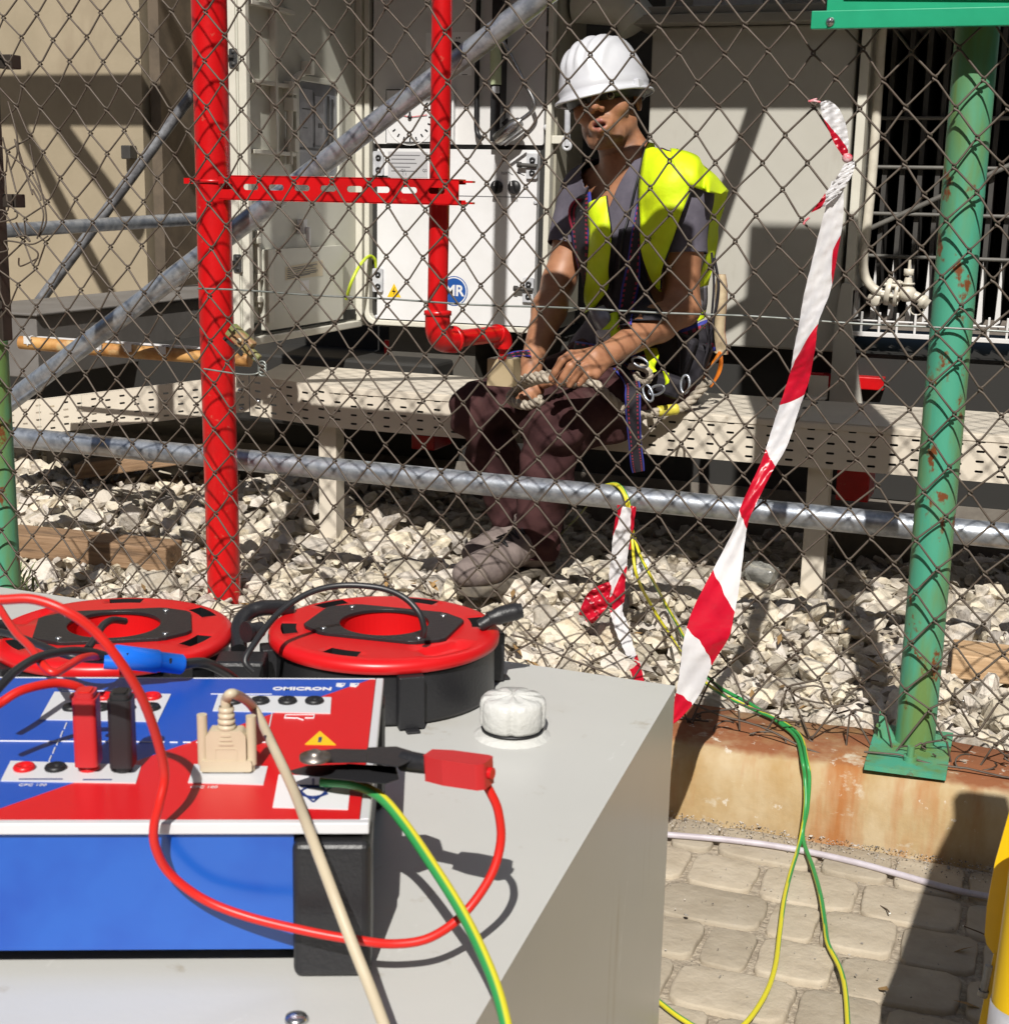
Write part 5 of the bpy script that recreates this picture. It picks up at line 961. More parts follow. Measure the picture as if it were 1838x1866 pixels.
segs = [tape('hanging_band', [(1124, 920, 1150, 926, D_y-.03, D_y-.035, 1.6, 2.6) , (1119, 960, 1148, 968, D_y-.04, D_y-.05, 1.9, 2.6), (1113, 1010, 1144, 1010, D_y-.05, D_y-.06, 2.2, 2.75), (1110, 1050, 1140, 1046, D_y-.06, D_y-.07, 2.5, 3.2), (1110, 1085, 1138, 1085, D_y-.08, D_y-.09, 2.85, 3.7), (1112, 1120, 1134, 1110, D_y-.1, D_y-.1, 4.1, 4.3) , (1122, 1150, 1142, 1135, D_y-.14, D_y-.12, 4.4, 4.4), (1138, 1190, 1156, 1182, D_y-.2, D_y-.18, 4.7, 4.85), (1148, 1220, 1166, 1212, D_y-.25, D_y-.23, 5.05, 5.3), (1160, 1260, 1178, 1255, D_y-.3, D_y-.28, 5.6, 5.8)], '', crease=.003),
 tape('side_band', [(1148, 922, 1159, 923, D_y-.03, D_y-.025, 1.3, 1.6), (1146, 960, 1154, 962, D_y-.035, D_y-.03, 1.4, 1.7), (1143, 1000, 1150, 1002, D_y-.04, D_y-.035, 1.6, 1.8)], '', crease=.002, seg=5),
 tape('loop', [(1108, 1060, 1114, 1068, D_y-.085, D_y-.08, 1.1, 1.2), (1082, 1072, 1108, 1098, D_y-.09, D_y-.085, 1.2, 1.3), (1064, 1090, 1096, 1122, D_y-.1, D_y-.09, 1.4, 1.4), (1056, 1120, 1078, 1138, D_y-.1, D_y-.1, 1.6, 1.7)], '', crease=.008),
 tape('scrap', [(1148, 1040, 1150, 1052, D_y-.05, D_y-.05, .2, .3), (1168, 1022, 1172, 1040, D_y-.03, D_y-.04, .5, .6), (1184, 1014, 1186, 1024, D_y-.02, D_y-.03, .8, .9)], '', crease=.008)]
for o in segs:
    for k_ in ('label', 'category'):
        if k_ in o: del o[k_]
    o.parent = ts_; o.location = -Vector(ts_['_o'])
E1 = [PY(1085, 895, 2.93), PY(1104, 884, 2.92), PY(1122, 884, 2.885), PY(1136, 900, 2.865), PY(1143, 925, 2.86), PY(1150, 960, 2.855), PY(1165, 1010, 2.82), PY(1185, 1050, 2.78), PZ(1212, 1100, .06), PZ(1240, 1150, .055), PZ(1265, 1200, .055), PZ(1300, 1245, .055), PZ(1370, 1285, .05), PZ(1420, 1318, .05), PZ(1450, 1345, .048)]
tail1 = [PZ(1461, 1385, .045), PY(1466, 1420, 2.205), PY(1467, 1470, 2.18), PZ(1458, 1530, -.066), PZ(1440, 1590, -.07), PZ(1428, 1640, -.068), PZ(1420, 1700, -.07), PZ(1412, 1760, -.07), PZ(1395, 1810, -.07), PZ(1362, 1860, -.07), PZ(1320, 1895, -.07)]
E2 = [PY(1090, 900, 2.94), PY(1112, 882, 2.92), PY(1130, 886, 2.885), PY(1143, 908, 2.862), PY(1150, 940, 2.855), PY(1152, 990, 2.83), PY(1160, 1050, 2.80), PZ(1190, 1110, .06), PZ(1225, 1165, .055), PZ(1262, 1222, .055), PZ(1310, 1262, .055), PZ(1380, 1296, .05), PZ(1428, 1318, .052), PZ(1458, 1343, .05)]
tail2 = [PZ(1469, 1385, .046), PY(1474, 1420, 2.2), PY(1470, 1475, 2.19), PZ(1462, 1525, -.064), PZ(1480, 1580, -.068), PZ(1494, 1630, -.068), PZ(1502, 1680, -.07), PZ(1508, 1720, -.07), PZ(1530, 1765, -.07), PZ(1540, 1810, -.07), PZ(1545, 1890, -.07)]
gy_cable('earth_cable', spline(E1+tail1, 8), .0034, 'earth cable on the paving whose lower end bends away to the grey box', turns=1.5, ph=.15)
gy_cable('earth_cable', spline(E2+tail2, 8), .0034, 'earth cable on the paving that keeps straight down toward the viewer beside its twin', turns=1.3, ph=.1)
gy_cable('earth_cable', spline([PZ(1170, 1800, -.07), PZ(1200, 1825, -.07), PZ(1235, 1852, -.07), PZ(1280, 1880, -.07)], 8), .0034, 'end of an earth cable emerging from behind the grey box corner', ph=.2)
lead('stray_wire', [(985, 1015, 3.62), (1020, 975, 3.5), (1050, 945, 3.35), (1075, 915, 3.22), (1090, 898, 3.14)], .0018, mat('olive_wire', (.10, .11, .03), .5), 'thin wire end sagging behind the low horizontal tube', 'wire')
b = MB(); b.tube(spline([PZ(1100, 1512, -.072), PZ(1215, 1521, -.0735), PZ(1340, 1532, -.073), PZ(1450, 1548, -.0735), PZ(1560, 1572, -.073), PZ(1640, 1594, -.0735), PZ(1740, 1622, -.073), PZ(1838, 1640, -.072), PZ(1960, 1660, -.072)], 8), .0052, 14); tag(b.build('conduit', M_conduit), 'pale lilac flexible conduit lying on the paving along the kerb', 'conduit')
yb_ = thing('yellow_barrier', (.2, 1.25, -.08), 'yellow metal barrier with slanted panel and post at the right edge', 'barrier')
yp = [(1793, 1702), (1797, 1650), (1812, 1570), (1838, 1478), (1967, 1229), (2245, 653), (2405, 343), (2412, 250), (2440, 210), (2494, 194), (2654, 191), (2700, 1700), (1830, 1742), (1808, 1735), (1797, 1720)]
b = MB(); b.prism([(lambda q: (q[0], q[2]))(PY(x, y, 1.25)) for x, y in yp][::-1], (0, 1.252, 0), UX, UZ, .004); b.build('panel', M_yellow, yb_, bevel=.0012)
b = MB(); q0, q1 = PY(1810, 1735, 1.25), PY(1775, 1900, 1.25); b.prism([(q0[0], q0[2]), (q0[0]+.012, q0[2]), (q1[0]+.03, q1[2]), (q1[0], q1[2])][::-1], (0, 1.252, 0), UX, UZ, .004); b.build('leg_strip', M_yellow, yb_)
b = MB(); b.bx(.30, .34, 1.256, 1.262, -.08, .45); b.build('leg_strip', M_yellow, yb_)
b = MB(); q0, q1 = PY(1801, 1760, 1.245), PY(1789, 1815, 1.245); b.tube([q0, q1], .0035, 10); b.lathe(q1, unit(q1-q0), [(.0045, -.006), (.0045, 0), (0, 0)], 12); b.build('hinge', M_galv_dark, yb_)
pb, pt = PY(1858, 1860, 1.19), PY(1897, 1588, 1.19); d_ = unit(pt-pb)
b = MB(); b.tube([pb-d_*.3, pt+d_*.02], .0255, 32); po = b.build('post', M_yellow, yb_)
b = MB(); b.lathe(PY(1861, 1838, 1.19), d_, [(.0258, -.06), (.0262, -.06), (.0262, .004), (.0258, .004)], 32); b.build('grey_band', mat('reflective_grey_band', (.45, .45, .47), .35, .2, col2=(.38, .38, .4), nscale=40), po)
# small weeds at the foot of the left post
b = MB(); c = PZ(25, 1070, .02)
for k in range(60):
    a, h = random.uniform(0, 6.28), random.uniform(.02, .07); p = c+[random.gauss(0, .03), random.gauss(0, .02), 0]; t = p+[math.cos(a)*h*.7, math.sin(a)*h*.7, h]; m_ = (p+t)/2+[0, 0, h*.2]; sd = V3(-math.sin(a), math.cos(a), 0)*.003
    b.add([p-sd*.4, p+sd*.4, m_+sd, m_-sd], [(0, 1, 2, 3)]); b.add([m_-sd, m_+sd, t], [(0, 1, 2)])
tag(b.build('weed', mat('weed_green', (.08, .13, .04), .6, col2=(.12, .14, .05), nscale=40)), 'small tuft of weeds at the foot of the left post', 'plant')
# ================================================================== THE SEATED WORKER
def cap_(p, a, b_, ra, rb=None):
    rb = ra if rb is None else rb; ba = b_-a; t = np.clip(((p-a)@ba)/max(ba@ba, 1e-9), 0, 1); return np.linalg.norm(p-a-t[:, None]*ba, axis=1)-(ra+(rb-ra)*t)
def ell_(p, c, R, rad):
    q = (p-c)@R; k0 = np.linalg.norm(q/rad, axis=1); k1 = np.linalg.norm(q/np.square(rad), axis=1); return k0*(k0-1)/np.maximum(k1, 1e-9)
def smin(a, b_, k): h = np.clip(.5+.5*(b_-a)/k, 0, 1); return b_+(a-b_)*h-k*h*(1-h)
def smax(a, b_, k): return -smin(-a, -b_, k)
def surface(fn, lo, hi, h):
    lo = np.array(lo, float); n = np.ceil((np.array(hi)-lo)/h).astype(int)+1; B = 8; nb = -(-n//B); n = nb*B
    D = np.full(n, 1., np.float32)
    ci = np.stack(np.meshgrid(*[np.arange(q) for q in nb], indexing='ij'), -1).reshape(-1, 3); cc_ = lo+(ci*B+B/2-.5)*h
    dc = np.concatenate([fn(cc_[i:i+20000]) for i in range(0, len(cc_), 20000)]); act = ci[np.abs(dc) < B*h*1.05+.006]
    ins = ci[(dc < 0) & (np.abs(dc) >= B*h*1.05+.006)]
    for c in ins: D[c[0]*B:c[0]*B+B, c[1]*B:c[1]*B+B, c[2]*B:c[2]*B+B] = -1
    off = np.stack(np.meshgrid(*[np.arange(B)]*3, indexing='ij'), -1).reshape(-1, 3)
    for i in range(0, len(act), 300):
        a = act[i:i+300]; idx = (a[:, None, :]*B+off[None]).reshape(-1, 3); D[idx[:, 0], idx[:, 1], idx[:, 2]] = fn(lo+idx*h)
    S = D < 0; m = [slice(None, -1), slice(1, None)]; cnt = sum(S[m[i], m[j], m[k]].astype(np.int8) for i in (0, 1) for j in (0, 1) for k in (0, 1))
    cell = np.argwhere((cnt > 0) & (cnt < 8)); ID = np.full(D.shape, -1, np.int32); ID[cell[:, 0], cell[:, 1], cell[:, 2]] = np.arange(len(cell))
    acc = np.zeros((len(cell), 3)); w = np.zeros(len(cell)); cor = [np.array([i, j, k]) for i in (0, 1) for j in (0, 1) for k in (0, 1)]
    for a in range(8):
        for b_ in range(a+1, 8):
            if np.abs(cor[a]-cor[b_]).sum() != 1: continue
            pa_, pb_ = cell+cor[a], cell+cor[b_]; da, db = D[tuple(pa_.T)], D[tuple(pb_.T)]; mk = (da < 0) != (db < 0); t = np.where(mk, da/np.where(da == db, 1, da-db), 0)
            acc += (pa_+(pb_-pa_)*t[:, None])*mk[:, None]; w += mk
    V = lo+acc/w[:, None]*h; F = []
    for ax in range(3):
        s0 = [slice(1, -1)]*3; s1 = [slice(1, -1)]*3; s0[ax] = slice(0, -1); s1[ax] = slice(1, None)
        A, Bq = S[tuple(s0)], S[tuple(s1)]; e = np.argwhere(A != Bq); sg = A[tuple(e.T)]; e = e+[0 if i == ax else 1 for i in range(3)]
        u, v = (ax+1) % 3, (ax+2) % 3; q = []
        for du_, dv_ in ((-1, -1), (0, -1), (0, 0), (-1, 0)): g = e.copy(); g[:, u] += du_; g[:, v] += dv_; q.append(ID[tuple(g.T)])
        q = np.stack(q, 1); q[~sg] = q[~sg][:, ::-1]; F.append(q)
    F = np.concatenate(F); F = F[(F >= 0).all(1)]
    return V, F
def grad(fn, p, e=.002):
    g = np.stack([fn(p+np.eye(3)[i]*e)-fn(p-np.eye(3)[i]*e) for i in range(3)], 1); return g/np.maximum(np.linalg.norm(g, axis=1), 1e-9)[:, None]
def clip(V, F, g):
    """keeps the part of a mesh where g < 0, cut exactly along g = 0"""
    g = np.asarray(g); T = np.concatenate([F[:, [0, 1, 2]], F[:, [0, 2, 3]]]) if F.shape[1] == 4 else F
    s = g[T] < 0; full = T[s.all(1)]; part = T[s.any(1) & ~s.all(1)]; V = list(V); out = [full]; cache = {}
    def mid(a, b_):
        k = (min(a, b_), max(a, b_))
        if k not in cache: t = g[a]/(g[a]-g[b_]); cache[k] = len(V); V.append(V[a]+(V[b_]-V[a])*t)
        return cache[k]
    ex = []
    for t in part:
        poly = []
        for i in range(3):
            a, b_ = t[i], t[(i+1) % 3]
            if g[a] < 0: poly.append(a)
            if (g[a] < 0) != (g[b_] < 0): poly.append(mid(a, b_))
        for i in range(1, len(poly)-1): ex.append((poly[0], poly[i], poly[i+1]))
    if ex: out.append(np.array(ex))
    return np.array(V), np.concatenate(out)
def mesh_of(name, V, F, mats, parent, col=None, mi=None, solid=0, off=1):
    me = bpy.data.meshes.new(name); us = np.unique(F); mp_ = np.full(len(V), -1); mp_[us] = np.arange(len(us)); V = V[us]; F = mp_[F]
    me.from_pydata((V-np.array(parent['_o'])).tolist(), [], F.tolist()); me.polygons.foreach_set('use_smooth', [True]*len(F))
    for m in (mats if isinstance(mats, (list, tuple)) else [mats]): me.materials.append(m)
    if mi is not None: me.polygons.foreach_set('material_index', mi.astype(int).tolist())
    if col is not None: a = me.color_attributes.new('Col', 'FLOAT_COLOR', 'POINT'); a.data.foreach_set('color', np.hstack([col[us], np.ones((len(us), 1))]).ravel())
    me.update(); o = bpy.data.objects.new(name, me); COL.objects.link(o); o.parent = parent; o['_o'] = list(parent['_o'])
    if solid: md = o.modifiers.new('solid', 'SOLIDIFY'); md.thickness = solid; md.offset = off
    return o
M_skin = mat('tanned_skin', (1, 1, 1), .5, col2=(.78, .72, .70), nscale=38, nlo=.42, nhi=.72, attr='Col', bump=.12, bscale=260, bdist=.0008, sss=.06)
M_shirt = mat('grey_cotton', (.125, .115, .145), .9, spec=.15, col2=(.10, .092, .118), nscale=25, bump=.2, bscale=500, bdist=.001)
M_trou = mat('maroon_brown_twill', (.070, .032, .032), .9, spec=.10, col2=(.046, .021, .022), nscale=14, bump=.3, bscale=420, bdist=.001)
layer(M_trou, (.095, .062, .055), 9, .64, .85)
M_vest = mat('fluorescent_yellow_fabric', (.66, .84, .005), .6, col2=(.60, .78, .005), nscale=14, bump=.35, bscale=38, bdist=.006)
M_reflect = mat('grey_reflective_strip', (.30, .30, .34), .35, .3, col2=(.24, .24, .28), nscale=40)
M_web = mat('dark_webbing', (.014, .012, .018), .75, bump=.3, bscale=600, bdist=.001); M_webr = mat('red_webbing_thread', (.30, .02, .05), .7); M_webb = mat('blue_webbing_thread', (.03, .035, .26), .7)
M_helm = mat('white_helmet_shell', (.58, .59, .62), .32, col2=(.54, .55, .585), nscale=12, spec=.5)
M_boot = mat('dusty_suede', (.22, .18, .165), .9, spec=.15, col2=(.15, .12, .112), nscale=18, bump=.4, bscale=120, bdist=.002); layer(M_boot, (.30, .25, .20), 12, .55, .75)
M_sole = mat('dusty_rubber_sole', (.17, .145, .11), .8, col2=(.10, .085, .07), nscale=22, bump=.3)
M_rope = mat('pale_hemp_rope', (.46, .41, .33), .85, col2=(.34, .29, .23), nscale=50, bump=.5, bscale=160)
M_hair = mat('dark_brown_hair', (.016, .011, .009), .6, bump=.4, bscale=300)
# joints
hipL, hipR = PY(1205, 694, 3.50), PY(1098, 690, 3.56)
kneeL, kneeR = PY(1010, 778, 3.115), PY(872, 748, 3.22)
ankL, ankR = PZ(968, 1030, .105), PZ(944, 985, .10)
ankL = V3(ankL[0], 3.10, ankL[2]) if False else PY(968, 1030, 3.13); ankR = PY(946, 985, 3.30)
shL, shR = PY(1241, 345, 3.36), PY(1072, 352, 3.54)
elL, elR = PY(1243, 562, 3.33), PY(1018, 512, 3.46)
wrL, wrR = PY(1112, 643, 3.06), PY(968, 662, 3.25)
person = thing('person', tuple((hipL+hipR)/2*[1, 1, 0]+[0, 0, TZ]), 'seated worker in white helmet, yellow vest and maroon trousers, rope across his knees', 'person')
UP = V3(0, 0, 1); msh = (shL+shR)/2; mhip = (hipL+hipR)/2; Tr = unit(shL-shR); Tu = unit(msh-mhip-Tr*((msh-mhip)@Tr)); Tf = np.cross(Tu, Tr)
if Tf[1] > 0: Tf = -Tf
TR = np.stack([Tr, Tf, Tu], 1)
# head frame
Hc = PY(1103, 188, 3.42); hf = unit(V3(.03, -1, .05)); hu = unit(V3(-.205, .03, 1)); hu = unit(hu-hf*(hu@hf)); hr = np.cross(hu, hf); hr = hr if hr[0] > 0 else -hr
HR = np.stack([hr, hf, hu], 1)
def hl(x, y, z): return Hc+HR@V3(x, y, z)
neckb = msh+Tu*.045+Tf*.005
def torso(p):
    d = ell_(p, msh-Tu*.115+Tf*.012, TR, V3(.150, .108, .17))
    d = smin(d, cap_(p, shL-Tr*.055+Tu*.012-Tf*.01, shR+Tr*.055+Tu*.012-Tf*.01, .058), .05)
    d = smin(d, ell_(p, msh-Tu*.30+Tf*.0, TR, V3(.138, .098, .17)), .06)
    pr = unit(hipL-hipR); d = smin(d, ell_(p, mhip+UP*.045, np.stack([pr, np.cross(UP, pr), UP], 1), V3(.165, .125, .115)), .05)
    for s in (shL, shR): d = smin(d, ell_(p, s, np.eye(3), V3(.056, .056, .056)), .035)
    tr_ = cap_(p, neckb+Tu*.02, shL-Tr*.04+Tu*.02, .05, .035); d = smin(d, smin(tr_, cap_(p, neckb+Tu*.02, shR+Tr*.04+Tu*.02, .05, .035), .02), .03)
    return d
def neck(p): return cap_(p, hl(0, -.022, -.045), neckb-Tf*.012, .053, .060)
def head(p):
    q = (p-Hc)@HR; E = np.eye(3); e = lambda c, r: ell_(q, V3(*c), E, V3(*r)); c = lambda a, b_, ra, rb=None: cap_(q, V3(*a), V3(*b_), ra, rb)
    d = e((0, -.010, .035), (.073, .093, .085))
    d = smin(d, e((0, .018, -.045), (.0565, .064, .062)), .03)
    d = smin(d, c((-.05, -.005, -.05), (-.028, .052, -.092), .018, .017), .02); d = smin(d, c((.05, -.005, -.05), (.028, .052, -.092), .018, .017), .02)
    d = smin(d, e((0, .066, -.098), (.024, .019, .018)), .02)
    for s in (-1, 1): d = smin(d, e((s*.041, .056, -.022), (.026, .022, .022)), .022)
    d = smin(d, c((-.034, .078, .024), (.034, .078, .024), .0125), .018)
    for s in (-1, 1): d = smax(d, -e((s*.0315, .096, .004), (.0165, .013, .0115)), .014)
    d = smin(d, c((0, .086, .014), (0, .111, -.020), .0075, .0115), .012)
    for s in (-1, 1):
        d = smin(d, e((s*.0115, .098, -.0255), (.0085, .0105, .0085)), .006); d = smax(d, -e((s*.0075, .104, -.0335), (.0042, .0062, .0045)), .003)
    d = smin(d, e((0, .078, -.062), (.027, .020, .024)), .018)
    for s in (-1, 1):
        d = smin(d, c((s*.026, .082, -.060), (s*.006, .0955, -.0525), .0038, .0055), .006); d = smin(d, c((s*.0245, .082, -.0635), (0, .0955, -.0735), .0038, .0064), .006)
    d = smax(d, -e((0, .099, -.0625), (.0175, .018, .0052)), .004)
    for s in (-1, 1):
        ear = e((s*.0765, -.012, -.002), (.0085, .0205, .032)); ear = smax(ear, -e((s*.0845, -.006, .002), (.0065, .011, .018)), .005); d = smin(d, ear, .008)
    return d
def arm(p, s, e, w):
    m_ = (s+e)/2+unit(np.cross(e-s, w-e)+1e-6)*0; ru = unit(e-s); fo = unit(w-e)
    d = smin(cap_(p, s, s+(e-s)*.5, .050, .047), cap_(p, s+(e-s)*.5, e, .047, .0385), .02)
    d = smin(d, cap_(p, e, e+(w-e)*.35, .0385, .0415), .025); d = smin(d, cap_(p, e+(w-e)*.35, w, .0415, .0265), .02); return d
# hands: palm, four fingers of three bones, thumb
def hand_bones(w, kn, tips, th, n, drop=.012):
    """w wrist, kn four knuckle points, tips four finger tips, th three thumb joints, n back-of-hand normal"""
    B = []
    for k, t, r in zip(kn, tips, (.0093, .0096, .0092, .0080)):
        a = k; m1 = k+(t-k)*.42+n*drop; m2 = k+(t-k)*.76+n*drop*.45; B += [(a, m1, r*1.06, r), (m1, m2, r, r*.92), (m2, t, r*.92, r*.80)]
    B += [(th[0], th[1], .0135, .0110), (th[1], th[2], .0108, .0088)]; return B
nL = unit(V3(.05, -.62, .78)); kL = [PY(1040, 645, 2.985), PY(1055, 655, 2.975), PY(1070, 668, 2.975), PY(1084, 681, 2.985)]
tL = [PY(1004, 690, 2.965), PY(1019, 701, 2.955), PY(1037, 702, 2.958), PY(1055, 700, 2.968)]
thL = [PY(1072, 655, 3.03), PY(1035, 676, 3.02), PY(1012, 694, 3.01)]
kR = [PY(952, 704, 3.20), PY(962, 709, 3.19), PY(972, 712, 3.195), PY(981, 712, 3.21)]; nR = unit(V3(-.5, -.75, .4))
tR = [PY(944, 742, 3.19), PY(956, 748, 3.175), PY(968, 748, 3.175), PY(979, 742, 3.185)]; thR = [PY(978, 690, 3.22), PY(993, 700, 3.19), PY(1003, 698, 3.17)]
HBL = hand_bones(wrL, kL, tL, thL, nL); HBR = hand_bones(wrR, kR, tR, thR, nR)
def hand(p, w, kn, HB, n):
    d = cap_(p, w, kn[1]*.5+w*.5, .0245, .021)
    for k in kn: d = smin(d, cap_(p, w+(k-w)*.25-n*.003, k-n*.004, .0165, .0115), .010)
    for a, b_, ra, rb in HB: d = smin(d, cap_(p, a, b_, ra, rb), .0035)
    return d
def body(p):
    d = smin(smin(torso(p)+.004, neck(p), .035), head(p), .018)
    d = smin(d, arm(p, shL, elL, wrL), .025); d = smin(d, arm(p, shR, elR, wrR), .025)
    d = smin(d, hand(p, wrL, kL, HBL, nL), .010); d = smin(d, hand(p, wrR, kR, HBR, nR), .010)
    return d
lo_, hi_ = V3(-1.40, 2.86, .44), V3(-.62, 3.78, 1.34)
Vb, Fb = surface(body, lo_, hi_, .0036)
def skin_colour(V):
    q = (V-Hc)@HR; base = np.array([.385, .183, .098]); c = np.tile(base, (len(V), 1)); f = lambda d, w: np.clip(1-np.abs(d)/w, 0, 1)[:, None]
    E = np.eye(3); near = q[:, 2] > -.125
    lips = np.minimum(np.minimum(*[cap_(q, V3(s*.026, .082, -.060), V3(s*.004, .0965, -.0525), .0038, .0055) for s in (-1, 1)]), np.minimum(*[cap_(q, V3(s*.0245, .082, -.0635), V3(0, .0962, -.0735), .0038, .0064) for s in (-1, 1)]))
    w = np.clip((.0016-lips)/.002, 0, 1)[:, None]; c = c*(1-w)+np.array([.33, .115, .098])*w
    mo = ell_(q, V3(0, .093, -.0625), E, V3(.0165, .012, .0046)); w = np.clip((.0004-mo)/.001, 0, 1)[:, None]; c = c*(1-w)+np.array([.05, .012, .012])*w
    st_ = np.clip(1-np.maximum(ell_(q, V3(0, .035, -.10), E, V3(.062, .072, .042)), 0)/.012, 0, 1)[:, None]*np.clip((1.5e-3-(-lips))/.002+.6, 0, 1)[:, None]*(.42+.16*np.sin(900*q[:, :1])*np.sin(870*q[:, 1:2]))
    w = np.where(lips[:, None] < .002, 0, st_)*near[:, None]; c = c*(1-w)+np.array([.085, .055, .042])*w
    ms = np.clip(1-np.abs(cap_(q, V3(-.02, .088, -.043), V3(.02, .088, -.043), .006))/.006, 0, 1)[:, None]*.3; c = c*(1-ms)+np.array([.10, .06, .045])*ms
    rd = np.clip(1-ell_(q, V3(0, .108, -.022), E, V3(.018, .014, .013))/.012, 0, 1)[:, None]*.35; c = c*(1-rd)+np.array([.42, .17, .105])*rd
    kn_ = np.min([np.linalg.norm(V-k, axis=1) for k in kL+kR+tL], axis=0); w = np.clip(1-kn_/.016, 0, 1)[:, None]*.4; c = c*(1-w)+np.array([.42, .19, .12])*w
    return c
pb_ = mesh_of('body', Vb, Fb, M_skin, person, col=skin_colour(Vb))
for s in (-1, 1):
    b = MB(); c = hl(s*.0315, .0742, .0035); b.ball(c, .0122, n=16); ey = b.build('eye', mat('eye_white', (.34, .30, .28), .25) if s < 0 else MATS['eye_white'], person)
    b = MB(); g_ = unit(V3(0, 0, CAM_H)-c); b.lathe(c, g_, [(.0072, .0099), (.0066, .0109), (.003, .0122), (0, .0124)], 18); b.build('iris', mat('dark_iris', (.03, .018, .012), .15) if s < 0 else MATS['dark_iris'], ey)
    b = MB(); b.tube(spline([hl(s*.016, .0915, .0225), hl(s*.03, .0905, .0275), hl(s*.045, .078, .0235)], 6), [.002]*2+[.0033]*9+[.0012]*2, 8); b.build('eyebrow', M_hair, person)
# fingernails on the front hand
for k, t in zip(kL, tL):
    d = unit(t-k); b = MB(); u_ = unit(np.cross(d, nL)); nn = np.cross(u_, d); b.ball(t-d*.001+nL*.0062, .0042, n=12, sc=(1, 1.25, .3), R=np.stack([u_, d, np.cross(u_, d)], 1)); b.build('fingernail', mat('nail_pink', (.50, .27, .20), .35) if 'nail_pink' not in MATS else MATS['nail_pink'], person)
# hair under the helmet rim
def hairf(p): q = (p-Hc)@HR; return smin(ell_(q, V3(0, -.014, .032), np.eye(3), V3(.0765, .0935, .088)), ell_(q, V3(0, -.06, -.035), np.eye(3), V3(.055, .035, .05)), .02)+.0012*np.sin(420*q[:, 0])*np.sin(380*q[:, 1])
Vh, Fh = surface(hairf, Hc-.13, Hc+.14, .004); q = (Vh-Hc)@HR
Vh, Fh = clip(Vh, Fh, np.maximum(q[:, 1]-.030-.6*(np.maximum(q[:, 2]-.045, 0)), np.where(np.abs(q[:, 0]) > .05, -(q[:, 2]+.012), -(q[:, 2]+.07)))); mesh_of('hair', Vh, Fh, M_hair, person)
# ---- T-shirt
def shirtf(p):
    d = torso(p)-.010
    for s, e in ((shL, elL), (shR, elR)): d = smin(d, cap_(p, s, s+(e-s)*.62, .063, .060), .035)
    q = (p-msh)@TR; return d+.0035*np.sin(38*q[:, 2]+14*q[:, 0]+3*np.sin(21*q[:, 0]))*np.clip(1-(q[:, 1]<-.2), 0, 1)
Vs, Fs = surface(shirtf, V3(-1.40, 3.05, .44), V3(-.66, 3.78, 1.16), .0045)
def shirt_cut(V):
    q = (V-msh)@TR; g = np.full(len(V), -1.)
    for s, e in ((shL, elL), (shR, elR)):
        d = unit(e-s); t = (V-s)@d; r = np.linalg.norm(V-s-t[:, None]*d, axis=1); g = np.maximum(g, np.where((t > .06) & (r < .085), t-.150, -1))
    nk = (V-neckb)@unit(hl(0, -.02, -.05)-neckb); rn = np.linalg.norm((V-neckb)-nk[:, None]*unit(hl(0, -.02, -.05)-neckb), axis=1)
    g = np.maximum(g, np.where(rn < .12, np.minimum(nk-.012, .1), -1)); nv_ = np.abs(q[:, 0]+.012)-.068*np.clip((q[:, 2]+.150)/.19, 0, 1.2)
    g = np.maximum(g, np.where((q[:, 1] > .02) & (q[:, 2] > -.16), -nv_*1.0, -1)); return g
Vs2, Fs2 = clip(Vs, Fs, shirt_cut(Vs)); mesh_of('t_shirt', Vs2, Fs2, M_shirt, person, solid=.0022)
# ---- trousers
ftL, ftR = ankL, ankR
def legd(p, h, k, a, ro=0.):
    w_ = 1. if ro == 0 else .88
    d = smin(cap_(p, h, h+(k-h)*.6, .088, .078), cap_(p, h+(k-h)*.6, k, .078, .066), .03)
    a2 = a+(a-k)*.03; d = smin(d, cap_(p, k, k+(a-k)*.35, .062*w_, .060*w_), .03); d = smin(d, cap_(p, k+(a-k)*.35, a+(k-a)*.12, .060*w_, .050), .03); d = smin(d, cap_(p, a+(k-a)*.12, a2, .052, .058), .02)
    ax = unit(a-k); t = (p-k)@ax; L_ = np.linalg.norm(a-k); u, w, _ = frame_of(ax); an = np.arctan2((p-k)@u, (p-k)@w)
    lowf = np.clip((t-L_*.62)/(L_*.3), 0, 1); kn = np.exp(-((t-.02)/.07)**2)
    d = d-.012*lowf*np.sin(t*120+2.2*np.sin(an*2+ro)+an)*(.6+.4*np.sin(an*3+t*30))-.0085*kn*np.sin(t*85+1.7*an+ro)*np.cos(an*1.5+ro)-.0022*np.sin(t*47+3*an+ro)
    th = unit(k-h); tt = (p-h)@th; u2, w2, _ = frame_of(th); an2 = np.arctan2((p-h)@u2, (p-h)@w2); return d-.0034*np.sin(tt*40+2.5*an2+ro)*np.clip(np.sin(tt*9), 0, 1)-.007*np.exp(-((t-.10)/.09)**2)*np.sin(t*46-2.2*an+ro*1.3)
def trouf(p):
    pr = unit(hipL-hipR); d = ell_(p, mhip+UP*.03, np.stack([pr, np.cross(UP, pr), UP], 1), V3(.185, .145, .125))
    return smin(smin(d, legd(p, hipL, kneeL, ankL, 0.), .05), legd(p, hipR, kneeR, ankR, 2.), .035)
Vt, Ft = surface(trouf, V3(-1.52, 2.95, .02), V3(-.66, 3.82, .72), .0048)
gt = (Vt[:, 2]-(mhip[2]+.12))
for k, a in ((kneeL, ankL), (kneeR, ankR)): ax = unit(a-k); t = (Vt-a)@ax; r = np.linalg.norm(Vt-a-t[:, None]*ax, axis=1); gt = np.maximum(gt, np.where(r < .14, t+.030+.004*np.sin(40*Vt[:, 0]), -1))
gt = np.maximum(gt, TZ+.002-Vt[:, 2]-10*(Vt[:, 1] < TF-.005))
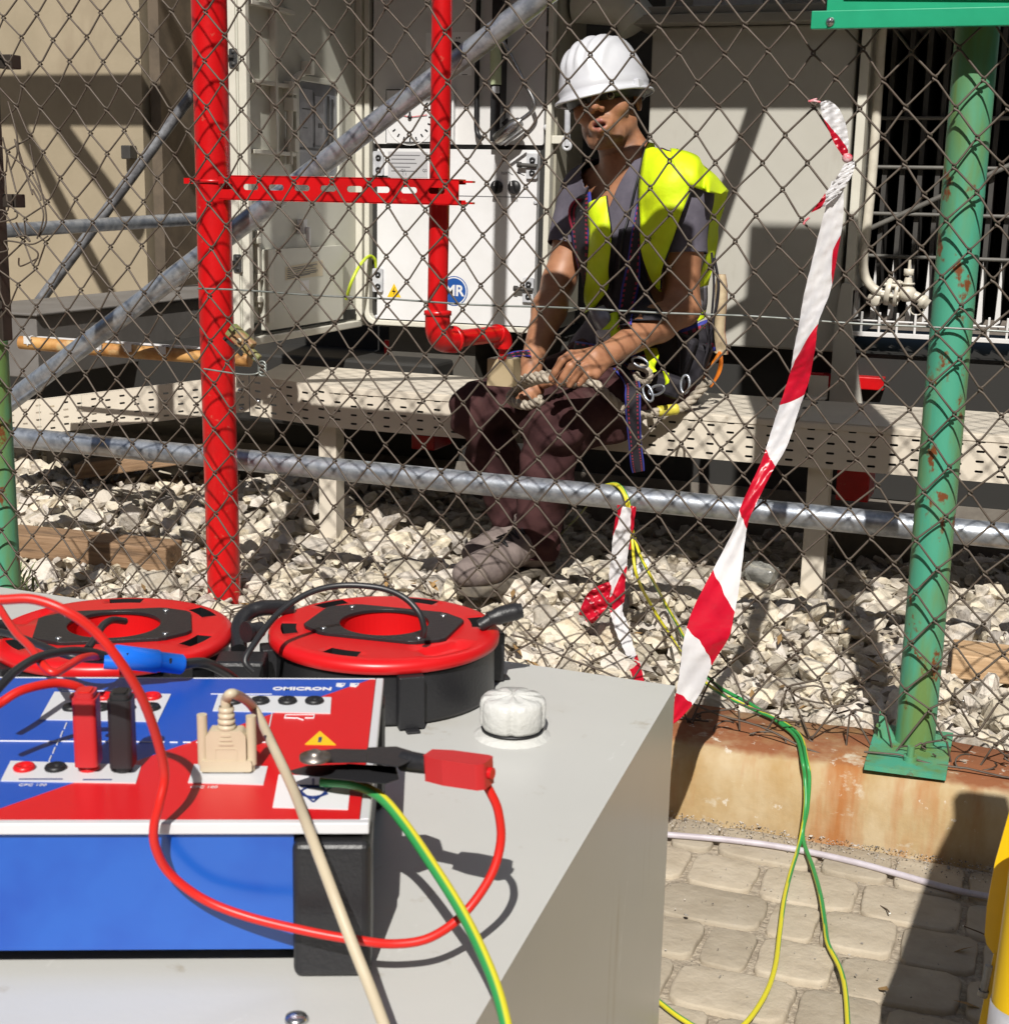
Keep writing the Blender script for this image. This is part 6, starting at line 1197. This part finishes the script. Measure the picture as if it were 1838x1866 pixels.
Vt2, Ft2 = clip(Vt, Ft, gt); tro = mesh_of('trousers', Vt2, Ft2, M_trou, person, solid=.0025)
# ---- boots
def boot(ank, toe, heel_back, ph):
    fd = unit((toe-ank)*[1, 1, 0]); sd = np.cross(UP, fd); g0 = ank*[1, 1, 0]+UP*(gh(ank[0], ank[1])+.028); L_ = np.linalg.norm((toe-ank)*[1, 1, 0]); R_ = np.stack([fd, sd, UP], 1)
    H0 = g0-fd*heel_back
    def lc(x, y, z): return g0+R_@V3(x, y, z)
    def up(p):
        d = cap_(p, lc(-.01, 0, .13), lc(-.012, 0, .05), .050, .047); d = smin(d, ell_(p, lc(-.025, 0, .045), R_, V3(.058, .040, .045)), .02)
        d = smin(d, cap_(p, lc(.02, 0, .075), lc(L_-.10, 0, .045), .043, .040), .03); d = smin(d, ell_(p, lc(L_-.065, 0, .040), R_, V3(.072, .050, .038)), .03)
        d = smax(d, -((p-g0)@UP-.012), .006); q = (p-g0)@R_; return d+.0016*np.sin(q[:, 0]*160)*np.exp(-((q[:, 0]-.10)/.05)**2)*(q[:, 2] > .04)
    V, F = surface(up, g0-[.32, .32, .02], g0+[.32, .32, .22], .0042); V, F = clip(V, F, (V-g0)@UP-.135); bo = mesh_of('boot', V, F, M_boot, person, solid=.003, off=-1)
    def so(p):
        q = (p-g0)@R_; d = np.minimum(smin(np.hypot(q[:, 0]+.028, q[:, 1])-.043, np.where(True, np.hypot(np.clip(q[:, 0], .0, L_-.06)-q[:, 0], q[:, 1])-.044-.008*np.clip(q[:, 0]/L_, 0, 1), 0), .02), 9)
        top_ = q[:, 2]-(.016+.10*np.maximum(q[:, 0]-(L_-.05), 0)); bot = -(q[:, 2]+.012-.10*np.maximum(q[:, 0]-(L_-.06), 0)); arch = np.where((q[:, 0] > .02) & (q[:, 0] < .07), -(q[:, 2]-.0), -9); return smax(smax(d, np.maximum(top_, bot), .004), arch, .004)
    V, F = surface(so, g0-[.32, .32, .04], g0+[.32, .32, .06], .0042); mesh_of('sole', V, F, M_sole, bo)
    b = MB()
    pts_ = []
    for k in range(5):
        x = .040+.022*k; 
        for s in (-1, 1):
            o_ = lc(x, s*.024, .20); 
            dirn = -UP; t_ = 0; pp = o_.copy()
            for _ in range(40):
                dd_ = float(up(pp[None])[0]); pp = pp+dirn*max(dd_, .0005); 
                if dd_ < .001: break
            pts_.append(pp+UP*.004)
    for k in range(5): m_ = (pts_[2*k]+pts_[2*k+1])/2+UP*.010; b.tube(spline([pts_[2*k], m_, pts_[2*k+1]], 5), .0024, 6)
    for k in range(4): m_ = (pts_[2*k]+pts_[2*k+3])/2+UP*.010; b.tube(spline([pts_[2*k], m_, pts_[2*k+3]], 5), .0024, 6)
    if ph == 0: b.build('lace', M_black, bo)
    return bo
toeL = PZ(838, 1085, .05); toeR = ankR+unit(V3(-.35, -.93, 0))*.19
boot(ankL, toeL, .05, 0); boot(ankR, toeR, .05, 1)
# ---- helmet
hp = Matrix.Rotation(0, 3, 'X'); hhu = unit(hu+hf*.02); hhf = unit(hf-hhu*(hf@hhu)); _ca, _sa = math.cos(.26), math.sin(.26); HH = np.stack([hr*_ca+hhf*_sa, hhf*_ca-hr*_sa, hhu], 1); hc0 = hl(0, -.002, .022)
b = MB(); rows = []; nph = 96
for i, th in enumerate(list(np.linspace(0.001, 1.0, 26))):
    a = th*math.pi/2; row = []
    for k in range(nph+1):
        ph = 2*math.pi*k/nph; x, y, z = math.sin(a)**.82*math.cos(ph), math.sin(a)**.82*math.sin(ph), math.cos(a)
        r = V3(x*.102, y*.122, z*.128); xx = r[0]; ridge = .0075*sum(math.exp(-((xx-c)/.0075)**2) for c in (-.052, -.026, 0, .026, .052))*min(1, max(0, (z-.30)/.25))
        side = .0025*math.exp(-((z-.12)/.05)**2); n_ = unit(V3(x/.102, y/.122, z/.128)); row.append(hc0+HH@(r+n_*(ridge+side)))
    rows.append(row)
for (o_, dz) in ((.004, -.004), (.010, -.007), (.0115, -.010), (.0095, -.012)):     # rain lip and peak
    row = []
    for k in range(nph+1):
        ph = 2*math.pi*k/nph; pk = .022*max(0, math.sin(ph))**2.2*min(1, o_/.010); row.append(hc0+HH@V3((.102+o_)*math.cos(ph), (.122+o_+pk)*math.sin(ph), dz-.010*max(0, math.sin(ph))**3*min(1, o_/.01)))
    rows.append(row)
b.grid(rows); hm = b.build('hard_hat', M_helm, person, weld=True, solid=.0028)
b = MB(); b.lathe(hc0+HH@V3(0, -.004, .004), hhu, [(.098, -.008), (.092, -.03), (.090, -.03), (.096, -.006)], 40); b.build('headband', M_black, hm)
b = MB(); b.box(hc0+HH@V3(.106, .02, -.001), (.012, .03, .022), 0, HH); b.box(hc0+HH@V3(-.106, .02, -.004), (.012, .03, .016), 0, HH); b.build('side_slot', M_helm, hm, bevel=.002)
# lever hanging on the cabinet edge just behind the helmet
c = PY(1034, 190, 3.84); b = MB(); c2 = PY(1033, 266, 3.84); b.tube([c, c2], .0085, 10); b.lathe(c2, (0, -1, 0), [(.014, -.004), (.014, .004), (.006, .004), (.006, -.004)], 18, closed=True); b.build('hanging_lever', M_clear, cb)
# ---- projecting clothing details onto the body surfaces
def hits(q, fn, off, Yf):
    R = np.array([unit(ray(a, b_)) for a, b_ in q]); o_ = V3(0, 0, CAM_H); t = np.full(len(R), 2.75); live = np.ones(len(R), bool)
    for _ in range(70):
        if not live.any(): break
        i = np.where(live)[0]; d = fn(o_+R[i]*t[i, None]); t[i] += np.where(d > .0008, np.maximum(d*.85, .0006), 0); live[i] = (d > .0008) & (t[i] < 4.4)
    P_ = o_+R*t[:, None]; g = grad(fn, P_); out = P_+(g*.5-R*.5)*off*1.2
    for i in range(len(R)):
        if t[i] >= 4.4 or P_[i, 1] > Yf[i]+.25: out[i] = PY(q[i][0], q[i][1], Yf[i])
    return out
def hit(px, py, fn, off=.0, Yfall=3.4): return hits([(px, py)], fn, off, [Yfall])[0]
def worn(p): return np.minimum(np.minimum(shirtf(p), trouf(p)), body(p))
def band(name, edges, fn, off, mats, parent, Yf, split=None, seg=6, mfun=None, n=7, th=.0022, bulge=0., wav=0., trim=False):
    """cloth strip: edges = [(left px, left py, right px, right py[, Y])...], laid on the surface fn"""
    rows = []; L_ = spline([V3(e[0], e[1], e[4] if len(e) > 4 else Yf) for e in edges], seg); R_ = spline([V3(e[2], e[3], e[5] if len(e) > 5 else (e[4] if len(e) > 4 else Yf)) for e in edges], seg); ov = [len(e) > 4 for e in edges]; kk = np.linspace(0, len(edges)-1, len(L_))
    Q = [L_[i]+(R_[i]-L_[i])*j/(n-1) for i in range(len(L_)) for j in range(n)]; PH = hits([q[:2] for q in Q], fn, off, [q[2] for q in Q]) if not all(ov) else [PY(*q) for q in Q]
    for i in range(len(L_)):
        row = []
        for j in range(n):
            t = j/(n-1); q = Q[i*n+j]; free = np.interp(kk[i], range(len(edges)), [float(v) for v in ov])
            p = PH[i*n+j]*(1-free)+PY(q[0], q[1], q[2])*free; row.append(p+V3(0, -1, 0)*(bulge*math.sin(math.pi*t)+wav*math.sin(5*t+.5*i)))
        rows.append(row)
    for _ in range(2):      # relax depth jumps
        A = np.array(rows); A[1:-1] = .5*A[1:-1]+.25*(A[:-2]+A[2:]); rows = A
    b = MB(); b.grid(list(rows), mfun=mfun); ob = b.build(name, mats, parent, solid=th)
    if trim:
        for j in (0, n-1): b = MB(); b.tube([r[j] for r in rows], .0022, 6); b.build('edge_binding', M_web, ob)
    return ob
# ---- hi-vis vest
vs = MB(); vest = thing('vest_holder', tuple(person['_o']), 'x', 'x') if False else None
Yv = 3.42
VM = [M_vest, M_reflect]
front = band('vest', [(1178, 268, 1232, 281), (1174, 300, 1262, 312), (1168, 345, 1256, 345), (1166, 385, 1244, 385), (1168, 430, 1230, 430), (1173, 470, 1220, 470), (1186, 505, 1211, 500), (1203, 528, 1213, 526)], worn, .020, VM, person, 3.40, n=11, bulge=.012, wav=.004, trim=True)
band('vest_shoulder', [(1222, 280, 1244, 336), (1246, 284, 1258, 342), (1268, 294, 1272, 347), (1292, 310, 1288, 350, 3.38, 3.27), (1310, 328, 1300, 352, 3.42, 3.32), (1326, 347, 1314, 354, 3.45, 3.37)], worn, .02, VM, front, 3.4, n=9, bulge=.012, wav=.004)
band('vest_back', [(1296, 349, 1325, 346, 3.36, 3.46), (1290, 380, 1320, 378, 3.40, 3.50), (1291, 410, 1306, 412, 3.42, 3.50), (1288, 440, 1309, 436, 3.42, 3.52), (1285, 468, 1299, 478, 3.44, 3.50), (1277, 500, 1296, 500, 3.44, 3.52), (1270, 524, 1288, 520, 3.44, 3.52)], worn, .02, VM, front, 3.4, n=9, bulge=-.01, wav=.010)
band('vest_back', [(1270, 525, 1288, 521, 3.44, 3.52), (1276, 560, 1288, 552, 3.44, 3.52), (1262, 590, 1282, 580, 3.46, 3.52)], worn, .02, [M_reflect], front, 3.4, n=5)
band('vest_back', [(1264, 580, 1284, 566, 3.43, 3.50), (1272, 585, 1284, 578, 3.43, 3.50)], worn, .02, VM, front, 3.4, n=4)
left = band('vest', [(1080, 372, 1110, 360), (1079, 400, 1115, 390), (1079, 440, 1118, 440), (1077, 480, 1117, 480), (1073, 520, 1113, 522), (1073, 545, 1102, 545), (1073, 570, 1090, 558)], worn, .020, VM, person, 3.46, n=8, bulge=.008, wav=.004, trim=True)
band('vest_strip', [(1074, 566, 1100, 556, 3.36, 3.33), (1080, 585, 1112, 575, 3.34, 3.31), (1090, 604, 1110, 598, 3.34, 3.31)], worn, .02, [M_reflect], left, 3.4, n=6, bulge=.01)
band('vest_hem', [(1110, 572, 1126, 568, 3.33, 3.33), (1108, 590, 1128, 590, 3.31, 3.31), (1094, 604, 1130, 612, 3.30, 3.30), (1106, 612, 1126, 618, 3.30, 3.30)], worn, .02, VM, left, 3.4, n=6, bulge=.01)
band('vest_lining', [(1160, 503, 1170, 500, 3.38), (1154, 530, 1169, 525, 3.37), (1150, 550, 1168, 545, 3.36), (1155, 560, 1160, 560, 3.36)], worn, .02, VM, front, 3.4, n=4)
band('vest_hem', [(1172, 636, 1196, 634, 3.24, 3.24), (1178, 655, 1200, 650, 3.2, 3.22), (1182, 672, 1192, 668, 3.18, 3.2), (1183, 682, 1196, 676, 3.18, 3.18)], worn, .02, VM, front, 3.3, n=4)
band('vest_hem', [(1207, 676, 1218, 680, 3.2), (1212, 695, 1219, 692, 3.2), (1211, 702, 1218, 698, 3.2)], worn, .02, VM, front, 3.3, n=3)
band('vest_collar', [(1172, 262, 1176, 270, 3.50), (1190, 270, 1188, 281, 3.48), (1208, 274, 1196, 278, 3.46)], worn, .02, VM, front, 3.45, n=4)
band('vest_collar', [(1093, 312, 1096, 312, 3.50), (1092, 330, 1098, 332, 3.49), (1095, 348, 1099, 345, 3.48)], worn, .02, VM, left, 3.45, n=3)
band('vest_collar', [(1061, 328, 1063, 330, 3.50), (1054, 345, 1060, 350, 3.49), (1050, 362, 1053, 362, 3.48)], worn, .02, VM, left, 3.45, n=3)
p = hit(1184, 440, worn, .034, 3.38); p2_ = hit(1197, 432, worn, .034, 3.38); text('lettering', '.SS', .024, (p+p2_)/2+V3(0, -.006, 0), unit(p2_-p+1e-6), unit(V3(.12, -.05, 1)), M_black, front, .0004)
# ---- harness webbing (dark, red and blue edges)
WM = [M_web, M_webr, M_webb]
edge = lambda n: (lambda i, k: 2 if k in (0, n-2) else (1 if k in (1, n-3) and i % 2 else 0))
hs = band('harness', [(1203, 277, 1228, 284), (1186, 288, 1207, 292), (1174, 318, 1190, 322), (1165, 352, 1178, 352), (1158, 392, 1172, 392), (1152, 430, 1170, 430), (1146, 470, 1168, 470), (1136, 520, 1166, 515), (1130, 560, 1160, 550), (1126, 600, 1150, 598)], worn, .016, WM, person, 3.42, n=9, mfun=edge(9), seg=8)
band('chest_panel', [(1130, 418, 1168, 410), (1125, 450, 1172, 450), (1120, 490, 1176, 500), (1115, 540, 1190, 545), (1108, 590, 1215, 585)], worn, .010, [M_web], hs, 3.44, n=9)
band('shoulder_web', [(1050, 362, 1082, 352), (1046, 385, 1084, 380), (1046, 410, 1082, 412), (1050, 440, 1080, 445), (1058, 480, 1078, 490), (1066, 520, 1076, 525)], worn, .018, WM, hs, 3.46, n=9, mfun=edge(9), seg=8)
b = MB(); ctr = PY(1056, 398, 3.40)
for s in (0, 1, 2): b.tube([ctr+V3(.026*math.cos(t)+.004*s, .012*math.sin(2*t)+.004*s, .045*math.sin(t)) for t in np.linspace(1.2, 5.4, 22)], .0035, 6, mi=(1, 0, 1)[s])
b.build('webbing_loop', WM, hs)
b = MB(); b.box(PY(1066, 405, 3.39), (.03, .02, .06)); b.build('buckle', M_black, hs, bevel=.004)
band('waist_belt', [(1052, 625, 1046, 652), (1090, 628, 1088, 655), (1140, 622, 1142, 655), (1200, 610, 1208, 650), (1262, 590, 1270, 640), (1296, 580, 1304, 640, 3.46)], lambda p: np.minimum(shirtf(p), trouf(p)), .014, WM, hs, 3.42, n=9, mfun=edge(9), seg=7)
band('leg_strap', [(905, 652, 912, 662), (935, 640, 940, 650), (965, 640, 968, 652)], worn, .006, WM, hs, 3.3, n=7, mfun=edge(7))
ln = band('lanyard', [(1116, 676, 1138, 664), (1128, 690, 1152, 678), (1138, 704, 1165, 697, 3.13), (1138, 722, 1167, 722, 3.10), (1140, 760, 1167, 760, 3.10), (1145, 810, 1169, 810, 3.12), (1148, 845, 1173, 842, 3.13), (1152, 862, 1174, 858, 3.135)], worn, .010, WM, hs, 3.2, n=13, mfun=lambda i, k: 2 if k in (0, 11) else (1 if k in (2, 9) and i % 2 == 0 else 0), seg=12)
b = MB(); b.tube(spline([PY(1172, 262, 3.40), hit(1170, 300, worn, .006, 3.42), hit(1158, 345, worn, .006, 3.42), hit(1146, 395, worn, .006, 3.44), hit(1136, 440, worn, .016, 3.44), hit(1132, 500, worn, .02, 3.44)], 7), .0028, 8); b.build('neck_cord', M_black, person)
b = MB(); q = PY(1101, 622, 3.27); b.prism(rrect(.036, .055, .006, 3), q, unit(V3(1, -.2, .15)), unit(V3(-.15, 0, 1)), .008); b.build('grey_pouch', M_clear, hs, bevel=.001)
# dark gear at the hip: pouches, hanging straps and snap hooks
b = MB()
for (px_, py_, Y_, s_) in ((1230, 640, 3.36, (.09, .05, .09)), (1262, 660, 3.40, (.07, .05, .10)), (1215, 700, 3.30, (.08, .05, .05))): b.box(PY(px_, py_, Y_), s_, 0, np.array(Matrix.Rotation(.3, 3, 'Y')))
b.build('gear_pouch', M_web, hs, bevel=.012, seg=3)
b = MB()
for pts in ([(1232, 600), (1238, 650), (1236, 700), (1250, 716)], [(1285, 590), (1290, 630), (1280, 668), (1290, 690)], [(1300, 470), (1308, 520), (1300, 580), (1286, 640)], [(1296, 460), (1300, 520), (1294, 600)]): b.tube(spline([PY(x, y, 3.33) for x, y in pts], 6), .003, 6)
b.build('hanging_cord', M_web, hs)
b = MB()
for (px_, py_, a0) in ((1180, 716, .5), (1196, 711, 2.), (1166, 660, 1.3), (1248, 700, 0.)):
    c = PY(px_, py_, 3.13); b = MB(); b.tube([c+V3(.010*math.cos(t)*math.cos(a0)-.020*math.sin(t)*math.sin(a0), .004*math.sin(t), .010*math.cos(t)*math.sin(a0)+.020*math.sin(t)*math.cos(a0)) for t in np.linspace(0, 2*np.pi, 18, endpoint=False)], .003, 8, closed=True); b.build('snap_hook', M_galv, hs)
# ---- rope across his knees
def rope_mesh(path, r, name, m, parent=None, pitch=.022):
    path = np.asarray(path); d = np.linalg.norm(np.diff(path, axis=0), axis=1); s = np.concatenate([[0], np.cumsum(d)]); N = int(s[-1]/.0028)+2; q = np.stack([np.interp(np.linspace(0, s[-1], N), s, path[:, i]) for i in range(3)], 1)
    t = np.gradient(q, axis=0); t /= np.linalg.norm(t, axis=1)[:, None]; u = frame_of(t[0])[0]; b = MB(); F_ = []
    for i in range(N): u = unit(u-t[i]*(u@t[i])); F_.append((u, np.cross(t[i], u)))
    for k in range(3):
        b.tube([q[i]+r*.52*(F_[i][0]*math.cos(2*math.pi*(i*.0028/pitch+k/3))+F_[i][1]*math.sin(2*math.pi*(i*.0028/pitch+k/3))) for i in range(N)], r*.56, 7)
    return b.build(name, m, parent)
rp_o = thing('rope', tuple(hit(1000, 700, worn, .01, 3.1)), 'pale twisted rope held coiled in the worker\'s hands and trailing over the tray', 'rope')
rope_mesh(spline([PY(1003, 690, 3.03), PY(985, 690, 3.05), PY(955, 700, 3.12), PY(938, 712, 3.13), PY(930, 728, 3.12), PY(945, 736, 3.10), PY(968, 738, 3.08), PY(985, 728, 3.06)], 8), .0115, 'held_loop', M_rope, rp_o, .062)
rope_mesh(spline([PY(1003, 682, 3.05), PY(975, 686, 3.07), PY(952, 692, 3.10), PY(940, 705, 3.11)], 8), .011, 'held_loop', M_rope, rp_o, .062)
rope_mesh(spline([PY(1010, 692, 3.05), hit(1050, 706, worn, .012, 3.05), hit(1080, 702, worn, .012, 3.1), hit(1092, 712, worn, .012, 3.1), hit(1110, 728, worn, .012, 3.1), hit(1128, 742, worn, .012, 3.15), PY(1150, 752, 3.2), PY(1175, 756, 3.24), PY(1198, 750, 3.27)], 8), .0105, 'trailing_length', M_rope, rp_o, .062)
rope_mesh(spline([PY(1232, 746, 3.30), PY(1250, 738, 3.32), PY(1265, 722, 3.34), PY(1280, 706, 3.35), PY(1290, 694, 3.36)], 8), .0115, 'trailing_length', M_rope, rp_o, .062)
rope_mesh(spline([PY(1148, 668, 3.20), PY(1165, 668, 3.17), PY(1182, 678, 3.16), PY(1180, 694, 3.16), PY(1164, 692, 3.16), PY(1158, 680, 3.16)], 8), .0085, 'knot', M_rope, rp_o)
b = MB(); b.tube(spline([PY(1198, 750, 3.27), PY(1214, 748, 3.285), PY(1235, 745, 3.30)], 6), [.0105, .0135, .0125, .014, .0128, .0138, .013, .0137, .0132, .013, .0138, .0133, .011], 14); b.build('yellow_whipping', mat('yellow_binding_tape', (.68, .60, .08), .5, col2=(.58, .5, .05), nscale=60, bump=.4), rp_o)
# ---- rolled glove and orange loop hanging behind his hip
gl = thing('work_glove', tuple(PY(1310, 570, 3.5)), 'tan and salmon leather work glove hanging behind the worker\'s hip', 'glove')
rows = []
for (x0, y0, x1, y1, dpt_) in ((1306, 500, 1322, 500, .010), (1303, 520, 1325, 520, .016), (1303, 545, 1325, 545, .019), (1302, 575, 1322, 575, .019), (1301, 605, 1320, 605, .018), (1298, 630, 1325, 636, .020), (1296, 640, 1326, 646, .022)):
    c0_, c1_ = PY(x0, y0, 3.5), PY(x1, y1, 3.5); m_ = (c0_+c1_)/2; h_ = (c1_-c0_)/2; rows.append([m_+h_*math.cos(a)*(1+.05*math.sin(3*a+y0))+V3(0, 1, 0)*dpt_*math.sin(a) for a in np.linspace(0, -2*np.pi, 25)])
R2 = []
for i in range(len(rows)-1):
    for t in np.linspace(0, 1, 5, endpoint=False): R2.append([rows[i][k]*(1-t)+rows[i+1][k]*t for k in range(25)])
R2.append(rows[-1]); b = MB(); b.grid(R2, mfun=lambda i, k: 1 if 9 < k < 17 or k > 21 or k < 1 else 0)
b.build('cuff', [mat('tan_leather', (.52, .42, .27), .6, col2=(.42, .32, .2), nscale=30, bump=.3), mat('salmon_leather', (.50, .22, .14), .6, col2=(.40, .16, .10), nscale=30, bump=.3)], gl)
b = MB(); b.tube(spline([PY(1296, 590, 3.48), PY(1306, 560, 3.48), PY(1310, 520, 3.48), PY(1306, 490, 3.5), PY(1298, 450, 3.5)], 6), .002, 6); b.build('hanging_cord', M_web, gl)
M_or = mat('orange_webbing', (.72, .20, .01), .6, col2=(.6, .15, .01), nscale=40)
ol = MB()
for pts in ([(1311, 640), (1300, 660), (1286, 676), (1276, 698)], [(1313, 642), (1313, 662), (1308, 682), (1294, 706)]):
    L_ = spline([PY(x, y, 3.44) for x, y in pts], 7); n_ = len(L_); ol.grid([[p+V3(-1, .3, 0)*.0055*math.sin(.5+2.4*i/n_), p+V3(1, -.3, 0)*.0055*math.sin(.5+2.4*i/n_)] for i, p in enumerate(L_)])
tag(ol.build('orange_loop', M_or, solid=.0016), 'orange webbing loop dangling under the leather glove', 'strap')
